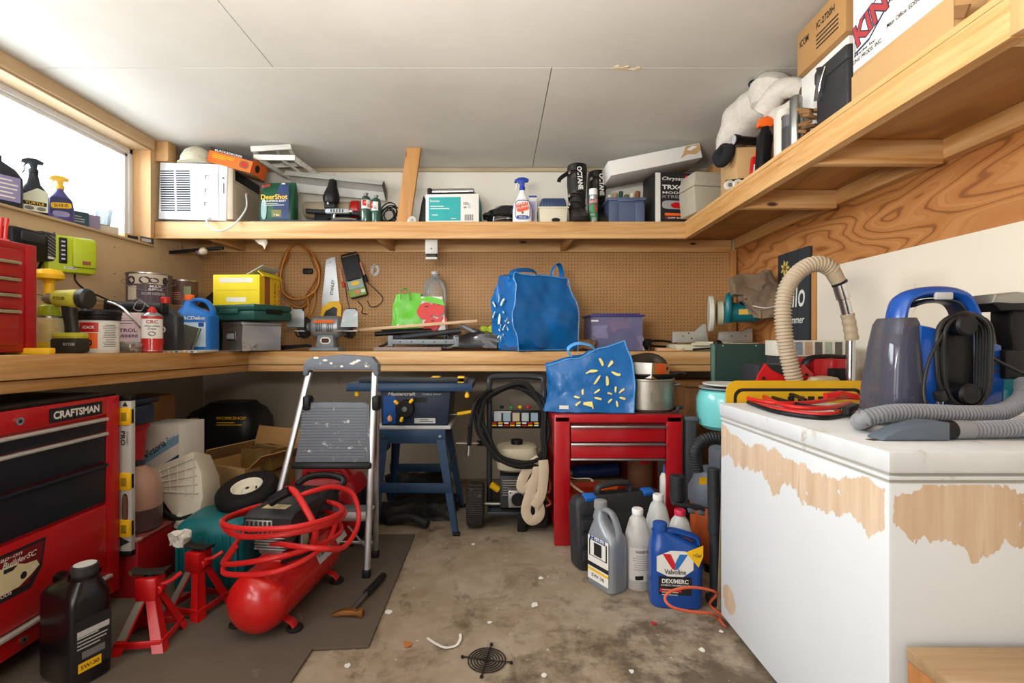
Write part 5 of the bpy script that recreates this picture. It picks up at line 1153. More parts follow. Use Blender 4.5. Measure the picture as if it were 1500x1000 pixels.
def art(m, w, d, h): m.rect((0, -d/2, h*.5), w*.9, h*.9, pm('dark_teal_print', '#2f4a55', .5)); m.lines((0, -d/2, h*.5), w*.6, h*.5, 3, LGREY, lift=.0012)
carton('small_carton', 'small dark teal carton on the window sill', 'box', (-2.395, 2.395*710/(731-113), SILL), .085, .07, .085, pm('dark_teal_box', '#2f4650', .6), rz=60, art=art)
m = MB(); m.box((0, 0, .045), (.07, .06, .09), pm('mauve_box', '#8f83a0', .6), .003); m.thing('mauve_box', 'small mauve box beside the dark teal carton on the sill', 'box', (-2.395, 2.395*710/(731-133), SILL), rz=60)
t = thing('glass_tumbler', 'clear glass tumbler on the window sill', 'glass', (-2.385, 2.385*710/(731-151), SILL + .045))
m = MB(); m.lathe([(.03, 0), (.033, .003), (.046, .10), (.044, .10), (.031, .006), (0, .006)], glass('tumbler_glass', '#c9d3d8', .05, .2), 24); m.build('bowl', t)
m = MB(); m.box((0, 0, .0225), (.10, .10, .045), pm('cream_tin', '#c4b6a2', .6), .003); m.thing('cream_box', 'flat cream box under the glass tumbler on the sill', 'box', (-2.388, 2.385*710/(731-155), SILL), rz=60)
m = MB(); m.box((0, 0, .02), (.09, .07, .04), CARD2, .003); m.rect((0, -.035, .02), .06, .02, INK); m.thing('cardboard_pack', 'small brown cardboard pack near the right end of the sill', 'box', (-2.385, 2.385*710/(731-190), SILL), rz=64)
m = MB(); m.box((0, 0, .022), (.10, .06, .044), pm('dark_pack', '#3e372f', .7), .003); m.rect((0, -.03, .022), .06, .02, LGREY); m.thing('dark_pack', 'small dark pack in the right corner of the window sill', 'box', (-2.372, 2.372*710/(731-210), SILL), rz=68)
# ------------------------------------------------------------------ under and in front of the bench, left side
RC = pm('chest_red', '#b21218', .38, coat=.25, dirt=('#8f1a16', .25, 7)); NAVY = pm('drawer_navy_black', '#191c26', .42, dirt=('#3b3d46', .22, 22))
t = thing('tool_cabinet', 'big red rolling tool cabinet with navy drawers under the left bench', 'tool cabinet', (-1.80, 1.475, .0), rz=90)
w, d = 1.05, .44
m = MB(); m.b2((-w/2, -d/2, .075), (w/2, d/2, .87), RC, .004); m.box((w/2 - .032, -d/2 - .004, .47), (.064, .02, .795), RC, .003); m.box((-w/2 + .032, -d/2 - .004, .47), (.064, .02, .795), RC, .003); m.box((0, -d/2 - .004, .835), (w, .018, .07), RC, .002); m.build('cabinet_body', t)
m = MB(); m.box((0, 0, .876), (w + .0, d, .012), BLACK, .003); m.build('top_mat', t)
for i, (z0, z1, pm_) in enumerate(((.735, .778, PULL), (.612, .720, PULL), (.455, .597, NAVY))):
    m = MB(); m.b2((-w/2 + .07, -d/2 - .012, z0), (w/2 - .068, -d/2 + .01, z1), NAVY, .003); q = m.build('drawer', t)
    m = MB(); m.b2((-w/2 + .07, -d/2 - .026, z1 - .001), (w/2 - .066, -d/2 - .002, z1 + .011), pm_, .004); m.build('pull', q)
m = MB(); m.b2((-w/2 + .07, -d/2 - .014, .166), (w/2 - .066, -d/2 + .01, .444), RC, .003); q = m.build('door', t)
m = MB(); lx = lambda D: D - 1.475
m.poly([(-.13, -.075), (.06, -.075), (.10, -.02), (.115, .075), (-.13, .075)], (lx(1.56), -d/2 - .0142, .345), INK); cx = lx(1.56); y = -d/2 - .0142
m.poly([(-.13, -.055), (.05, -.055), (.095, .0), (.105, .065), (-.13, .065)], (cx, y, .345), pm('sticker_dark_red', '#6e1418', .4), lift=.0012)
m.poly([(-.12, -.05), (.02, -.05), (.06, -.03), (.09, -.01), (.08, .01), (.04, .015), (.01, .03), (-.04, .032), (-.08, .012), (-.12, .005)], (cx, y, .345), pm('car_cream', '#d8cfa8', .4), lift=.0016)
m.poly([(-.03, .012), (.0, .012), (.015, .024), (-.03, .026)], (cx, y, .345), INK, lift=.002); m.rect((cx + .035, y, .325), .022, .024, INK, ell=2, lift=.002); m.rect((cx - .07, y, .318), .026, .028, INK, ell=2, lift=.002); m.rect((cx + .07, y, .338), .012, .012, PAPER, ell=2, lift=.002)
m.text('Snap-on', (cx - .02, y, .402), .10, .018, PAPER, lift=.0022, shear=.2); m.text('Dream BuilderSC', (cx - .02, y, .383), .20, .018, PAPER, lift=.0022, shear=.3); m.text('STREET RODS', (cx - .06, y, .29), .11, .012, PAPER, lift=.0022)
m.build('sticker', q)
m = MB(); m.b2((-w/2 + .01, -d/2 - .03, .147), (w/2 - .05, -d/2 - .004, .160), PULL, .004); m.build('lower_pull', t)
m = MB(); m.b2((-w/2 + .03, -d/2 - .012, .08), (w/2 - .05, -d/2, .142), RC, .003); m.cyl((lx(1.596), -d/2 - .012, .111), (lx(1.596), -d/2 - .017, .111), .013, CHROME); m.cyl((lx(1.596), -d/2 - .017, .111), (lx(1.596), -d/2 - .0175, .111), .006, INK, seg=8); m.build('lower_drawer', t)
m = MB(); m.rect((lx(1.80), -d/2 - .0135, .832), .225, .05, INK); m.rect((lx(1.80), -d/2 - .0135, .832), .218, .044, pm('badge_navy', '#23252e', .3), lift=.001); m.text('CRAFTSMAN', (lx(1.80), -d/2 - .0135, .832), .195, .028, PAPER, bold=.04, lift=.0018); m.build('badge', t)
m = MB(); m.cyl((lx(1.58), -d/2 - .012, .833), (lx(1.58), -d/2 - .02, .833), .013, CHROME); m.cyl((lx(1.58), -d/2 - .02, .833), (lx(1.58), -d/2 - .021, .833), .006, INK, seg=8); m.build('lock', t)
for sx_ in (-1, 1):
    for sy_ in (-1, 1):
        m = MB(); m.cyl((sx_*.42 - .018, sy_*.15, .036), (sx_*.42 + .018, sy_*.15, .036), .035, RUBBER, bev=.006); m.box((sx_*.42, sy_*.15, .066), (.06, .05, .016), STEEL); m.build('caster', t)
# black oil jug in front of it
def art(m, w, d, h):
    x = w/2; m.rect((x, .0, h*.36), d*.8, h*.44, INK, '+x', lift=.001); m.rect((x, 0, h*.46), d*.7, h*.05, LGREY, '+x', lift=.0014); m.lines((x, 0, h*.38), d*.7, h*.12, 4, LGREY, '+x', lift=.0014); m.rect((x, -.01, h*.17), d*.5, h*.08, YEL, '+x', lift=.0014); m.text('5W-30', (x, -.01, h*.17), d*.4, h*.035, INK, '+x', lift=.002); m.rect((x, 0, h*.27), d*.5, h*.06, GINK, '+x', lift=.0014)
OJ = pm('gloss_black_jug', '#0c0c0e', .3, coat=.15)
t = jug('oil_jug', 'glossy black motor oil jug standing in front of the red tool cabinet', (-1.385, 1.585, .0125), .205, .125, .365, OJ, pm('grey_black_cap', '#2b2b2b', .5), rz=-24, neck=.27, capr=.032, art=art, body_to=.72, caph=.055)
m = MB(); m.lathe([(.030, .3751), (.0, .3753)], pm('cap_white_top', '#c9c9c6', .5), 20, c=(.0553, 0, -.01)); m.build('cap_print', t)
# spirit level on the cabinet side
t = thing('spirit_level', 'grey and yellow spirit level standing upright against the red tool cabinet', 'level', (-1.553, 2.025, .20))
LV = pm('level_grey', '#b9bab6', .45)
m = MB(); m.b2((-.025, -.012, .02), (.025, .012, .645), LV, .002); m.build('beam', t)
for zz in (.035 + .08, .31, .58):
    m = MB(); m.box((0, -.004, zz), (.05, .03, .075), YEL, .008); m.box((0, -.0195, zz), (.022, .004, .035), pm('vial_gold', '#8c7a1f', .3), .002); m.build('vial', t)
m = MB(); m.text('PRO', (-.008, -.012, .49), .06, .018, INK, rot=-90, bold=.03); m.text('STANLEY', (.01, -.012, .49), .055, .008, GINK, rot=-90); m.poly([(-.012, -.008), (.012, -.008), (0, .012)], (0, -.012, .63), INK); m.rect((-.0, -.012, .20), .026, .12, INK, ell=3); m.rect((0, -.012, .20), .02, .11, pm('slot_brown', '#6a4a3c'), ell=3, lift=.001); m.poly([(-.02, -.02), (.02, -.0), (-.02, .02)], (0, -.012, .06), INK); m.build('printed_marks', t)
for zz in (.01, .655): m = MB(); m.box((0, 0, zz), (.052, .026, .022), BLACK, .003); m.build('end_cap', t)
# red bin with dark blue case
t = thing('red_bin', 'tall tapered red plastic bin standing on the dark red box behind the tool cabinet', 'bin', (-1.905, 2.31, .2585))
m = MB(); m.loft([(0, 0, 0, .125, .12, 5), (.402, 0, 0, .155, .15, 5), (.406, 0, 0, .165, .16, 5), (.427, 0, 0, .165, .16, 5), (.427, 0, 0, .15, .145, 5), (.402, 0, 0, .148, .143, 5)], pm('bin_red', '#b01420', .4), 40); m.build('tub', t)
m = MB(); m.box((0, 0, .05), (.36, .24, .10), pm('ink_blue_plastic', '#232f48', .4), .02); m.box((0, 0, .115), (.38, .26, .03), pm('ink_blue_plastic2', '#1a2336', .4), .01); m.thing('blue_case', 'dark blue plastic case lying on the tall red bin', 'case', (-1.89, 2.30, .688), ang=40)
carton('brown_carton', 'plain brown carton at the back of the corner beside the white and blue carton', 'box', at(214, 3.0, 0), .22, .2, .755, CARD, rz=-6)
BLP = pm('stripe_blue_print', '#7fb0cf', .6); BLP2 = pm('stripe_navy_print', '#20406e', .6)
def art(m, w, d, h):
    y = -d/2; m.poly([(-w*.5, -.10), (w*.5, .03), (w*.5, .075), (-w*.5, -.055)], (0, y, h - .12), BLP, lift=.001); m.poly([(-w*.5, -.20), (w*.5, -.07), (w*.5, -.03), (-w*.5, -.16)], (0, y, h - .12), BLP2, lift=.001); m.text('Victoria', (-w*.12, y, h - .125), w*.62, .036, INK, rot=34, shear=.2, lift=.0018); m.text('Box', (w*.30, y, h - .07), w*.26, .036, BLP, rot=34, shear=.2, lift=.0018)
carton('striped_carton', 'white carton with slanted blue stripes behind the brown liquid jug', 'box', (-1.76, 2.62, 0), .21, .2, .655, PAPER, rz=-3, art=art)
# dark red metal box, jug on top
t = thing('red_metal_box', 'low dark red metal box under the brown liquid jug', 'box', (-1.76, 2.27, 0), rz=0)
m = MB(); m.b2((-.24, -.23, .0), (.24, .23, .252), pm('dark_red_enamel', '#8f0f14', .4, dirt=('#4a1210', .3, 6)), .008); m.build('body', t)
m = MB(); m.b2((-.245, -.235, .246), (.245, .235, .257), pm('worn_red_top', '#7a3a34', .6, dirt=('#a08a80', .4, 8)), .003); m.build('lid', t)
t = thing('liquid_jug', 'pinkish translucent jug half full of brown liquid on the red box', 'jug', (-1.615, 2.17, .2585), rz=20)
SKJ = translucent('dirty_pink_plastic', '#b08a78', .45, .3); BRL = translucent('brown_liquid', '#55403f', .4, .2)
m = MB(); m.loft([(0, 0, 0, .083, .083, 2.3, BRL), (.006, 0, 0, .09, .09, 2.3, BRL), (.095, 0, 0, .09, .09, 2.3, BRL), (.097, 0, 0, .0905, .0905, 2.3, SKJ), (.17, 0, 0, .09, .09, 2.3), (.22, 0, 0, .078, .078, 2.2), (.26, 0, 0, .048, .048, 2), (.275, 0, 0, .024, .024, 2), (.29, 0, 0, .022, .022, 2)], SKJ, 32); m.build('jug_body', t)
m = MB(); m.tube([(-.02, -.03, .275), (-.03, -.085, .255), (-.035, -.105, .19), (-.03, -.092, .13)], 0, SKJ, 10, flat=(.015, .014)); m.build('handle', t)
m = MB(); m.lathe([(.026, .28), (.026, .298), (.0, .30)], DGREY, 20); m.build('cap', t)
# white reservoir tank
WT = translucent('milky_tank', '#cfc9b8', .45, .3)
t = thing('reservoir_tank', 'milky white ribbed plastic tank lying tilted beside the jug', 'tank', (X(272, 2.40), 2.40, .35), rot=(-20, 0, 0))
o = lambda x, y: ((x - 270) * 2.28 / 710, (712 - y) * 2.28 / 710)
m = MB(); m.prism([o(219, 683), o(284, 655), o(305, 688), o(314, 722), o(313, 748), o(290, 768), o(274, 764), o(276, 750), o(240, 714)], .17, WT, 'y', bev=.014); m.build('tank_body', t)
m = MB()
for k in range(5): a = o(232 + k*4, 690 + k*6); b = o(290 + k*4, 665 + k*13); m.tube([(a[0], -.086, a[1]), ((a[0]+b[0])/2, -.088, (a[1]+b[1])/2), (b[0], -.086, b[1])], .0045, WT, 6, 3)
for k in range(5): a = o(240 + k*12, 683 - k*5); b = o(252 + k*12, 712 + k*3); m.tube([(a[0], -.086, a[1]), (b[0], -.087, b[1])], .004, WT, 6, smooth=False)
m.box((o(292, 752)[0], -.02, o(292, 752)[1]), (.05, .2, .04), WT, .01, rot=(0, 40, 0)); m.build('ribs', t)
m = MB(); m.tube([(X(238, 2.36), 2.36, .30), (X(246, 2.3), 2.28, .285), (X(262, 2.25), 2.25, .268), (X(282, 2.27), 2.27, .275)], .012, RUBBER); m.thing('black_hose', 'short black hose curving under the milky white tank', 'hose')
# generator at the back
t = thing('generator', 'black generator with yellow frame against the back wall under the bench', 'generator', (-1.92, 3.42, 0))
GB = pm('generator_black', '#1b1b1d', .4)
m = MB(); m.loft([(.36, 0, 0, .25, .2, 6), (.44, 0, 0, .27, .21, 6), (.54, .01, 0, .26, .2, 5), (.61, .03, 0, .21, .17, 4), (.64, .04, 0, .16, .13, 4), (.665, .05, 0, .13, .11, 4)], GB, 36); m.build('cover', t)
m = MB(); m.box((-.10, -.2, .565), (.09, .02, .05), BLACK, .004, rot=(-25, 0, 0)); m.text('420', (-.10, -.212, .57), .06, .025, YEL, face=Matrix.Rotation(R(-25), 3, 'X') @ FACE['-y'], lift=.003); m.text('WORKSHOP', (.14, -.195, .575), .2, .02, YEL, face=Matrix.Rotation(R(-20), 3, 'X') @ FACE['-y'], lift=.006); m.lines((.14, -.205, .54), .18, .03, 2, YEL, face=Matrix.Rotation(R(-12), 3, 'X') @ FACE['-y'], lift=.008); m.build('badge', t)
m = MB(); m.box((-.14, -.22, .43), (.1, .06, .1), DGREY, .01); m.cyl((-.12, -.25, .46), (-.12, -.29, .46), .022, CHROME); m.cyl((-.10, -.25, .42), (-.10, -.30, .42), .016, pm('brass', '#b08a3a', .3, 1)); m.box((-.33, -.15, .42), (.12, .08, .07), BLACK, .012); m.cyl((-.37, -.2, .42), (-.37, -.23, .42), .018, BRED); m.build('engine', t)
m = MB(); m.tube([(-.30, -.24, .02), (-.30, -.24, .40), (-.26, -.24, .345), (.30, -.24, .335), (.30, -.24, .02)], .019, YEL, smooth=False); m.tube([(-.30, .2, .02), (-.30, .2, .36), (.30, .2, .36), (.30, .2, .02)], .019, YEL, smooth=False); m.tube([(-.30, -.24, .05), (-.30, .2, .05)], .016, YEL, smooth=False); m.tube([(.30, -.24, .05), (.30, .2, .05)], .016, YEL, smooth=False); m.build('tube_frame', t)
m = MB(); m.tube([(-.30, -.24, .42), (-.22, -.26, .41), (-.05, -.27, .40), (.05, -.28, .36)], .01, BLACK); m.build('fuel_hose', t)
m = MB(); m.tube([(X(292, 3.78), 3.80, .95), (X(291, 3.8), 3.80, .75), (X(292, 3.8), 3.80, .55), (X(300, 3.8), 3.79, .45)], .008, BLACK); m.thing('wall_cable', 'black cable running down the back wall into the corner', 'cable')
# open carton with brown glass block
t = thing('open_carton', 'open brown cardboard carton with raised flaps under the bench', 'box', (X(362, 2.80), 2.84, 0), rz=-24)
w, d, h = .36, .32, .40
m = MB(); m.b2((-w/2, -d/2, 0), (w/2, d/2, .006), CARD)
for a in (((-w/2, -d/2), (w/2, -d/2 + .005)), ((-w/2, d/2 - .005), (w/2, d/2)), ((-w/2, -d/2), (-w/2 + .005, d/2)), ((w/2 - .005, -d/2), (w/2, d/2))): m.b2((a[0][0], a[0][1], .006), (a[1][0], a[1][1], h), CARD)
m.build('box_body', t)
m = MB(); m.box((0, d/2 + .025, h + .075), (w, .005, .16), CARD, rot=(-18, 0, 0)); m.build('flap', t)
m = MB(); m.box((-w/2 - .02, 0, h + .02), (.005, d, .13), CARD2, rot=(0, -140, 0)); m.text('ULINE', (-w/2 - .06, -.03, h + .015), .05, .03, INK, face='-y') if 0 else None; m.build('flap', t)
m = MB(); m.box((w/2 + .045, 0, h + .035), (.005, d, .13), CARD, rot=(0, 52, 0)); m.build('flap', t)
m = MB(); m.box((0, -d/2 - .014, h - .062), (w, .005, .13), CARD2, rot=(10, 0, 0)); m.build('flap', t)
m = MB(); m.sbox((0, 0, .055), (.21, .13, .11), pm('amber_glass', '#6b5326', .15, coat=.5, var=.3), 5); m.deform(crumple(10, .012, 31)); m.thing('amber_bottle', 'amber brown glass block lying in the open carton', 'bottle', (X(386, 2.74), 2.76, .375), rz=-18)
m = MB(); m.box((0, 0, .18), (.22, .16, .36), DCARD, .003); m.thing('packing_block', 'dark cardboard packing block inside the open carton', 'box', (X(382, 2.74), 2.78, .008), rz=-24)
t = thing('plastic_pail', 'white pail with lime green lid behind the open carton', 'pail', at(414, 3.32, 0))
m = MB(); m.lathe([(.115, 0), (.128, .43), (.135, .432), (.135, .445)], pm('pail_white', '#cfcbbd', .5), 36); m.build('tub', t)
m = MB(); m.lathe([(.139, .436), (.141, .46), (.13, .47), (.125, .462), (0, .462)], LIME, 36); m.build('lid', t)
# teal case and wheel
t = thing('teal_case', 'upright teal plastic power tool case behind the jack stands', 'tool case', (X(322, 2.22), 2.235, 0), rz=6)
m = MB(); m.loft([(0.0, 0, 0, .14, .13, 6), (.02, 0, 0, .152, .14, 6), (.25, 0, 0, .152, .14, 6), (.285, 0, 0, .145, .13, 5), (.305, 0, 0, .12, .11, 4), (.31, 0, 0, .1, .09, 4)], TEAL, 44); m.build('shell', t)
m = MB(); [m.box((-.12 + k*.03, -.139, .14), (.012, .012, .22), TEAL, .004) for k in range(9)]; m.build('ribs', t)
t = thing('spare_wheel', 'small black pneumatic wheel with white hub lying on the teal case', 'wheel', (X(362, 2.32), 2.33, .367), rot=(17, -3, 0))
m = MB(); pr = [(.062, -.03), (.09, -.042), (.12, -.04), (.138, -.024), (.141, -.012), (.137, -.008), (.142, -.004), (.142, .004), (.137, .008), (.141, .012), (.138, .024), (.12, .04), (.09, .042), (.062, .03), (.062, -.03)]; m.lathe(pr, RUBBER, 48); m.build('tyre', t)
m = MB(); m.lathe([(0, .022), (.02, .022), (.03, .012), (.055, .016), (.064, .034), (.07, .036), (.068, -.034), (.05, -.02), (0, -.02)], pm('hub_white', '#d9d4c3', .5), 36); m.cyl((0, 0, .018), (0, 0, .024), .009, INK, seg=16); m.cyl((.04, 0, .01), (.045, 0, .03), .004, BLACK, seg=8); m.build('hub', t)
# jack stands
def jack(label, loc, rz):
    t = thing('jack_stand', label, 'jack stand', loc, rz, group='red jack stands'); s, hh = .088, .185
    tops = []
    for i, (a, b) in enumerate(((-1, -1), (1, -1), (1, 1), (-1, 1))):
        m = MB(); p0 = Vector((a*s, b*s, .0)); p1 = Vector((a*.022, b*.022, hh))
        u = (p1 - p0).normalized(); 
        v1 = Vector((-a, 0, 0)); v2 = Vector((0, -b, 0)); k = .038
        for v in (v1, v2):
            n = Vector((0, -b, 0)) if v is v1 else Vector((-a, 0, 0))
            m.add([p0, p0 + v*k, p1 + v*k*.8, p1, p0 + n*.003, p0 + v*k + n*.003, p1 + v*k*.8 + n*.003, p1 + n*.003], [(0,1,2,3), (7,6,5,4), (0,4,5,1), (1,5,6,2), (2,6,7,3), (3,7,4,0)], BRED)
        if i == 0: m.add([p0.lerp(p1, .25) + Vector((.002, -.002, 0)), p0.lerp(p1, .25) + Vector((.03, -.002, 0)), p0.lerp(p1, .9) + Vector((.026, -.002, 0)), p0.lerp(p1, .9) + Vector((.002, -.002, 0))], [(0,1,2,3)], pm('worn_silver', '#9c9890', .5, .4))
        m.build('leg', t)
    for i, (c, dd) in enumerate((((0, -s*.86, .028), (s*1.7, .006, .024)), ((0, s*.86, .028), (s*1.7, .006, .024)), ((-s*.86, 0, .028), (.006, s*1.7, .024)), ((s*.86, 0, .028), (.006, s*1.7, .024)))):
        m = MB(); m.box(c, dd, BRED, .002); m.build('brace', t)
    m = MB(); m.box((0, 0, .195), (.07, .07, .08), BRED, .006); m.cyl((.0, -.031, .2), (0, -.034, .2), .008, BLACK, seg=12); m.build('collar', t)
    m = MB(); m.box((0, 0, .17), (.03, .026, .14), BLACK, .003); [m.box((0, .012, .06 + k*.012), (.024, .008, .005), BLACK) for k in range(6)]; m.build('ratchet_bar', t)
    m = MB(); m.prism([(-.055, .0), (.055, .0), (.062, .014), (.05, .012), (.03, .006), (-.03, .006), (-.05, .012), (-.062, .014)], .045, pm('saddle_iron', '#2a2724', .6, .4, dirt=('#8a7a63', .4, 25)), 'y', (0, 0, .245), .002); m.build('saddle', t)
    m = MB(); m.tube([(.03, 0, .2), (.06, .01, .205), (.09, .03, .225)], .008, BRED); m.cyl((.03, -.02, .185), (.03, .02, .185), .016, BRED, bev=.003); m.build('lever', t)
    return t
jack('nearer red jack stand in front of the dark red box', (-1.262, 1.755, .0125), 8)
jack('farther red jack stand in front of the teal case', (-1.218, 1.965, .0125), -14)
m = MB(); m.sbox((0, 0, .03), (.06, .04, .05), PAPER, 6); m.deform(crumple(24, .016, 41)); m.thing('crumpled_paper', 'crumpled white paper lying on top of the farther jack stand', 'paper', (X(268, 2.0), 1.98, .262), ang=20)
# air compressor
CR = pm('compressor_red', '#b81614', .3, coat=.4, dirt=('#7d1a14', .18, 9)); CAL = pm('cast_alu', '#9b9a96', .4, .8)
ax = Vector((-.835, 2.24, .125)) - Vector((-.885, 1.78, .125)); axl = ax.length
t = thing('air_compressor', 'red air compressor with a red hose wound around its motor', 'compressor', (-.862, 2.0, .0125), rz=math.degrees(math.atan2(-ax.x, ax.y)))
m = MB(); Mt = Matrix.Translation((0, -.25, .125)) @ Matrix.Rotation(R(-90), 4, 'X'); r = .112
m.lathe([(0, -.045), (r*.4, -.04), (r*.75, -.022), (r*.95, .005), (r, .03), (r, .47), (r*.95, .495), (r*.75, .52), (r*.4, .54), (0, .545)], CR, 40, M=Mt); m.lathe([(r*1.005, .032), (r*1.01, .034), (r*1.005, .036)], CR, 40, M=Mt, ); m.build('tank', t)
for yy in (-.17, .19):
    for s in (-1, 1):
        m = MB(); m.tube([(s*.07, yy, .045), (s*.105, yy, .03), (s*.12, yy, .004)], 0, CR, 8, flat=(.004, .02)); m.cyl((s*.115, yy, .0), (s*.115, yy, .014), .03, RUBBER, bev=.004); m.build('foot', t)
m = MB(); m.rect((.0, .09, .125), .12, .05, LGREY, face=Matrix.Rotation(R(90), 3, 'Z') @ Matrix.Rotation(R(-25), 3, 'X') @ FACE['-y'], lift=.1135); m.rect((.0, .26, .125), .10, .03, LGREY, face=Matrix.Rotation(R(90), 3, 'Z') @ Matrix.Rotation(R(-25), 3, 'X') @ FACE['-y'], lift=.1135); m.text('120 PSI', (0, .09, .135), .1, .02, INK, face=Matrix.Rotation(R(90), 3, 'Z') @ Matrix.Rotation(R(-25), 3, 'X') @ FACE['-y'], lift=.1145); m.build('label_plate', t)
m = MB(); m.box((0, .04, .236), (.12, .36, .012), CR, .003); m.build('saddle_plate', t)
m = MB(); [m.box((-.03, -.04, .262 + k*.011), (.13 - .004*(k % 2), .12, .006), CAL, .002) for k in range(6)]; m.box((-.03, -.04, .285), (.10, .1, .09), CAL, .004); m.box((-.03, -.04, .335), (.1, .09, .02), CAL, .004); m.cyl((.06, .0, .245), (.06, .0, .36), .022, STEEL); m.build('pump_head', t)
m = MB(); m.cyl((.0, .03, .31), (.0, .24, .31), .075, DGREY, bev=.008); m.build('motor', t)
m = MB(); m.prism([(-.16, .345), (-.165, .41), (-.13, .425), (.20, .425), (.25, .395), (.25, .345)], .20, pm('shroud_black', '#26262a', .4, dirt=('#5a554e', .2, 20)), 'x', (.0, .0, 0), .012); m.box((-.03, -.161, .378), (.11, .02, .05), CAL, .005); [m.box((-.075 + k*.018, -.172, .378), (.008, .004, .044), DGREY) for k in range(6)]; m.rect((-.01, -.08, .4252), .10, .05, pm('sticker_tan', '#c2b38e', .6), '+z'); m.build('shroud', t)
m = MB(); m.tube([(.10, .22, .40), (.12, .25, .44), (.03, .27, .455), (-.05, .24, .45), (-.08, .2, .425)], .015, BLACK); m.build('carry_handle', t)
m = MB(); m.tube([(.05, -.15, .24), (.11, -.05, .235), (.12, .1, .235), (.1, .2, .24)], .006, BLACK); m.build('air_line', t)
m = MB(); m.cyl((.09, .0, .25), (.12, -.03, .262), .008, pm('brass', '#b08a3a', .3, 1)); m.cyl((.0, .25, .07), (.0, .25, .0), .006, pm('brass', '#b08a3a')); m.build('drain_valve', t)
HR = pm('hose_red', '#c4201f', .4)
def hp(x, y, D): p = P(x, y, D); return p
HOSE = [(345, 800, 1.83), (328, 830, 1.86), (336, 841, 1.80), (400, 838, 1.74), (455, 815, 1.80), (485, 785, 1.95), (488, 752, 2.15), (440, 752, 2.28), (372, 770, 2.18), (332, 815, 1.95), (334, 826, 1.84), (395, 818, 1.76), (462, 800, 1.84), (500, 775, 2.05), (470, 745, 2.25), (400, 745, 2.25), (345, 755, 2.05), (326, 768, 1.9), (352, 785, 1.78), (420, 782, 1.72), (480, 768, 1.82), (505, 750, 2.0), (480, 735, 2.2), (395, 738, 2.22), (338, 755, 2.0), (326, 766, 1.84), (355, 774, 1.74), (430, 772, 1.70), (492, 755, 1.84), (497, 742, 2.06), (455, 735, 2.2), (390, 790, 2.1), (415, 797, 1.80), (470, 803, 1.74), (505, 800, 1.86), (525, 765, 2.0), (518, 725, 2.05), (490, 713, 2.0), (455, 720, 1.92), (436, 728, 1.9)]
m = MB(); m.tube([hp(x, y, D if D < 2.1 else 2.1 + (D - 2.1) * .35) for x, y, D in HOSE], .0098, HR, 10, 7); m.tube([hp(*q) for q in ((420, 716, 1.92), (432, 720, 1.9), (448, 745, 1.85), (462, 775, 1.82), (458, 800, 1.84))], .0125, HR, 10); m.thing('air_hose', 'bright red rubber air hose coiled around the compressor motor', 'hose')
m = MB(); m.tube([hp(452, 718, 2.06), hp(468, 722, 2.02), hp(472, 735, 2.0), hp(466, 752, 2.0)], .004, BLACK, 6); m.tube([hp(396, 735, 1.9), hp(410, 726, 1.9), hp(424, 719, 1.9)], .02, BLACK, 10); m.thing('blow_gun_grip', 'black rubber grip at the end of the red air hose', 'grip')
# hammer
t = thing('claw_hammer', 'claw hammer with rusty head and black grip lying on the mat', 'hammer', (X(512, 1.90), 1.905, .0125), rz=-6)
RUST = pm('rusty_steel', '#8a5a2e', .5, .6, var=.2)
m = MB(); m.prism([(-.075, .002), (-.06, .012), (-.03, .026), (.01, .028), (.03, .024), (.034, .03), (.055, .03), (.055, .004), (.034, .004), (.03, .008), (-.02, .006), (-.05, .0)], .024, RUST, 'y', bev=.003); m.build('head', t)
m = MB(); m.tube([(.0, .0, .014), (.012, .12, .018), (.016, .17, .02)], .0095, STEEL); m.build('shaft', t)
m = MB(); m.tube([(.014, .14, .02), (.022, .2, .021), (.03, .3, .018)], 0, RUBBER, 10, flat=(.013, .016)); m.build('grip', t)
# step ladder
t = thing('step_ladder', 'folding aluminium step ladder with grey treads leaning in front of the bench', 'ladder', (-.80, 2.30, 0))
def lp(x, y, D): p = P(x, y, D); return Vector((p.x + .80, D - 2.30, p.z))
LA, LG = ALU, pm('ladder_grey_plastic', '#5f656e', .5, dirt=('#d6d6d2', .32, 26))
ftr, ttr = lp(537, 846, 2.225), lp(549, 545, 2.33); ftl, ttl = Vector((-.30, -.075, .02)), lp(453, 545, 2.33); ftr.z = .02
m = MB(); m.tube([ftr, ttr], 0, LA, 8, smooth=False, flat=(.016, .012)); m.build('front_rail', t)
m = MB(); m.tube([ftl, ttl], 0, LA, 8, smooth=False, flat=(.016, .012)); m.build('front_rail', t)
btr, btl = lp(550, 818, 2.43), Vector((-.27, .13, .02)); btr.z = .02
m = MB(); m.tube([btr, ttr + Vector((0, .04, -.12))], 0, LA, 8, smooth=False, flat=(.014, .01)); m.build('rear_rail', t)
m = MB(); m.tube([btl, ttl + Vector((.0, .04, -.12))], 0, LA, 8, smooth=False, flat=(.014, .01)); m.build('rear_rail', t)
for p in (ftr, ftl, btr, btl): m = MB(); m.box((p.x, p.y, .02), (.036, .036, .05), BLACK, .006); m.build('rubber_foot', t)
m = MB(); a, b = lp(447, 548, 2.33), lp(556, 548, 2.33); w_ = b.x - a.x; m.prism([(0, 0), (0, .055), (.03, .085), (w_*.5, .10), (w_ - .03, .09), (w_, .055), (w_, 0), (w_ - .02, 0), (w_ - .03, .025), (.03, .025), (.02, 0)], .06, LG, 'y', (a.x, .03, a.z - .005), .008); m.lines((a.x + w_*.5, .0, a.z + .055), .16, .014, 1, GINK, lift=.0015); [m.rect((a.x + w_*k, -.0002, a.z + .06 + .02*math.sin(k*9)), .012 + .014*math.sin(k*7)**2, .010, PAPER, ell=2, lift=.0018) for k in (.18, .3, .38, .52, .66, .7, .74)]; m.build('top_handle', t)
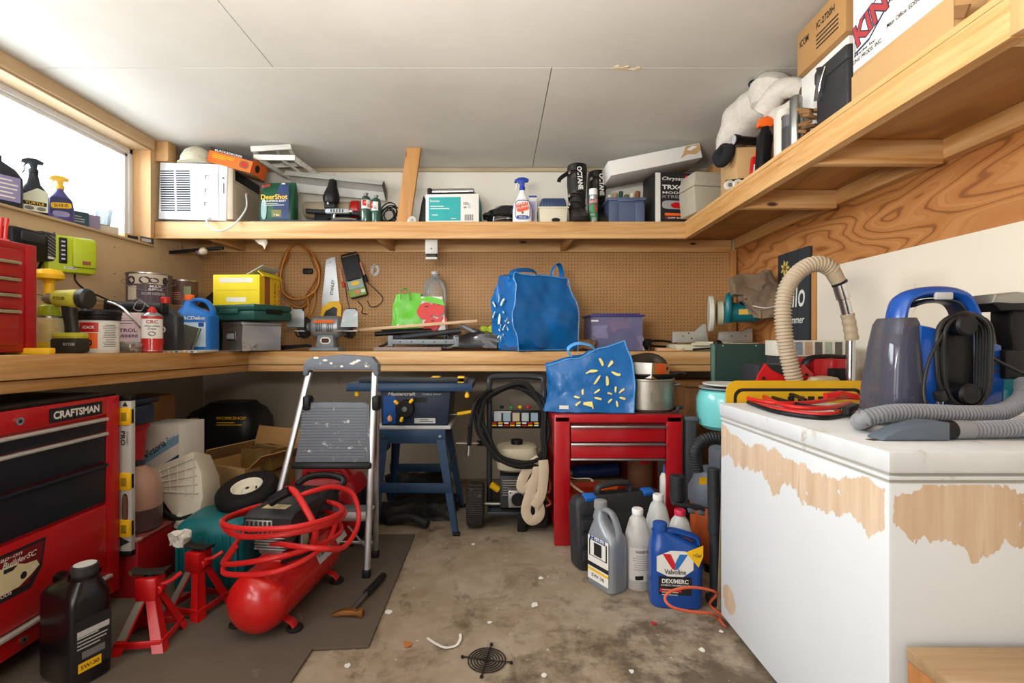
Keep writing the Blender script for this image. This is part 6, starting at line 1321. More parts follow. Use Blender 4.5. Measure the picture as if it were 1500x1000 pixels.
for (p, q) in ((lp(450, 590, 2.31), -1), (lp(551, 590, 2.31), 1)): m = MB(); m.box((p.x, .02, p.z), (.035, .06, .07), BLACK, .01); m.build('hinge_bracket', t)
m = MB(); c = lp(488, 634, 2.30); M_ = Matrix.Translation((c.x + .005, c.y, c.z)) @ Matrix.Rotation(R(-9), 4, 'X'); m.T = M_
m.prism([(-.175, -.135), (.18, -.135), (.165, .13), (.14, .145), (-.12, .145), (-.145, .13)], .028, LG, 'y', bev=.008); [m.box((.0, -.0155, -.11 + k*.0135), (.31, .003, .006), LG) for k in range(18)]; m.box((0, .0, -.15), (.37, .05, .03), BLACK, .008); m.build('platform', t)
m = MB(); c = lp(482, 755, 2.27); m.box((c.x, .0, c.z), (.40, .09, .045), LA, .004); m.box((c.x, .0, c.z + .024), (.38, .085, .006), LG, .002); m.build('step', t)
m = MB(); m.tube([lp(510, 770, 2.28), lp(535, 800, 2.30)], .005, LA, 6, smooth=False); m.tube([Vector((-.27, .04, .12)), Vector((.19, .04, .12))], .008, LA, 6, smooth=False); m.build('brace', t)
# red inverter generator
t = thing('inverter_generator', 'red suitcase generator on the floor behind the step ladder', 'generator', (X(480, 2.66), 2.68, .0125))
m = MB(); m.loft([(.03, 0, 0, .19, .15, 6), (.10, 0, 0, .205, .16, 6), (.26, 0, 0, .20, .155, 5), (.33, 0, 0, .17, .13, 5), (.345, 0, 0, .15, .11, 4)], pm('generator_red', '#a8121a', .35, coat=.3), 40); m.build('body', t)
m = MB(); m.prism([(-.17, .31), (-.11, .40), (.10, .40), (.17, .31), (.13, .31), (.08, .372), (-.09, .372), (-.13, .31)], .06, pm('generator_red', '#a8121a'), 'y', (0, -.04, 0), .008); m.build('carry_handle', t)
m = MB(); m.box((.19, 0, .15), (.05, .26, .24), BLACK, .012); m.box((0, 0, .02), (.36, .28, .04), BLACK, .01); m.cyl((.1, -.155, .2), (.1, -.17, .2), .05, DGREY); m.build('end_cover', t)
m = MB(); m.text('HONDA', (-.045, -.158, .215), .12, .026, PAPER, bold=.03, lift=.004); m.text('EU3000i', (-.02, -.162, .165), .19, .042, BRED, bold=.03, lift=.004); m.text('EU3000i', (-.02, -.162, .165), .185, .038, INK, lift=.005); m.build('badge', t)
# ------------------------------------------------------------------ table saw
SBL = pm('saw_blue_steel', '#1f3a57', .42, dirt=('#3d4b58', .25, 15)); SDK = pm('saw_dark_blue', '#16263c', .42)
t = thing('table_saw', 'dark blue table saw on a splayed steel stand under the bench', 'table saw', (-.49, 2.95, 0))
def tp(x, y, D): p = P(x, y, D); return Vector((p.x + .49, D - 2.95, p.z))
m = MB(); a, b = tp(508, 563, 2.74), tp(692, 563, 2.74); m.b2((a.x, -.22, .815), (b.x, .22, .85), SBL, .004); m.b2((a.x, -.225, .808), (b.x, -.205, .842), SBL, .003); m.build('table', t)
m = MB(); a, b = tp(556, 578, 2.76), tp(655, 626, 2.76); m.prism([(a.x, .815), (b.x + .02, .815), (b.x, .60), (a.x + .01, .60)], .36, SDK, 'y', bev=.006); m.box(((a.x+b.x)/2, 0, .598), (b.x - a.x + .04, .38, .02), LGREY, .004); m.build('motor_housing', t)
m = MB(); fy = -.1815; c = tp(594, 598, 2.76)
m.text('Mastercraft', (tp(588, 575, 2.76).x, fy, .789), .16, .019, PAPER, shear=.25, bold=.03); m.text('TABLE SAW', (tp(632, 576, 2.76).x, fy, .787), .11, .010, LGREY); m.rect((tp(615, 586, 2.76).x, fy, .755), .08, .03, BLACK); m.rect((tp(622, 613, 2.76).x, fy, .636), .12, .03, LGREY); m.lines((tp(625, 613, 2.76).x, fy, .636), .08, .02, 2, INK); m.rect((tp(570, 600, 2.76).x, fy, .70), .07, .16, pm('saw_bright_blue', '#1d4f96', .4)); m.build('front_panel', t)
m = MB(); m.cyl((c.x, -.18, c.z), (c.x, -.215, c.z), .052, BLACK, seg=28, bev=.006); m.cyl((c.x, -.215, c.z), (c.x, -.225, c.z), .014, CHROME); q = m.build('hand_wheel', t)
for (ang_) in (140, 50, 255): aa = R(ang_); m = MB(); p = (c.x + .06*math.cos(aa), c.z + .06*math.sin(aa)); m.box((p[0], -.222, p[1]), (.018, .02, .03), YEL, .006, rot=(0, -ang_ + 90, 0)); m.build('knob', q)
for (x, y, cc) in ((571, 613, pm('switch_peach', '#d9a06a', .5)), (522, 577, YEL), (684, 579, YEL)):
    m = MB(); p = tp(x, y, 2.74); m.lathe([(0, -.018), (.012, -.012), (.014, .002), (.008, .016), (0, .018)], cc, 16, c=(p.x, -.21 if x > 560 and x < 600 else -.2, p.z)); m.cyl((p.x, -.2, p.z + .012), (p.x, -.2, p.z + .03), .006, STEEL, seg=8); m.build('switch_knob' if x == 571 else 'clamp_knob', t)
m = MB(); p = tp(680, 608, 2.74); m.cyl((p.x - .05, -.1, p.z - .01), (p.x + .04, -.1, p.z + .005), .011, YEL, bev=.003); m.cyl((p.x - .12, -.1, p.z - .015), (p.x - .05, -.1, p.z - .01), .005, STEEL, seg=8); m.build('side_handle', t)
m = MB(); m.b2((tp(508, 0, 2.74).x + .05, -.15, .852), (tp(692, 0, 2.74).x - .03, -.10, .88), DGREY, .004); m.box((.12, -.1, .868), (.05, .08, .03), YEL, .004); m.box((.27, -.12, .865), (.04, .06, .04), YEL, .004); m.build('rip_fence', t)
# stand
zt = .598
for (x0, x1, yy, D) in ((555, 545, -.2, 2.74), (650, 672, -.2, 2.74)):
    p0 = tp(x0, 630, 2.75); p1 = tp(x1, 783, 2.73); s = 1 if x1 > x0 else -1
    for (ya, yb) in ((-.19, -.23), (.19, .23)):
        m = MB(); k = .055
        A = [Vector((p0.x, ya, .588)), Vector((p0.x - s*k, ya, .588)), Vector((p1.x - s*k*.62, yb, 0)), Vector((p1.x, yb, 0))]
        e = Vector((0, .004 if ya < 0 else -.004, 0)); B = [v + e for v in A]
        m.add(A + B, [(0,1,2,3), (7,6,5,4), (0,4,5,1), (1,5,6,2), (2,6,7,3), (3,7,4,0)], SBL)
        e2 = Vector((0, .045 if ya < 0 else -.045, 0)); A2 = [A[0], A[0] + e2, A[3] + e2*.6, A[3]]; B2 = [v + Vector((-s*.004, 0, 0)) for v in A2]
        m.add(A2 + B2, [(0,1,2,3), (7,6,5,4), (0,4,5,1), (1,5,6,2), (2,6,7,3), (3,7,4,0)], SBL); m.box((A[3].x - s*.012, yb, .01), (.04, .03, .02), BLACK, .004)
        m.build('leg', t)
l, r_ = tp(553, 0, 2.75).x, tp(652, 0, 2.75).x
for yy in (-.19, .19): m = MB(); m.b2((l, yy - .004, .508), (r_, yy + .004, .588), SBL, .002); [m.cyl((xx, yy - .004, .55), (xx, yy - .009, .55), .008, STEEL, seg=8) for xx in (l + .03, r_ - .03)]; m.build('apron', t)
for yy in (-.215, .215): m = MB(); m.b2((tp(552, 0, 2.75).x - .02, yy - .003, .235), (tp(660, 0, 2.75).x + .005, yy + .003, .29), SBL, .002); m.build('stretcher', t)
m = MB(); m.b2((l - .02, -.2, .40), (l - .014, .2, .44), SBL, .001); m.b2((r_ + .02, -.2, .35), (r_ + .026, .2, .39), SBL, .001); m.build('side_stretcher', t)
# black bags and cases under the saw
BC = pm('black_vinyl', '#1e1d1c', .5, dirt=('#4b453c', .35, 10))
for i, (x, D, z, s, lab, rz_, sd) in enumerate(((588, 2.98, .013, (.30, .16, .09), 'flat black bag at the front left of the pile under the table saw', 18, 3), (632, 3.04, .003, (.26, .2, .10), 'black bag on the right of the pile under the table saw', -10, 5), (612, 3.25, .002, (.40, .12, .20), 'tall folded black case at the back of the pile under the saw', 5, 8))):
    m = MB(); m.sbox((0, 0, s[2]/2), s, BC, 10); f = crumple(9, .03, 50 + sd); m.deform(f); m.thing('soft_bag', lab, 'bag', at(x, D, z), rz=rz_, ang=30)
m = MB(); m.tube([(-.12, 0, .02), (0, .02, .045), (.13, 0, .02)], .026, BC, 12); m.thing('rolled_case', 'rolled black tube bag lying in front of the saw bags', 'bag', at(596, 2.83, .013), rz=-14)
# ------------------------------------------------------------------ pressure washer
t = thing('pressure_washer', 'black petrol pressure washer with coiled hose beside the red tool cart', 'pressure washer', (.13, 2.98, 0))
def wp(x, y, D): p = P(x, y, D); return Vector((p.x - .13, D - 2.98, p.z))
FR = pm('frame_black', '#2b2d33', .4)
TREAD = pm('tyre_tread', '#2c2a27', .8, dirt=('#5b5245', .4, 30), grooves=(2, .012, .006))
for (x, lab) in ((697, 0), (788, 1)):
    c = wp(x, 742, 2.86); m = MB(); m.lathe([(.06, -.052), (.115, -.05), (.128, -.04), (.13, 0), (.128, .04), (.115, .05), (.06, .052), (.06, -.052)], TREAD, 44, M=Matrix.Translation((c.x, -.12, .13)) @ Matrix.Rotation(R(90), 4, 'Y')); q = m.build('wheel', t)
    m = MB(); m.cyl((c.x - .045, -.12, .13), (c.x + .045, -.12, .13), .062, DGREY, bev=.006); m.build('hub', q)
m = MB(); m.cyl((wp(697, 0, 2.86).x, -.12, .13), (wp(788, 0, 2.86).x, -.12, .13), .012, STEEL); m.build('axle', t)
a, b = wp(717, 0, 2.95).x, wp(797, 0, 2.95).x
m = MB(); m.tube([(a, -.06, .12), (a, -.06, .70), (a + .0, .02, .82), (a + .03, .05, .865), (b - .03, .05, .865), (b, .02, .82), (b, -.06, .70), (b, -.06, .12)], .017, FR, 10, 4); m.build('handle_frame', t)
m = MB(); m.b2((a - .01, -.2, .09), (b + .01, .18, .11), FR, .004); m.box((0.0, -.19, .05), (.05, .05, .10), RUBBER, .006); m.build('base_plate', t)
m = MB(); m.b2((a + .01, -.075, .565), (b - .01, -.055, .675), BLACK, .006); pr = random.Random(21)
for k in range(5): m.rect((a + .05 + k*.055, -.0755, .635), .042, .05, pm('icon_%d' % (k % 3), ('#a9b3b8', '#8fa6b5', '#b8a98c')[k % 3], .5))
for k in range(16): m.rect((a + .03 + (k % 8)*.036, -.0755, .585 + .014*(k // 8)), .026, .009, (YEL, PAPER, BRED)[k % 3])
m.rect((a + .08, -.0755, .665), .1, .008, LGREY); m.build('control_panel', t)
for k, (x, cc) in enumerate(((735, BLACK), (749, pm('nozzle_green', '#2f7d52', .4)), (762, YEL), (774, BRED))): m = MB(); p = wp(x, 594, 2.9); m.cyl((p.x, -.06, .672), (p.x, -.06, .688), .005, STEEL, seg=8); m.lathe([(.008, .684), (.013, .69), (.012, .70), (0, .704)], cc, 12, c=(p.x, -.06, 0)); m.build('nozzle_tip', t)
m = MB(); c = wp(757, 667, 2.88); m.loft([(c.z - .075, c.x, -.10, .10, .09, 4), (c.z - .06, c.x, -.10, .118, .11, 4), (c.z + .03, c.x, -.10, .125, .115, 4), (c.z + .06, c.x, -.10, .115, .10, 4), (c.z + .07, c.x, -.10, .08, .07, 3)], pm('tank_cream', '#b3aa93', .45), 30); m.cyl((c.x, -.1, c.z + .068), (c.x, -.1, c.z + .095), .035, BLACK); m.build('fuel_tank', t)
m = MB(); c = wp(757, 712, 2.88); m.b2((c.x - .10, -.17, .12), (c.x + .10, .06, .31), DGREY, .01); [m.box((c.x, -.172, .2 + k*.014), (.17, .01, .006), CAL) for k in range(7)]; m.b2((c.x - .055, -.235, .145), (c.x + .055, -.17, .245), CAL, .008); m.cyl((c.x, -.235, .195), (c.x, -.245, .195), .036, BLACK, seg=24); [m.cyl((c.x + sx_*.042, -.235, .195 + sz_*.038), (c.x + sx_*.042, -.241, .195 + sz_*.038), .007, CHROME, seg=8) for sx_ in (-1, 1) for sz_ in (-1, 1)]; m.cyl((c.x - .11, -.1, .21), (c.x - .15, -.11, .24), .02, YEL); m.build('engine', t)
m = MB(); pr = random.Random(17)
for k in range(5):
    e = [pr.uniform(-7, 7) for _ in range(10)]
    m.tube([wp(x + e[i % 10], y + e[(i+3) % 10]*.7, (2.86, 2.86, 2.82, 2.76, 2.72, 2.70, 2.72, 2.77, 2.82)[i] - .006*k + .012*math.sin(i + k)) for i, (x, y) in enumerate(((722, 575), (760, 563), (793, 590), (797, 632), (790, 672), (762, 682), (727, 668), (707, 635), (705, 598)))], .0115, RUBBER, 8, 6, closed=True)
m.build('hose_coil', t)
m = MB(); m.tube([wp(720, 570, 2.82), wp(700, 583, 2.78), wp(691, 610, 2.76), wp(689, 640, 2.76)], .010, BLACK); m.tube([wp(689, 622, 2.76), wp(687, 652, 2.76)], .015, BLACK, ribs=(.016, .004), smooth=False); m.cyl(wp(687, 652, 2.76), wp(686, 667, 2.76), .012, CHROME); m.cyl(wp(668, 649, 2.80), wp(702, 649, 2.80), .006, CHROME, seg=8); m.cyl(wp(700, 649, 2.80), wp(712, 649, 2.83), .016, BLACK); m.build('spray_lance', t)
STR = pm('strap_canvas', '#c7b79f', .85, var=.12)
t = thing('canvas_strap', 'cream canvas tow strap hanging folded in front of the pressure washer', 'strap', P(783, 720, 2.70))
def sp(x, y, dy): p = P(x, y, 2.70); return Vector(((x - 783) * 2.70 / 710, dy, (720 - y) * 2.70 / 710))
m = MB()
for pts, dy in ((((790, 672), (777, 682), (766, 700), (764, 714), (776, 712), (790, 690)), .0), (((795, 672), (796, 690), (792, 722), (782, 740)), -.025), (((788, 678), (784, 700), (775, 725), (770, 748), (778, 761), (789, 755), (790, 742), (780, 722)), -.012)):
    m.tube([sp(x, y, dy) for x, y in pts], 0, STR, 8, 6, flat=(.027, .004))
m.build('webbing', t)
m = MB(); m.tube([sp(798, 690, .01), sp(806, 708, .01), sp(804, 722, .01), sp(796, 716, .01), sp(802, 730, .01), sp(807, 738, .01), sp(800, 742, .01)], .008, pm('hook_rust', '#8f3f28', .5, .4)); m.build('steel_hook', t)
# ------------------------------------------------------------------ red tool cart
t = thing('tool_cart', 'red steel tool cart with two drawers and an open lower shelf', 'tool cart', ((.294 + .977) / 2, 2.80, 0))
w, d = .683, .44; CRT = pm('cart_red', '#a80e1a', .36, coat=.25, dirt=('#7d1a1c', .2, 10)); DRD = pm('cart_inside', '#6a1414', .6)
for sx_ in (-1, 1):
    for sy_ in (-1, 1): m = MB(); m.b2((sx_*(w/2) - (.085 if sx_ > 0 else 0), sy_*(d/2 - .02) - .02, .0), (sx_*(w/2) + (.085 if sx_ < 0 else 0), sy_*(d/2 - .02) + .02, .69), CRT, .006); m.build('corner_post', t)
m = MB(); m.b2((-w/2, -d/2, .655), (w/2, d/2, .70), CRT, .008); m.b2((-w/2 + .01, -d/2 + .01, .70), (w/2 - .01, d/2 - .01, .702), pm('cart_top_liner', '#5a2222', .7)); m.build('top_tray', t)
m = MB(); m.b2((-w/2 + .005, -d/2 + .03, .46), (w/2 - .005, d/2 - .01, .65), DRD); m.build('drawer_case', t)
for (z0, z1) in ((.555, .63), (.468, .537)):
    m = MB(); m.b2((-w/2 + .09, -d/2 + .002, z0), (w/2 - .09, -d/2 + .03, z1), CRT, .003); q = m.build('drawer', t)
    m = MB(); m.b2((-w/2 + .088, -d/2 - .012, z1 - .002), (w/2 - .088, -d/2 + .01, z1 + .012), ALU, .004); m.build('pull', q)
m = MB(); m.b2((-w/2 + .088, -d/2 - .004, .455), (w/2 - .088, -d/2 + .02, .466), ALU, .002); m.build('lower_trim', t)
m = MB(); m.b2((-w/2 + .01, -d/2 + .01, .07), (w/2 - .01, d/2 - .01, .09), CRT, .003); m.b2((-w/2 + .01, -d/2 + .005, .05), (w/2 - .01, -d/2 + .02, .10), CRT, .003); m.build('lower_shelf', t)
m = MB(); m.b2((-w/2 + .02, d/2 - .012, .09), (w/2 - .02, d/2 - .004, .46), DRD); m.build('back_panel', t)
m = MB(); m.tube([(w/2 - .02, -d/2 + .04, .70), (w/2 - .01, -d/2 + .03, .735), (w/2 + .015, -d/2 + .06, .73), (w/2 + .018, .0, .70)], .009, DGREY); m.build('handle', t)
# things on the lower shelf of the cart
ZS = .092
t = thing('orange_tray', 'orange red plastic tray on the lower shelf of the tool cart', 'tray', at(893, 2.74, ZS))
ORR = pm('orange_red_plastic', '#b8360f', .45)
m = MB(); m.b2((-.22, -.12, 0), (.22, .15, .01), ORR); m.b2((-.22, -.12, 0), (.22, -.112, .13), ORR, .003); m.b2((-.22, .142, 0), (.22, .15, .16), ORR, .003); m.b2((-.22, -.12, 0), (-.212, .15, .14), ORR, .003); m.b2((.212, -.12, 0), (.22, .15, .14), ORR, .003); m.b2((-.21, -.11, .10), (.21, .14, .13), ORR); m.build('tray_body', t)
t = thing('blue_cylinder', 'dark blue cylinder lying at the back of the cart shelf', 'cylinder', at(872, 2.935, ZS + .212), rot=(0, -5, 0))
m = MB(); m.cyl((-.14, 0, 0), (.14, 0, 0), .042, pm('navy_metal', '#1a2c55', .35, .3), bev=.006); m.build('body', t)
m = MB(); m.cyl((-.165, 0, 0), (-.14, 0, 0), .044, STEEL, bev=.004); m.build('end_ring', t)
m = MB(); m.b2((-.17, -.045, 0), (.17, .045, .165), DCARD, .003); m.thing('brown_box', 'dark brown cardboard box under the blue cylinder in the cart', 'box', at(872, 2.945, ZS + .001))
m = MB(); m.lathe([(.07, 0), (.075, .004), (.075, .33), (.07, .335), (0, .335)], pm('cork_brown', '#7a5236', .7, dirt=('#a06a4a', .4, 8)), 28); m.rect((0, -.075, .30), .06, .05, BRED, wrap=.075); m.thing('brown_tub', 'tall brown tub standing at the back of the cart shelf', 'tub', at(938, 2.915, ZS + .001))
t = thing('trigger_clamp', 'orange and black trigger clamp lying on the orange tray', 'clamp', at(893, 2.66, ZS + .132), rot=(0, 0, 8))
m = MB(); m.prism([(-.05, .055), (.04, .055), (.045, .095), (-.035, .10)], .035, ORANGE, 'y', bev=.006); m.box((.0, 0, .012), (.05, .035, .03), ORANGE, .006); m.build('jaw', t)
m = MB(); m.box((.0, 0, .04), (.02, .02, .06), DGREY, .003); m.tube([(-.045, 0, .06), (-.055, 0, .03), (-.05, 0, .01)], .007, STEEL); m.build('bar', t)
t = thing('glue_bottle', 'small white glue bottle with blue cap at the right end of the cart', 'bottle', at(973, 2.62, ZS + .0))
m = MB(); m.lathe([(.022, 0), (.024, .004), (.024, .26), (.016, .285), (.008, .29)], WHITE); m.build('bottle', t)
m = MB(); m.lathe([(.009, .288), (.008, .31), (.003, .335), (0, .335)], pm('glue_cap_blue', '#2c5fae', .4), 14); m.build('cap', t)
m = MB(); m.tube([(-.07, 0, .16), (-.03, -.03, .12), (.05, -.05, .07), (.10, -.06, .04)], 0, STR, 6, flat=(.003, .010)); m.tube([(-.07, .0, .17), (-.02, .02, .15), (.06, .0, .155), (.07, -.02, .145)], 0, STR, 6, flat=(.003, .010)); m.thing('white_strap', 'pale webbing strap draped over the orange tray in the cart', 'strap', at(848, 2.66, ZS + .09))
t = thing('glass_jar', 'glass jar of brown screws at the left of the cart shelf', 'jar', at(830, 2.66, ZS), 0)
m = MB(); m.lathe([(.045, 0), (.048, .004), (.048, .12), (.042, .128), (.0, .128)], pm('screw_fill', '#7d6446', .4, .3, var=.5, scale=120)); m.build('contents', t)
# blue bag on the cart
t = thing('blue_shopping_bag', 'smaller blue shopping bag with yellow sun prints on the red tool cart', 'bag', at(857, 2.72, .704), rz=-4)
w, d, h = .43, .20, .33
df = crumple(6.5, .022, 23)
def shp(p):
    k = max(0, p.z / h)
    q = df(p)
    return Vector((q.x + .02*math.sin(3*k) + (.03 if p.x > 0 else -.02) * (1 - k) , q.y * (1 - .55 * k), max(0, q.z + (.10 * (p.x / w) * k - .02 * k) + (.02 if p.x > 0 else 0)*k)))
m = MB(); m.sbox((0, 0, h/2), (w, d, h), BB, 16); m.deform(shp); m.build('bag_body', t, ang=28)
m = MB(); pt = lambda x, y: ((x - 857) * 2.62 / 710, (605 - y) * 2.62 / 710)
for (x, y, r) in ((875, 550, .074), (856, 584, .062), (892, 583, .048)):
    a = pt(x, y); k = MB(); spark(k, a[0], a[1], -d/2 - .004, r, SUN, 12)
    for f in k.bm.faces: m.add([shp(v.co) + Vector((0, -.009, 0)) for v in f.verts], [tuple(range(len(f.verts)))], SUN)
    k.bm.free()
m.build('sun_print', t)
m = MB(); m.tube([(-.08, -.05, .30), (-.10, -.06, .345), (-.05, -.06, .375), (.02, -.055, .365), (.05, -.05, .34)], 0, BBL, 8, flat=(.003, .014)); m.build('strap', t)
m = MB(); m.tube([shp(Vector((x, -d/2 - .003, h))) for x in [-w/2 + w*k/8 for k in range(9)]], .004, BBL, 6, 3); m.tube([shp(Vector((w/2, -d/2 - .003, z))) for z in [h*k/8 for k in range(9)]], .004, BBL, 6, 3); m.rect(shp(Vector((-.11, -d/2, .03))) + Vector((0, -.006, 0)), .05, .02, PAPER); m.build('piping', t)
# stock pot with things in it
POT = pm('dull_aluminium', '#a9a499', .42, .75, dirt=('#6c655a', .35, 7))
t = thing('stock_pot', 'dull aluminium stock pot standing on the red tool cart', 'pot', at(948, 2.78, .704))
m = MB(); r = .146; m.lathe([(r*.93, 0), (r, .012), (r, .165), (r*1.03, .168), (r*1.03, .178), (r*.97, .178), (r*.96, .02), (0, .02)], POT, 44); m.rect((.0, -r, .08), .05, .055, pm('dull_sticker', '#7d776c', .5), wrap=r); m.build('pot_body', t)
m = MB(); m.tube([(r*.98, -.02, .135), (r*1.18, -.03, .14), (r*1.18, .03, .14), (r*.98, .02, .135)], .009, STEEL, smooth=False); m.build('handle', t)
m = MB(); m.lathe([(0.10, 0), (.152, .03), (.158, .04), (.165, .04), (.165, .034), (.15, .02), (.1, -.01), (0, -.01)], pm('black_pan', '#1d1b19', .4), 40); m.tube([(.155, 0, .034), (.2, -.02, .036), (.215, -.03, .03)], .007, BLACK); m.thing('black_pan', 'shallow black pan set into the top of the aluminium pot', 'pan', at(948, 2.78, .704 + .168))
m = MB(); cc = at(943, 2.80, 0)
m.tube([P(910, 560, 2.72), P(908, 545, 2.74), P(922, 532, 2.78), P(950, 525, 2.84), P(968, 532, 2.82), P(972, 548, 2.78)], .044, pm('inner_tube_rubber', '#3a322a', .55, dirt=('#6a5a48', .4, 12)), 14, 6, r1=.03); m.thing('inner_tube', 'thick dusty black rubber tube arching out of the black pan', 'hose')
t = thing('taped_carton', 'small white carton with orange tape lying in the black pan', 'box', at(953, 2.715, .704 + .176), rot=(-4, 0, -52))
m = MB(); m.box((0, 0, .045), (.125, .17, .085), PAPER, .002); m.build('box_body', t)
m = MB(); m.rect((.0627, 0, .045), .165, .086, CARD, '+x'); m.rect((.0627, 0, .045), .09, .087, ORANGE, '+x', lift=.0014); m.rect((0.03, 0, .0877), .065, .09, ORANGE, '+z', lift=.0014); m.box((.064, .06, .062), (.002, .012, .018), INK); m.build('tape', t)
# black tool case leaning on the cart
t = thing('drill_case', 'black plastic tool case with blue latches leaning on the red cart', 'tool case', (X(908, 2.40), 2.405, .002), rot=(-6, 0, 16))
DC = pm('case_charcoal', '#2a2b2e', .5)
w, d, h = .49, .12, .335
m = MB(); m.loft([(0, 0, 0, w*.48, d*.45, 7), (.02, 0, 0, w*.5, d*.5, 7), (h*.86, 0, 0, w*.5, d*.5, 7), (h*.97, 0, 0, w*.47, d*.42, 6), (h, 0, 0, w*.44, d*.35, 6)], DC, 48); m.build('shell', t)
m = MB(); [m.box((-w/2 + .055, -d/2 - .004, h*.2 + k*.07), (.075, .02, .05), DC, .008) for k in range(4)]; m.box((w*.1, -d/2 - .004, h*.45), (.26, .012, .2), DC, .01); m.build('ribs', t)
m = MB(); m.tube([(-.10, 0, h - .01), (-.09, -.005, h + .035), (.06, -.005, h + .04), (.075, 0, h - .01)], .0, DC, 10, flat=(.016, .02)); m.build('handle', t)
for xx in (-.165, .155): m = MB(); m.box((xx, -d*.3, h - .006), (.06, .05, .022), pm('latch_blue', '#1f63b8', .4), .005, rot=(20, 0, 0)); m.build('latch', t)
# bottles on the floor
SIL = pm('silver_jug', '#8d949b', .35, .3)
def art(m, w, d, h):
    y = -d/2; m.rect((0, y, h*.34), w*.8, h*.52, PAPER, lift=.001); m.rect((0, y, h*.46), w*.7, h*.2, INK, lift=.0014); m.rect((0, y, h*.46), w*.6, h*.18, PAPER, lift=.0018); m.text('1', (0, y, h*.46), w*.3, h*.15, INK, lift=.0024, bold=.06); m.text('Mobil', (-w*.02, y, h*.58), w*.6, h*.05, pm('label_blue', '#2b4c92'), lift=.002); m.rect((0, y, h*.26), w*.8, h*.05, INK, lift=.0016); m.rect((0, y, h*.20), w*.8, h*.03, YEL, lift=.0016); m.text('5W-30', (0, y, h*.14), w*.5, h*.04, INK, lift=.002)
jug('oil_jug', 'silver motor oil jug standing in front of the black tool case', (.483, 2.165, 0), .16, .11, .372, SIL, pm('cap_grey', '#8a8c8e', .5), rz=-58, neck=-.26, capr=.026, art=art, body_to=.60, caph=.035)
CLJ = glass('cloudy_jug_plastic', '#f4f4f0', .22, .5); PKL = pm('pink_fluid', '#b07f86', .2, trans=.3)
def wjug(label, loc, capm, fluid=None, h=.335, rz=0, art=True, fl=.07, r=.058):
    t = thing('washer_jug', label, 'jug', loc, rz)
    m = MB(); m.lathe([(r*.93, 0), (r, .006), (r, h*.52), (r*1.02, h*.56), (r*.95, h*.66), (r*.62, h*.86), (r*.36, h*.92), (r*.34, h*.955)], CLJ, 32); m.build('jug_body', t)
    m = MB(); m.lathe([(r*.42, h*.93), (r*.43, h*.985), (r*.38, h), (0, h)], capm, 20); m.build('cap', t)
    if fluid: m = MB(); m.lathe([(r*.9, .005), (r*.96, .008), (r*.96, fl), (0, fl)], fluid, 28); m.build('fluid', t)
    if art:
        m = MB(); m.rect((0, -r, h*.34), r*2.3, h*.42, pm('pale_label', '#cfc9c6', .6), wrap=r, lift=.0012); m.text('WASHER FLUID', (0, -r, h*.5), r*1.3, h*.035, INK, wrap=r, lift=.002); m.lines((0, -r, h*.36), r*1.9, h*.2, 7, GINK, wrap=r, lift=.002, th=.2); m.rect((-.015, -r, h*.18), r*.9, h*.05, INK, wrap=r, lift=.002); m.rect((.03, -r, h*.18), r*.5, h*.08, GINK, wrap=r, lift=.002); m.build('printed_label', t)
    return t
wjug('clear jug with pale label standing between the silver and blue jugs', at(934, 2.17, 0), WHITE, PKL, .345, 12, True, .03)
wjug('clear jug with white cap and no label behind the blue jug', at(964, 2.29, 0), WHITE, pm('teal_fluid', '#5f98a8', .2), .37, 0, False, .22)
wjug('clear jug with a pink red cap behind the big blue jug', at(996, 2.155, 0), pm('cap_rose', '#c42a4a', .4), pm('pale_fluid', '#b9b4ac', .3), .345, 0, False, .15)
VB = pm('blue_oil_jug', '#11438f', .32, coat=.3)
VW, VR = PAPER, pm('v_red', '#c8232c', .4)
def art(m, w, d, h):
    y = -d/2
    m.poly([(-.085, -.03), (-.085, .03), (-.03, .055), (.03, .055), (.06, .03), (.06, -.02), (.02, -.05), (-.04, -.05)], (.0, y, h*.55), VW, lift=.001)
    cx, cz = -.012, h*.585
    m.poly([(-.05, .03), (-.018, .03), (.0, -.008), (-.0, -.035), (-.012, -.03)], (cx, y, cz), VR, lift=.0018); m.poly([(.05, .03), (.018, .03), (.0, -.008), (-.0, -.035), (.012, -.03)], (cx, y, cz), pm('v_blue', '#2a6fb5', .4), lift=.0016)
    m.text('Valvoline', (-.012, y, h*.46), .085, .02, INK, lift=.002, bold=.02); m.rect((-.012, y, h*.29), .13, .075, INK, lift=.0008); m.text('DEX/MERC', (-.012, y, h*.345), .105, .018, PAPER, lift=.002, bold=.03); m.text('AUTOMATIC TRANSMISSION FLUID', (-.012, y, h*.295), .115, .007, PAPER, lift=.002); m.lines((-.03, y, h*.21), .07, .03, 3, LGREY, lift=.002); m.rect((-.03, y, h*.235), .085, .012, VR, lift=.0018)
    m.poly([(.03, .015), (.098, .045), (.098, .0), (.08, -.045)], (0, y, h*.66), YEL, lift=.0012); m.text('1Gal', (.075, y, h*.67), .03, .014, INK, lift=.002)
jug('oil_jug', 'large blue motor oil jug with yellow corner sticker on the floor', (.735, 2.03, 0), .205, .115, .335, VB, pm('cap_blue', '#1c4a94', .4), rz=-6, neck=-.29, capr=.026, art=art, body_to=.70, caph=.035)
# orange cord on the floor
m = MB(); CO = pm('salmon_cord', '#c8593c', .5)
m.tube([FL(1064, 905, .012), FL(1040, 885, .01) + Vector((0, 0, .0)), P(1050, 868, 1.92), P(1015, 860, 1.90), P(985, 865, 1.89), P(974, 876, 1.88), P(985, 889, 1.86), P(1015, 896, 1.86), P(1040, 898, 1.87), FL(1052, 905, .006), FL(1062, 917, .006)], .0055, CO, 8); m.thing('orange_cable', 'thin salmon orange cord looped on the floor before the blue jug', 'cord')
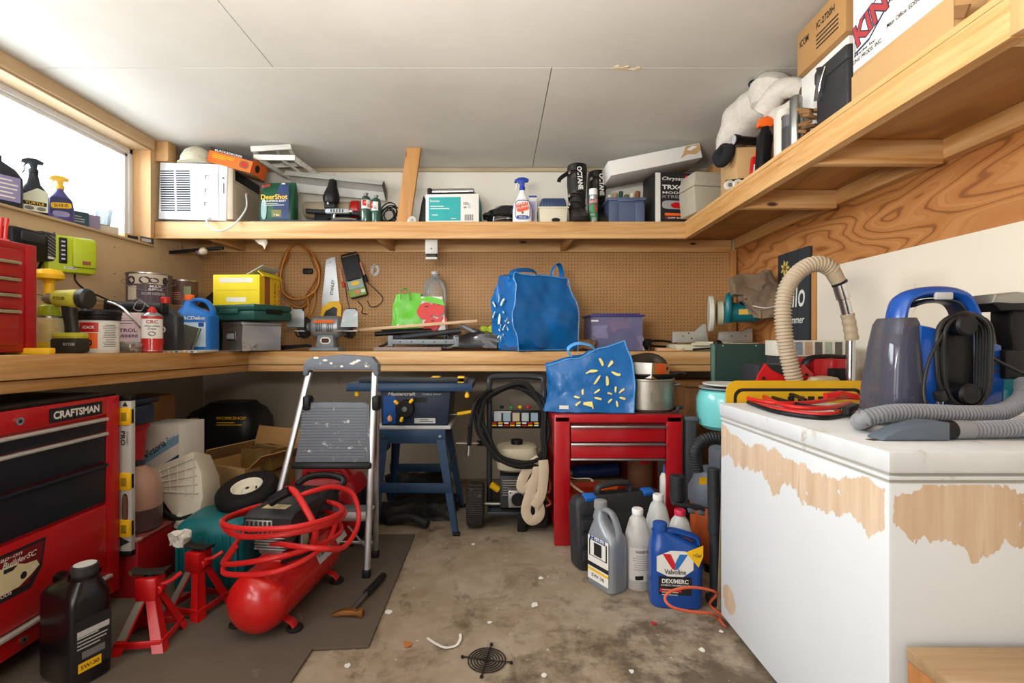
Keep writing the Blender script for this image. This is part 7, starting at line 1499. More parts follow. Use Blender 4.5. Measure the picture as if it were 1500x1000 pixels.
# vacuum parts beside the freezer
VG = pm('vac_grey', '#5a6068', .5); VBK = pm('vac_black', '#26282c', .5)
t = thing('shop_vacuum', 'grey and black shop vacuum with hose and orange drum beside the freezer', 'vacuum', (X(1046, 2.36), 2.38, 0))
def vp(x, y, D): p = P(x, y, D); return Vector((p.x - X(1046, 2.36), D - 2.38, p.z))
m = MB(); m.lathe([(.12, .03), (.13, .05), (.13, .30), (.125, .31)], pm('drum_orange', '#c25a2a', .45), 32, c=(.03, .0, 0)); m.build('drum', t)
m = MB(); m.lathe([(.13, .30), (.14, .31), (.14, .37), (.125, .40), (.10, .46), (.04, .48), (0, .48)], VG, 32, c=(.03, 0, 0)); m.rect(vp(1028, 703, 2.25), .035, .035, YEL, ell=5, lift=.012); m.box((.06, -.02, .52), (.14, .14, .12), VG, .03); m.build('motor_head', t)
m = MB(); m.tube([vp(1022, 690, 2.2), vp(1018, 662, 2.2), vp(1030, 645, 2.2), vp(1052, 642, 2.2), vp(1075, 655, 2.2), vp(1085, 690, 2.2)], .028, VBK, 12, ribs=(.012, .004)); m.build('hose', t)
m = MB(); [m.cyl((.03 + math.cos(a)*.11, math.sin(a)*.11, 0), (.03 + math.cos(a)*.11, math.sin(a)*.11, .035), .02, BLACK, seg=12) for a in (.8, 2.4, 3.9, 5.5)]; m.build('caster_ring', t)
t = thing('extension_wand', 'long black vacuum wand standing upright against the freezer end', 'wand', at(1049, 2.02, .004), rot=(0, -1.2, 0))
m = MB(); m.cyl((0, 0, 0), (0, 0, .30), .024, VBK, r1=.022, bev=.003); m.build('tube', t)
m = MB(); m.cyl((0, 0, .29), (0, 0, .56), .026, VBK, r1=.024, bev=.003); m.build('tube', t)
m = MB(); m.box((.0, 0, .015), (.07, .06, .03), VBK, .008); m.build('foot', t)
m = MB(); m.b2((-.012, -.003, 0), (.012, .003, .56), pm('tan_plank', '#8f7f66', .7)); m.thing('tan_lath', 'thin tan lath standing between the black wand and the freezer', 'board', at(1055, 1.96, .002), rot=(0, 2, 0))
t = thing('nozzle_rack', 'black nozzle and clip rack sticking out beside the red cart', 'nozzle', at(1006, 2.23, .36))
m = MB(); m.cyl((-.045, 0, .0), (-.045, 0, .115), .032, VBK, r1=.034, bev=.004); m.cyl((-.045, 0, .1155), (-.045, 0, .116), .026, INK); m.build('nozzle', t)
m = MB(); m.box((.0, -.01, -.02), (.15, .05, .02), VBK, .008, rot=(0, 12, 0)); [m.box((.005 + k*.045, -.03, -.03 - k*.008), (.03, .05, .012), VG, .004, rot=(20, 12, 0)) for k in range(2)]; m.build('clip_rail', t)
m = MB(); m.b2((-.02, .0, -.36), (.015, .03, -.02), VBK, .004); m.build('post', t)
m = MB(); m.box((0, 0, .34), (.06, .05, .68), pm('duct_grey', '#3f4349', .5), .012); m.box((0, 0, .672), (.068, .058, .02), VG, .004); m.thing('duct_pipe', 'grey square duct pipe standing right behind the red cart', 'pipe', at(1010, 2.62, .002))
# wooden cabinet, teal pot, hidden box
t = thing('wooden_cabinet', 'dark varnished wooden cabinet in the gap right of the red cart', 'cabinet', at(1026, 3.22, 0), rz=0)
WDK = wood('dark_varnish', '#8a5a2a', '#5e3a18', 2, knots=False)
m = MB(); m.b2((-.16, -.17, 0), (.16, .17, .80), WDK, .004); m.build('carcass', t)
m = MB(); m.b2((-.175, -.19, .80), (.175, .18, .83), WDK, .006); m.build('top', t)
m = MB(); m.b2((-.10, -.178, .06), (.14, -.168, .74), WDK, .004); q = m.build('door', t)
m = MB(); m.cyl((-.07, -.178, .56), (-.07, -.195, .56), .012, pm('brass', '#b08a3a')); m.build('knob', q)
m = MB(); m.b2((-.12, -.10, 0), (.12, .10, .62), DCARD, .003); m.thing('tall_carton', 'tall dark carton carrying the turquoise pot behind the freezer', 'box', at(1085, 2.66, 0))
t = thing('turquoise_pot', 'turquoise enamel pot with grey plates on top beside the freezer', 'pot', at(1062, 2.62, .622))
TQ = pm('turquoise_enamel', '#6fc4c4', .3, coat=.4)
m = MB(); m.lathe([(.11, 0), (.135, .02), (.145, .08), (.145, .16), (.13, .2), (.12, .205)], TQ, 36); m.tube([(-.03, -.142, .05), (-.05, -.139, .08), (-.03, -.144, .11), (0, -.148, .08), (.02, -.146, .11)], .004, pm('leaf_print', '#4f7a4a', .5), 6); m.build('pot_body', t)
m = MB(); m.lathe([(.08, .205), (.13, .215), (.135, .222), (.08, .215), (0, .212)], LGREY, 36); m.lathe([(.06, .222), (.12, .232), (.125, .24), (.07, .234), (0, .23)], WHITE, 36, c=(.01, 0, .002)); m.build('plates', t)
# ------------------------------------------------------------------ chest freezer
FX, FY0, FY1, FZ = .863, 1.073, 1.890, .853
def freezer_paint():
    t = NT('freezer_peeling_paint'); o = t.xyz()
    n1 = t.noise(5, 6, .65, 0, t.map((1, 1, .02))); n2 = t.noise(26, 5, .7); n3 = t.noise(9, 4, .6, 0, t.map((1, 1, .02), loc=(3, 7, 0)))
    top = t.math('ADD', .757, t.math('MULTIPLY', t.math('SUBTRACT', n1, .5), .20)); top = t.math('ADD', top, t.math('MULTIPLY', t.math('SUBTRACT', n2, .5), .03))
    bot = t.math('ADD', .648, t.math('MULTIPLY', t.math('SUBTRACT', n3, .5), .24)); bot = t.math('ADD', bot, t.math('MULTIPLY', t.math('SUBTRACT', n2, .5), .03))
    top = t.math('MINIMUM', top, .778)
    a = t.math('MULTIPLY', t.ramp(o[2], -.001, .001), 1.0)
    inb = t.math('MULTIPLY', t.math('GREATER_THAN', top, o[2]), t.math('GREATER_THAN', o[2], bot))
    # keep a thin painted edge near the corner post
    dx = t.math('ADD', t.math('ABSOLUTE', t.math('SUBTRACT', o[0], FX)), t.math('ABSOLUTE', t.math('SUBTRACT', o[1], FY0)))
    inb = t.math('MULTIPLY', inb, t.math('GREATER_THAN', t.math('ADD', dx, t.math('MULTIPLY', n2, .02)), .022))
    p = t.noise(1.0, 3, .5, 0, t.map((9, 9, 9), loc=(0, 0, 0)))
    sp = t.n('ShaderNodeVectorMath', operation='DISTANCE'); t.l(t.co, sp.inputs[0]); sp.inputs[1].default_value = (FX, 1.82, .125)
    spot = t.math('GREATER_THAN', t.math('MULTIPLY_ADD', n2, .03, .035), sp.outputs['Value'])
    inb = t.math('MAXIMUM', inb, spot)
    st = t.noise(1.0, 4, .6, 0, t.map((22, 22, 1.4)))
    tan = t.mix(t.ramp(st, .3, .7), '#bd9e80', '#d6c1a8'); tan = t.mix(t.math('MULTIPLY', t.ramp(st, .62, .72), .6), tan, '#8a6446')
    w = t.mix(t.noise(2, 3), '#cfd4d8', '#dde1e4'); w = t.mix(t.math('MULTIPLY', t.ramp(n2, .68, .78), .4), w, '#a9adb0')
    fl = t.math('MULTIPLY', t.ramp(t.noise(17, 5, .7), .63, .65), 1.0); inb = t.math('MULTIPLY', inb, t.math('SUBTRACT', 1.0, fl)); t.base(t.mix(inb, w, tan)); t.rough(t.math('MULTIPLY_ADD', inb, .3, .42)); t.bump(t.math('MULTIPLY', inb, -1.0), .0015, .7)
    return t.m
FRZ = freezer_paint(); FRL = pm('freezer_lid_white', '#d3d6d8', .4, dirt=('#b5ada0', .35, 9))
t = thing('chest_freezer', 'white chest freezer with peeling tan-stained paint on the right', 'freezer', (0, 0, 0))
x1 = 1.70
m = MB(); m.b2((FX, FY0, .03), (x1, FY1, .782), FRZ, .008); m.build('cabinet', t)
m = MB(); m.b2((FX + .006, FY0 + .006, .781), (x1 - .006, FY1 - .006, .806), pm('gasket_grey', '#a9a598', .6)); m.b2((FX - .001, FY0 - .001, .788), (x1, FY1, .797), FRL, .002); m.build('gasket', t)
m = MB(); m.b2((FX - .004, FY0 - .006, .803), (x1, FY1 + .004, FZ), FRL, .008); m.build('lid', t)
m = MB(); m.box((FX + .06, FY0 + .12, FZ + .0005), (.03, .02, .001), pm('rust_mark', '#5a4a3a', .8), rot=(0, 0, 15)); m.build('rust_mark', t)
m = MB(); m.b2((FX + .03, FY0 + .03, 0), (x1 - .03, FY1 - .03, .031), BLACK); m.build('plinth', t)
# wooden step in front of it
t = thing('wooden_step', 'worn wooden box step on the floor in front of the freezer', 'step', (0, 0, 0))
STW = wood('worn_step', '#c2a684', '#93724c', 0, cross=14); STE = wood('step_end', '#c2844a', '#8f5a2a', 2, cross=30, knots=False)
m = MB(); m.b2((.882, .30, .405), (1.25, 1.052, .434), STW, .004); m.build('tread', t)
m = MB(); m.b2((.884, .30, 0), (.91, 1.05, .405), STE, .003); m.build('side', t)
m = MB(); m.b2((1.22, .30, 0), (1.246, 1.05, .405), STE, .003); m.build('side', t)
m = MB(); m.b2((.91, 1.02, 0), (1.22, 1.048, .405), STW, .003); m.build('back', t)
# spot cleaner
CBL = pm('cleaner_blue', '#124a9e', .3, coat=.3); CBD = pm('cleaner_dark', '#1c2334', .35); SMK = glass('smoky_tank', '#5a5860', .08, .62); AQT = glass('aqua_tank', '#3fa5ae', .1, .45); CLT = glass('cleaner_clear', '#d9d4cc', .1, .2)
D0 = 1.40
t = thing('carpet_cleaner', 'blue portable carpet cleaner with wrapped black cord on the freezer', 'carpet cleaner', (X(1385, D0), D0, FZ + .001), rz=0)
def cp(x, y): return ((x - 1385) * D0 / F, (Z(y, D0) - FZ))
m = MB()
m.prism([cp(1325, 612), cp(1446, 612), cp(1452, 560), cp(1446, 505), cp(1430, 500), cp(1432, 485), cp(1422, 478), cp(1390, 486), cp(1372, 490), cp(1350, 480), cp(1330, 476)], .15, CBL, 'y', (0, .03, 0), .012); [m.rect((cp(1403 + 15*(k % 3), 0)[0], -.0455, cp(0, 524 + 9*(k // 3))[1]), .024, .010, CBD) for k in range(9)]; m.build('body', t)
m = MB(); m.tube([(cp(1322, 490)[0], .03, cp(1322, 490)[1]), (cp(1328, 452)[0], .03, cp(0, 452)[1]), (cp(1338, 436)[0], .03, cp(0, 436)[1]), (cp(1362, 428)[0], .03, cp(0, 428)[1]), (cp(1395, 427)[0], .03, cp(0, 427)[1]), (cp(1418, 434)[0], .03, cp(0, 434)[1]), (cp(1430, 452)[0], .03, cp(0, 452)[1]), (cp(1435, 472)[0], .03, cp(0, 472)[1]), (cp(1420, 486)[0], .03, cp(0, 486)[1])], 0, CBL, 14, 6, flat=(.017, .036)); m.build('carry_handle', t)
m = MB(); m.tube([(cp(1345, 445)[0], .03, cp(0, 447)[1]), (cp(1365, 440)[0], .03, cp(0, 441)[1]), (cp(1395, 440)[0], .03, cp(0, 440)[1]), (cp(1412, 448)[0], .03, cp(0, 448)[1]), (cp(1418, 468)[0], .03, cp(0, 468)[1]), (cp(1398, 482)[0], .03, cp(0, 482)[1])], 0, CBD, 10, 6, flat=(.007, .03)); m.box((cp(1380, 0)[0], -.004, cp(0, 434)[1]), (.05, .012, .022), LGREY, .004); m.build('grip_liner', t)
m = MB(); c = cp(1312, 0)[0]; m.loft([(0, c + .005, .02, .055, .075, 4), (.01, c + .005, .02, .058, .078, 4), (.10, c + .005, .02, .056, .076, 3.5), (.22, c + .01, .02, .047, .066, 3.2), (.29, c + .016, .02, .040, .058, 3.2), (.308, c + .018, .02, .034, .05, 3)], SMK, 36); m.build('dirty_tank', t)
m = MB(); m.loft([(-.0005, c + .005, .02, .056, .076, 4), (.035, c + .005, .02, .059, .079, 4), (.036, c + .005, .02, .05, .07, 4)], pm('tank_base', '#5f7377', .4), 36); m.build('tank_base', t)
m = MB(); m.b2((cp(1446, 0)[0], -.05, cp(0, 600)[1]), (cp(1488, 0)[0], .09, cp(0, 548)[1]), AQT, .01); m.build('clean_tank', t)
m = MB(); m.b2((cp(1441, 0)[0], -.06, cp(0, 553)[1]), (cp(1486, 0)[0], .09, cp(0, 512)[1]), BLACK, .006); m.build('tank_latch', t)
m = MB(); m.loft([(cp(0, 512)[1], cp(1455, 0)[0], .06, .048, .04, 4), (cp(0, 490)[1], cp(1452, 0)[0], .06, .046, .04, 4), (cp(0, 465)[1], cp(1450, 0)[0], .06, .036, .03, 3)], CLT, 28); m.build('upper_tank', t)
m = MB(); m.b2((cp(1478, 0)[0], -.01, cp(0, 572)[1]), (cp(1512, 0)[0], .06, cp(0, 448)[1]), BLACK, .012); m.build('wand_stem', t)
m = MB(); m.prism([cp(1441, 446), cp(1446, 433), cp(1478, 430), cp(1530, 436), cp(1530, 458), cp(1480, 456), cp(1455, 457)], .09, BLACK, 'y', (0, .02, 0), .01); m.prism([cp(1441, 445), cp(1446, 432), cp(1478, 428.5), cp(1530, 434), cp(1530, 446), cp(1470, 447)], .094, STEEL, 'y', (0, .02, 0), .008); m.build('spray_head', t)
# cord wrap
CD = pm('cord_black', '#141416', .4)
m = MB(); m.b2((cp(1350, 0)[0], -.075, cp(0, 585)[1]), (cp(1392, 0)[0], -.04, cp(0, 478)[1]), BLACK, .01); m.build('cord_cleat', t)
for (x, y) in ((1363, 478), (1367, 572)): m = MB(); p = cp(x, y); m.cyl((p[0], -.07, p[1]), (p[0], -.115, p[1]), .028, BLACK, r1=.03, bev=.006); m.build('cord_hook', t)
m = MB(); pr = random.Random(33)
for k in range(9):
    a, b = pr.uniform(-3, 3), pr.uniform(-3, 3); w_ = 25 + k*1.5; yy = -.085 - .005*(k % 5)
    pts = [cp(1364 + a, 466 - k*.6), cp(1364 + w_, 478 + b), cp(1366 + w_, 525 + b), cp(1366 + w_*.8, 572), cp(1366 + a, 590 + b*.5), cp(1366 - w_*.9, 572 + a), cp(1364 - w_ + b, 525), cp(1364 - w_*.8, 480 + a)]
    m.tube([(p[0], yy + .006*math.sin(i), p[1]) for i, p in enumerate(pts)], .0052, CD, 7, 5, closed=True)
m.tube([(cp(x, y)[0], yy, cp(x, y)[1]) for x, y, yy in ((1355, 474, -.09), (1335, 490, -.10), (1312, 525, -.11), (1300, 560, -.12), (1299, 585, -.13), (1310, 605, -.14), (1345, 616, -.175), (1390, 620, -.18), (1430, 618, -.175), (1462, 608, -.16), (1475, 590, -.14), (1472, 570, -.12), (1455, 550, -.10), (1430, 535, -.09), (1395, 515, -.08))], .0042, CD, 8, 7)
m.tube([(cp(x, y)[0], yy, cp(x, y)[1]) for x, y, yy in ((1345, 520, -.09), (1338, 550, -.1), (1332, 565, -.105))], .0045, CD, 8); m.build('power_cord', t)
m = MB(); p = cp(1326, 578); m.box((p[0], -.11, p[1] + .008), (.022, .022, .03), CD, .005, rot=(0, -18, 0)); [m.box((p[0] - .006 + k*.012, -.11, p[1] - .014), (.003, .006, .018), CHROME) for k in (0, 1)]; m.build('plug', t)
HG = pm('hose_grey', '#85868a', .5)
m = MB(); z1, z2 = .024, .052
def hq(x, y, D): p = P(x, y, D); return Vector((p.x - X(1385, D0), D - D0, p.z - FZ - .001))
m.tube([hq(1500, 560, 1.34), hq(1499, 582, 1.31), hq(1470, 602, 1.28), hq(1420, 606, 1.265), hq(1360, 604, 1.26), hq(1310, 604, 1.26), hq(1276, 610, 1.265), hq(1262, 615, 1.28), hq(1262, 618, 1.36), hq(1280, 612, 1.46)], .0225, HG, 14, 7, ribs=(.0095, .0055)); m.build('hose', t)
m = MB(); m.tube([hq(1420, 629, 1.20), hq(1460, 628, 1.20), hq(1510, 626, 1.205), hq(1560, 622, 1.23)], .022, HG, 14, 7, ribs=(.0095, .0055)); m.build('hose', t)
m = MB(); m.cyl(hq(1378, 629, 1.20), hq(1395, 629, 1.20), .024, BLACK, bev=.003); m.cyl(hq(1395, 629, 1.20), hq(1422, 629, 1.20), .0225, HG, bev=.002); m.build('hose_cuff', t)
m = MB(); a, b = hq(1280, 640, 1.20), hq(1378, 640, 1.20); m.prism([(a.x, .001), (b.x, .001), (b.x, .044), (b.x - .05, .047), (a.x + .05, .03), (a.x + .01, .012)], .055, pm('nozzle_grey', '#5b6673', .45), 'y', (0, a.y, 0), .006); m.build('floor_nozzle', t)
# jumper cables
t = thing('jumper_cables', 'red and black jumper cables coiled on top of the freezer', 'jumper cables', (0, 0, 0))
JR = pm('jumper_red', '#c4221f', .4); zf = FZ + .008
def jp(x, y, z=0.0):
    return FL(x, y, FZ + .008 + z)
m = MB()
for pts in (((1098, 585, .0), (1105, 592, .0), (1150, 601, .0), (1195, 607, .0), (1235, 604, .006), (1262, 594, .012), (1272, 582, .025), (1262, 571, .03), (1245, 574, .025)), ((1096, 583, .012), (1130, 590, .012), (1180, 590, .012), (1215, 585, .02), (1240, 582, .02), (1268, 584, .016)), ((1116, 579, .012), (1150, 594, .014), (1205, 598, .014), (1245, 590, .018))):
    m.tube([jp(*q) for q in pts], .0078, JR, 8)
m.build('red_cable', t)
m = MB()
for pts in (((1096, 589, .0), (1130, 601, .0), (1175, 609, .0), (1215, 611, .0), (1250, 603, .0)), ((1118, 577, .004), (1145, 586, .01), (1190, 596, .01), (1230, 597, .008)), ((1130, 576, .018), (1160, 578, .02), (1180, 586, .02))):
    m.tube([jp(*q) for q in pts], .0075, BLACK, 8)
m.build('black_cable', t)
for (x, y, c, z, rz_) in ((1232, 584, JR, .02, 0), (1252, 604, BLACK, .006, 30)):
    m = MB(); p = jp(x, y, z); m.prism([(-.06, .0), (.0, .012), (.06, .004), (.06, .018), (.0, .03), (-.06, .02)], .022, c, 'y', p, .003, rot=(0, 0, rz_)); m.cyl(p + Vector((.0, -.012, .016)), p + Vector((0, .012, .016)), .006, pm('brass', '#b08a3a')); [m.box(p + Vector((-.055 + k*.011, 0, .006)), (.006, .024, .006), pm('brass', '#b08a3a')) for k in range(4)]; m.build('clamp', t)
# yellow sign behind the freezer
t = thing('yellow_sign', 'large yellow sign plate with black border standing behind the freezer', 'sign', (X(1169, 1.93), 1.93, .001))
SY_ = pm('sign_yellow', '#d4a71a', .45, dirt=('#a37f18', .25, 8)); w, h = .575, .935
def rr(w, h, r, n=6):
    pts = []
    for (cx, cz, a0) in ((w/2 - r, h/2 - r, 0), (-w/2 + r, h/2 - r, 90), (-w/2 + r, -h/2 + r, 180), (w/2 - r, -h/2 + r, 270)):
        for k in range(n + 1): a = R(a0 + 90*k/n); pts.append((cx + r*math.cos(a), cz + r*math.sin(a)))
    return pts
m = MB(); m.prism(rr(w, h, .045), .004, SY_, 'y', (0, 0, h/2)); m.build('plate', t)
m = MB(); m.poly(rr(w - .06, h - .06, .035), (0, -.002, h/2), INK, lift=.0006); m.poly(rr(w - .085, h - .085, .028), (0, -.002, h/2), SY_, lift=.0012); [m.rect((-.03 + k*.04, -.002, .858), .026, .03, INK, lift=.002) for k in range(4)]; m.build('border', t)
# table behind with the things on it
t = thing('side_table', 'plain wooden side table against the right wall behind the freezer', 'table', (1.50, 2.30, 0), rz=-2.7)
m = MB(); m.b2((-.24, -.22, .86), (.24, .22, .885), WDK, .004); m.build('tabletop', t)
for sx_ in (-1, 1):
    for sy_ in (-1, 1): m = MB(); m.b2((sx_*.21 - .02, sy_*.19 - .02, 0), (sx_*.21 + .02, sy_*.19 + .02, .86), WDK, .002); m.build('leg', t)
ZT = .8865
t = thing('tool_organizer', 'bright red tool tote with curved dip on the side table', 'tool box', (X(1140, 2.12), 2.13, ZT))
m = MB(); px = lambda x, y: ((x - 1140) * 2.12 / F, (568 - y) * 2.12 / F)
m.prism([px(1098, 562), px(1103, 548), px(1113, 531), px(1122, 540), px(1140, 549), px(1155, 548), px(1168, 532), px(1182, 546), px(1180, 562)], .012, BRED, 'y', (0, -.05, 0), .002); m.cyl((px(1110, 552)[0], -.057, px(1110, 552)[1]), (px(1110, 552)[0], -.058, px(1110, 552)[1]), .008, INK, seg=14); m.cyl((px(1172, 547)[0], -.057, px(1172, 547)[1]), (px(1172, 547)[0], -.058, px(1172, 547)[1]), .007, INK, seg=14); m.build('end_panel', t)
m = MB(); m.box((.0, .03, .055), (.21, .14, .10), pm('tote_black', '#26272b', .5), .006); m.build('bin', t)
t = thing('red_tool_box', 'red metal tool box with black handle on the side table by the wall', 'tool box', (X(1212, 2.14), 2.17, ZT), rz=-4)
m = MB(); m.box((0, 0, .066), (.17, .17, .132), RED, .006); m.box((.02, -.087, .06), (.10, .006, .06), BLACK, .003); m.build('body', t)
m = MB(); m.tube([(-.12, -.06, .09), (-.10, -.07, .13), (-.02, -.07, .142), (.08, -.07, .136)], 0, BLACK, 8, flat=(.008, .02)); m.build('handle', t)
def art(m, w, d, h):
    x = -w/2; y = -d/2
    for k in range(6): m.rect((-w*.42 + k*w*.16, y, h*.5), w*.12, h*.8, (pm('photo_rose', '#b58a86', var=.4, scale=60), pm('photo_slate', '#7f8f99', var=.4, scale=60), pm('photo_tan', '#b09a7a', var=.3, scale=60), pm('photo_dark', '#55524a', var=.5, scale=60), pm('photo_sage', '#8f9a86', var=.4, scale=60), pm('photo_dark', '#55524a'))[k])
carton('picture_box', 'pale box with small pictures on its side, on the red tool box', 'box', (X(1185, 2.30), 2.34, ZT + .134), .27, .20, .075, pm('pale_box', '#cfcabb', .6), rz=-6, art=art)
m = MB(); m.box((0, 0, .066), (.24, .16, .132), DGREY, .006); m.thing('grey_case', 'dark grey case under the pale picture box on the side table', 'case', (X(1172, 2.36), 2.37, ZT), rz=-6)
# canister vacuum with upright hose
TAN = pm('vac_hose_tan', '#b0a089', .55); TAN2 = pm('vac_tan', '#a8987f', .5)
t = thing('canister_vacuum', 'tan vacuum cleaner with ribbed hose arching above the freezer', 'vacuum', (X(1205, 1.995), 1.99, 0))
def vq(x, y, D): p = P(x, y, D); return Vector((p.x - X(1205, 1.995), D - 1.99, p.z))
m = MB(); m.loft([(0, 0, 0, .10, .04, 4), (.03, 0, 0, .11, .045, 4), (.78, 0, 0, .10, .045, 4), (.90, 0, 0, .09, .04, 3), (.945, 0, 0, .05, .03, 3), (.95, 0, 0, .02, .02, 2)], TAN2, 30); m.build('body', t)
m = MB(); m.tube([vq(1172, 585, 2.03), vq(1163, 555, 2.03), vq(1152, 510, 2.03), vq(1147, 465, 2.03), vq(1150, 430, 2.03), vq(1163, 405, 2.03), vq(1184, 389, 2.03), vq(1204, 387, 2.03), vq(1222, 397, 2.03)], .034, TAN, 16, 8, ribs=(.014, .0055), cap=True); m.build('hose', t)
m = MB(); m.cyl(vq(1216, 391, 2.03), vq(1229, 414, 2.03), .031, TAN2, r1=.028, bev=.004); m.cyl(vq(1229, 413, 2.03), vq(1230.5, 416, 2.03), .030, BLACK); m.build('hose_cuff', t)
m = MB(); m.cyl(vq(1229, 415, 2.03), vq(1236, 438, 2.03), .026, CHROME, bev=.003); m.cyl(vq(1236, 438, 2.03), vq(1243, 465, 2.03), .021, CHROME, bev=.002); m.cyl(vq(1246, 496, 2.03), vq(1245, 590, 2.03), .018, CHROME, seg=20); m.build('chrome_wand', t)
m = MB(); m.tube([vq(1241, 460, 2.03), vq(1245, 478, 2.03), vq(1248, 498, 2.03)], .026, TAN2, 14, ribs=(.03, .002), smooth=True); m.build('grip', t)
# green metal panel / cabinet
t = thing('green_panel', 'dark green metal panel standing in front of the right end of the bench', 'panel', (X(1088, 2.92), 3.06, 0))
GRC = pm('cabinet_green', '#1f3a33', .45, dirt=('#39564c', .22, 14)); w = L(88, 2.90)
m = MB(); m.b2((-w/2, -.14, .0), (w/2, -.10, 1.074), GRC, .004); m.build('body', t)
m = MB(); m.b2((-w/2 - .003, -.146, .02), (-w/2 + .012, -.12, 1.07), pm('edge_worn_green', '#5b7d74', .4, .3), .002); [m.cyl((xx, -.14, 1.062), (xx, -.143, 1.062), .004, LGREY, seg=8) for xx in (-.12, .08)]; m.build('edge_trim', t)
# chalkboard sign on the right wall
yc = 2.985
t = thing('chalkboard_sign', 'dark slate sign with white hand lettering hung on the right wall', 'sign', (XR(yc) - .013, yc, 1.36), rz=-90 - 2.7)
m = MB(); m.box((0, 0, 0), (.34, .02, .57), pm('slate_board', '#2f3438', .7, dirt=('#454b50', .3, 8)), .003); [m.rect((-.057 + k*.113, -.01, 0), .003, .57, INK) for k in (0, 1)]; m.build('board', t)
m = MB(); m.text('hello', (.0, -.0105, .01), .27, .15, PAPER, shear=.15, lift=.002, bold=.008); m.text('Summer', (.03, -.0105, -.14), .20, .045, PAPER, shear=.3, lift=.002)
for k in range(7): a = 2*PI*k/7; m.poly([(0, 0), (.035*math.cos(a-.35), .035*math.sin(a-.35)), (.055*math.cos(a), .055*math.sin(a)), (.035*math.cos(a+.35), .035*math.sin(a+.35))], (-.08, -.0105, .19), pm('flower_yellow', '#c9b25a', .7), lift=.002)
m.rect((-.08, -.0105, .19), .03, .03, pm('flower_brown', '#7a5a2a'), ell=2, lift=.003); m.build('lettering', t)
# ------------------------------------------------------------------ things on the right shelf
def rsx(x, y): return 0
m = MB()
def sidebox(name, label, cat, x0, y0, y1, z0, h, dep, mat, art=None, rz=2.7, part='box_body', rot=None):
    """box on the right shelf whose long face looks into the room (towards -x)"""
    w = y1 - y0; t = thing(name, label, cat, (x0 + dep/2, (y0 + y1)/2, z0), rot=rot or (0, 0, -90 - rz))
    mm = MB(); mm.box((0, 0, h/2), (w, dep, h), mat, .003); mm.build(part, t)
    if art: mm = MB(); art(mm, w, dep, h); mm.build('printed_label', t)
    return t
m.bm.free()
PRR = pm('print_red_blue', '#a83a3a', .6); PNV = pm('print_navy', '#2c3050', .6)
def art(m, w, d, h):
    y = -d/2; m.rect((0, y, h*.62), w*.98, h*.74, PAPER, lift=.0008)
    m.poly([(-.19, -.05), (.05, .06), (.05, .0), (-.12, -.12), (-.19, -.13)], (0, y, h*.62), PNV, lift=.0012); m.poly([(-.185, -.055), (.045, .052), (.045, .006), (-.12, -.112), (-.185, -.122)], (0, y, h*.62), PAPER, lift=.0016)
    m.text('KINGS', (-.06, y, h*.55), .27, .088, PNV, rot=17, lift=.002, bold=.07); m.text('KINGS', (-.06, y, h*.55), .262, .080, PRR, rot=17, lift=.0024, bold=.03)
    m.text('MISTER', (-.06, y, h*.80), .2, .05, PRR, rot=22, lift=.0024, bold=.03); m.text('Petercious', (.12, y, h*.60), .16, .05, PRR, rot=14, lift=.0024, shear=.3)
    m.text('Main Office: EDISON, CO. USA', (.07, y, h*.37), .22, .016, INK, lift=.002); m.text('Made by', (-.14, y, h*.35), .1, .012, INK, lift=.002); m.text('KING PRODS. INC.', (-.13, y, h*.315), .14, .014, INK, lift=.002)
t = sidebox('printed_carton', 'big white carton with red and navy lettering at the near end of the right shelf', 'box', 1.226, 1.285, 1.685, ST + .004, .50, .34, CARD2, art)
m = MB(); m.b2((.203, -.19, .0), (.31, .0, .10), CARD) if 0 else None
m.box((0, -.172, .055), (.40, .004, .11), CARD2); m.box((.215, -.17, .06), (.05, .006, .03), DCARD, rot=(0, 30, 0)); m.build('torn_base', t)
carton('brown_carton', 'plain brown carton at the near end of the right shelf', 'box', (1.42, 1.17, ST + .002), .30, .18, .34, CARD, rz=-2)
def art(m, w, d, h):
    m.rect((.06, -d/2, h*.18), .05, .10, pm('patch_navy', '#2a3a6a', .6)); m.rect((.066, -d/2, h*.18), .03, .07, PINKP, lift=.0012); m.poly([(.0, -.06), (.03, -.06), (.02, .04), (.0, .06)], (.02, -d/2, h*.18), ORANGE, lift=.0010)
sidebox('white_carton', 'large plain white carton behind the black leather case on the right shelf', 'box', 1.325, 1.82, 2.13, ST + .002, .345, .26, PAPER, art)
def art(m, w, d, h):
    y = -d/2; m.text('ICOM', (-w*.33, y, h*.68), w*.2, h*.16, INK, lift=.0015); m.text('IC-2720H', (w*.12, y, h*.72), w*.36, h*.15, INK, lift=.0015); [m.rect((w*.15, y, h*(.5 - .09*k)), w*.44, h*.035, INK) for k in range(4)]
sidebox('radio_carton', 'brown carton with black print stacked on the white carton', 'box', 1.300, 1.80, 2.12, ST + .349, .185, .26, CARD, art)
# leather case
LE = pm('worn_leather', '#2a2a2c', .5, dirt=('#565454', .35, 14))
t = thing('leather_case', 'scuffed black leather case with metal clasp on the right shelf', 'case', (1.272, 1.802, ST + .002), rz=-92.7)
m = MB(); m.box((0, 0, .115), (.19, .075, .23), LE, .014); m.build('body', t)
m = MB(); m.box((0, -.002, .215), (.20, .085, .06), LE, .014); m.build('lid', t)
m = MB(); m.tube([(-.045, -.046, .235), (-.03, -.052, .20), (-.045, -.05, .15), (-.06, -.047, .115)], 0, LE, 8, flat=(.004, .016)); m.tube([(-.02, -.046, .225), (-.03, -.055, .18), (-.045, -.055, .14), (-.065, -.05, .12)], .003, CHROME, 6); [m.cyl((xx, -.046, zz), (xx, -.056, zz), .006, CHROME, seg=10) for xx, zz in ((-.045, .222), (-.062, .13))]; m.build('clasp', t)
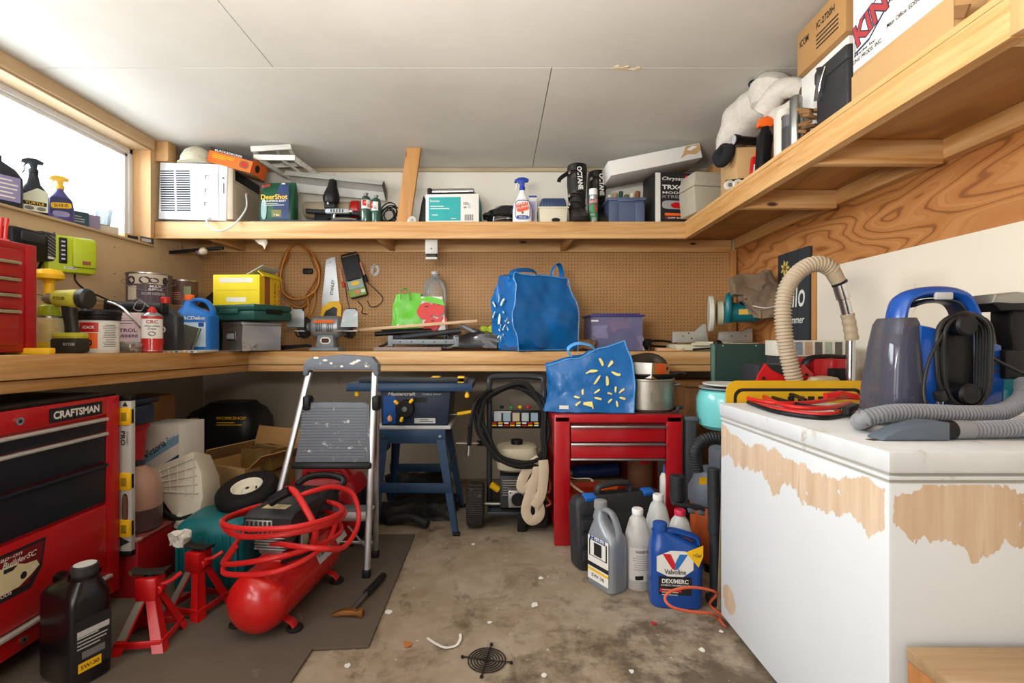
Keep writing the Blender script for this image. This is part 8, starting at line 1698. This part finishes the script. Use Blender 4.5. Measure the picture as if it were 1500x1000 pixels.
# tins
def art(m, r, h): m.rect((.0, -r, h*.4), r*2.6, h*.55, pm('tin_dark_print', '#3a3b3d', .4), wrap=r); m.rect((.01, -r, h*.12), r*1.6, h*.12, PAPER, wrap=r, lift=.0012); m.text('OIL', (.01, -r, h*.8), r*.7, h*.1, INK, wrap=r, lift=.0012)
paint_can('tin_can', 'dark grey printed tin standing by the white carton on the shelf', (1.272, 2.10, ST + .001), .042, .17, pm('tin_grey', '#6a6b6c', .4, .5), art, handle=False, lid=STEEL, cat='tin', rz=-50)
m = MB(); m.lathe([(.022, 0), (.024, .004), (.024, .20), (.02, .21), (0, .21)], STEEL, 24); m.thing('steel_tube', 'shiny steel tube standing in front of the dark grey tin', 'tube', (1.238, 2.02, ST + .001))
m = MB(); m.lathe([(.035, 0), (.038, .005), (.038, .20), (.03, .225), (.03, .235), (0, .235)], pm('pale_jar', '#c9c6bd', .35), 28); m.thing('pale_jar', 'pale cylindrical jar standing behind the dark grey tin', 'jar', (1.29, 2.20, ST + .001))
m = MB(); pr = random.Random(44); [m.box((pr.uniform(-.03, .03), pr.uniform(-.05, .05), .03 + .012*k), (.05, .03, .012), DCARD, .002, rot=(pr.uniform(-30, 30), pr.uniform(-30, 30), pr.uniform(0, 180))) for k in range(7)]; m.thing('scrap_pile', 'small pile of brown scraps by the black leather case', 'scraps', (1.232, 1.945, ST + .008))
# black trigger bottle, red pack, flashlight, plush toy, wheels
t = thing('trigger_bottle', 'tall black bottle with orange trigger on the right shelf', 'spray bottle', (X(1116, 2.40), 2.40, ST + .001), rot=(0, 4, 0))
m = MB(); m.loft([(0, 0, 0, .03, .03, 3), (.2, 0, 0, .033, .033, 3), (.235, 0, 0, .02, .02, 2), (.25, 0, 0, .018, .018, 2)], BLACK); m.build('bottle', t)
m = MB(); m.prism([(-.04, .245), (-.035, .285), (.0, .302), (.035, .285), (.04, .262), (.02, .248)], .035, ORANGE, 'y', bev=.006); m.build('sprayer_head', t)
t = thing('hand_tool_pack', 'red and orange carded pack leaning beside the black trigger bottle', 'pack', (X(1103, 2.52), 2.52, ST + .001), rot=(-4, 8, 0))
m = MB(); m.box((0, 0, .075), (.045, .03, .15), BRED, .006); m.build('card', t)
m = MB(); m.box((.008, -.002, .16), (.03, .032, .06), ORANGE, .006); m.rect((.0, -.0155, .08), .03, .05, PAPER); m.build('blister', t)
carton('tan_carton', 'tan cardboard carton at the far end of the right shelf', 'box', (1.40, 2.72, ST + .002), .22, .22, .235, CARD2, rz=-3)
t = thing('flashlight', 'black flashlight lying on the tan carton', 'flashlight', (1.335, 2.60, ST + .270), rz=0)
m = MB(); m.cyl((-.05, 0, 0), (.06, .02, .0), .021, BLACK, bev=.003); m.cyl((-.075, 0, 0), (-.04, 0, .0), .030, BLACK, r1=.024, bev=.003); m.build('body', t)
m = MB(); m.cyl((-.0765, 0, 0), (-.075, 0, 0), .024, LGREY); m.build('lens', t)
t = thing('toy_wheels', 'small toy axle with white wheels at the shelf edge', 'wheels', (1.285, 2.64, ST + .032))
for (dx, dz, dy) in ((-.04, -.0, -.03), (.0, .0, -.045), (.035, .0, -.06)):
    m = MB(); m.cyl((dx, dy, dz), (dx, dy + .02, dz), .028, pm('wheel_white', '#c9c5b8', .5), bev=.004); m.cyl((dx, dy - .001, dz), (dx, dy + .001, dz), .012, GINK, seg=14); m.build('wheel', t)
m = MB(); m.box((.0, .0, .02), (.10, .06, .03), BLACK, .008, rot=(0, 0, -20)); m.box((.03, 0, .05), (.04, .03, .03), BLACK, .008); m.build('chassis', t)
PLU = pm('plush_white', '#c9c2b7', .95, var=.2, scale=35, bump=.008); PLB = pm('plush_black', '#18181b', .9, bump=.003)
t = thing('plush_toy', 'white plush animal with black paws lying along the right shelf', 'plush toy', (0, 0, 0))
m = MB()
secs = [P(1063, 226, 2.78), P(1072, 205, 2.75), P(1088, 180, 2.70), P(1108, 160, 2.62), P(1128, 147, 2.54), P(1146, 141, 2.48)]
rad = [.06, .10, .125, .13, .12, .07]
pts = catmull(secs, 5); 
vs, fs, N, S_ = [], [], len(pts), 24
for i, p in enumerate(pts):
    f = i / (N - 1) * (len(rad) - 1); a = int(min(f, len(rad) - 2)); r_ = rad[a] + (rad[a+1] - rad[a]) * (f - a)
    tdir = (pts[min(i+1, N-1)] - pts[max(i-1, 0)]).normalized(); n = Vector((0, 0, 1)); n = (n - tdir * n.dot(tdir)).normalized(); b_ = tdir.cross(n)
    for k in range(S_): an = 2*PI*k/S_; vs.append(p + n*math.cos(an)*r_*.85 + b_*math.sin(an)*r_)
for i in range(N - 1):
    for k in range(S_): j = (k+1) % S_; fs.append((i*S_+k, i*S_+j, (i+1)*S_+j, (i+1)*S_+k))
fs += [tuple(range(S_))[::-1], tuple(range((N-1)*S_, N*S_))]; m.add(vs, fs, PLU); m.deform(crumple(7, .012, 61, False)); m.build('plush_body', t)
m = MB(); c = P(1130, 137, 2.48); m.lathe([(0, -.10), (.06, -.09), (.10, -.045), (.115, .0), (.10, .045), (.06, .08), (0, .09)], PLU, 24, c=c, rot=(0, 30, 0)); m.deform(lambda p: Vector((p.x, p.y, min(p.z, ZC - .004)))); m.build('head', t)
m = MB(); m.tube([P(1120, 165, 2.45), P(1140, 135, 2.38), P(1160, 128, 2.32), P(1178, 130, 2.28)], .06, PLU, 14, r1=.04); m.build('arm', t)
m = MB(); m.tube([P(1130, 172, 2.44), P(1150, 165, 2.36), P(1170, 150, 2.32)], .045, PLU, 14, r1=.035); m.build('arm', t)
m = MB(); m.tube([P(1065, 213, 2.74), P(1058, 222, 2.70), P(1052, 230, 2.68), P(1057, 237, 2.66), P(1066, 226, 2.64), P(1068, 214, 2.64)], .032, PLB, 14); m.build('paw', t)
m = MB(); m.tube([P(1104, 127, 2.50), P(1102, 122, 2.52)], .02, PLB, 12, smooth=False); m.build('ear', t)
# ------------------------------------------------------------------ small things lying on the floor
t = thing('fan_guard', 'round black wire fan guard lying on the concrete floor', 'fan guard', FL(713, 966, .004))
m = MB(); FG = pm('wire_black', '#2a2623', .5, .4, dirt=('#6a5540', .35, 40))
for r_ in (.014, .024, .034, .044, .054, .064): m.tube([(math.cos(a)*r_, math.sin(a)*r_, 0) for a in [2*PI*i/16 for i in range(16)]], .0021, FG, 6, 3, closed=True)
m.cyl((0, 0, -.002), (0, 0, .002), .008, FG); m.build('rings', t)
m = MB(); [m.tube([(math.cos(a)*-.085, math.sin(a)*-.085, .0015), (math.cos(a)*.085, math.sin(a)*.085, .0015)], .0025, FG, 6, smooth=False) for a in (R(80), R(170))]; [m.cyl((math.cos(a)*.085, math.sin(a)*.085, -.002), (math.cos(a)*.085, math.sin(a)*.085, .003), .006, FG, seg=10) for a in (R(80), R(170), R(260), R(350))]; m.build('spokes', t)
m = MB(); m.tube([FL(626, 934, .004), FL(636, 941, .004), FL(652, 948, .004), FL(668, 945, .005), FL(674, 936, .006), FL(674, 928, .008)], 0, PAPER, 6, flat=(.0012, .006)); m.thing('white_strip', 'curled white plastic strip lying on the concrete floor', 'strip')
LF = pm('dry_leaf', '#b06a30', .8)
def scrap(label, x, y, s, mat, seed, name='paper_scrap', cat='paper scrap'):
    pr = random.Random(seed); n = 6; z0 = .0016
    pts = [(math.cos(2*PI*i/n + pr.uniform(-.3, .3)) * s * pr.uniform(.5, 1), math.sin(2*PI*i/n) * s * pr.uniform(.4, 1)) for i in range(n)]
    mm = MB(); mm.prism(pts, .003, mat, 'z', (0, 0, .0)); 
    for v in mm.bm.verts: v.co.z += abs(v.co.x) * .25
    p = FL(x, y, z0 + (.0125 if x < 440 else 0)); mm.thing(name, label, cat, p, rz=pr.uniform(0, 360))
scrap('dry orange brown leaf on the floor left of the white strip', 597, 944, .022, LF, 1, 'dry_leaf', 'leaf')
scrap('white chip at the right edge of the rubber mat', 570, 897, .018, PAPER, 2)
scrap('small white chip above the white strip', 717, 912, .012, PAPER, 3)
scrap('white feather-shaped scrap in the middle of the concrete floor', 783, 887, .022, PAPER, 4)
scrap('white chip behind the middle of the floor', 793, 847, .016, PAPER, 5)
scrap('tiny white chip right of the fan guard', 797, 989, .014, PAPER, 6)
scrap('white chip on the stained floor near the freezer', 926, 984, .014, PAPER, 7)
scrap('red and white scrap in front of the blue jug', 958, 913, .014, BRED, 8)
scrap('long white scrap on the floor before the freezer', 1028, 952, .018, PAPER, 9)
scrap('white chip near the lower left corner of the concrete', 509, 975, .016, PAPER, 10)
scrap('small pale chip below the freezer corner', 1057, 925, .010, PAPER, 11)
scrap('pale chip near the claw hammer on the mat', 541, 884, .010, PAPER, 12)
scrap('white chip in front of the pressure washer', 693, 797, .014, PAPER, 13)
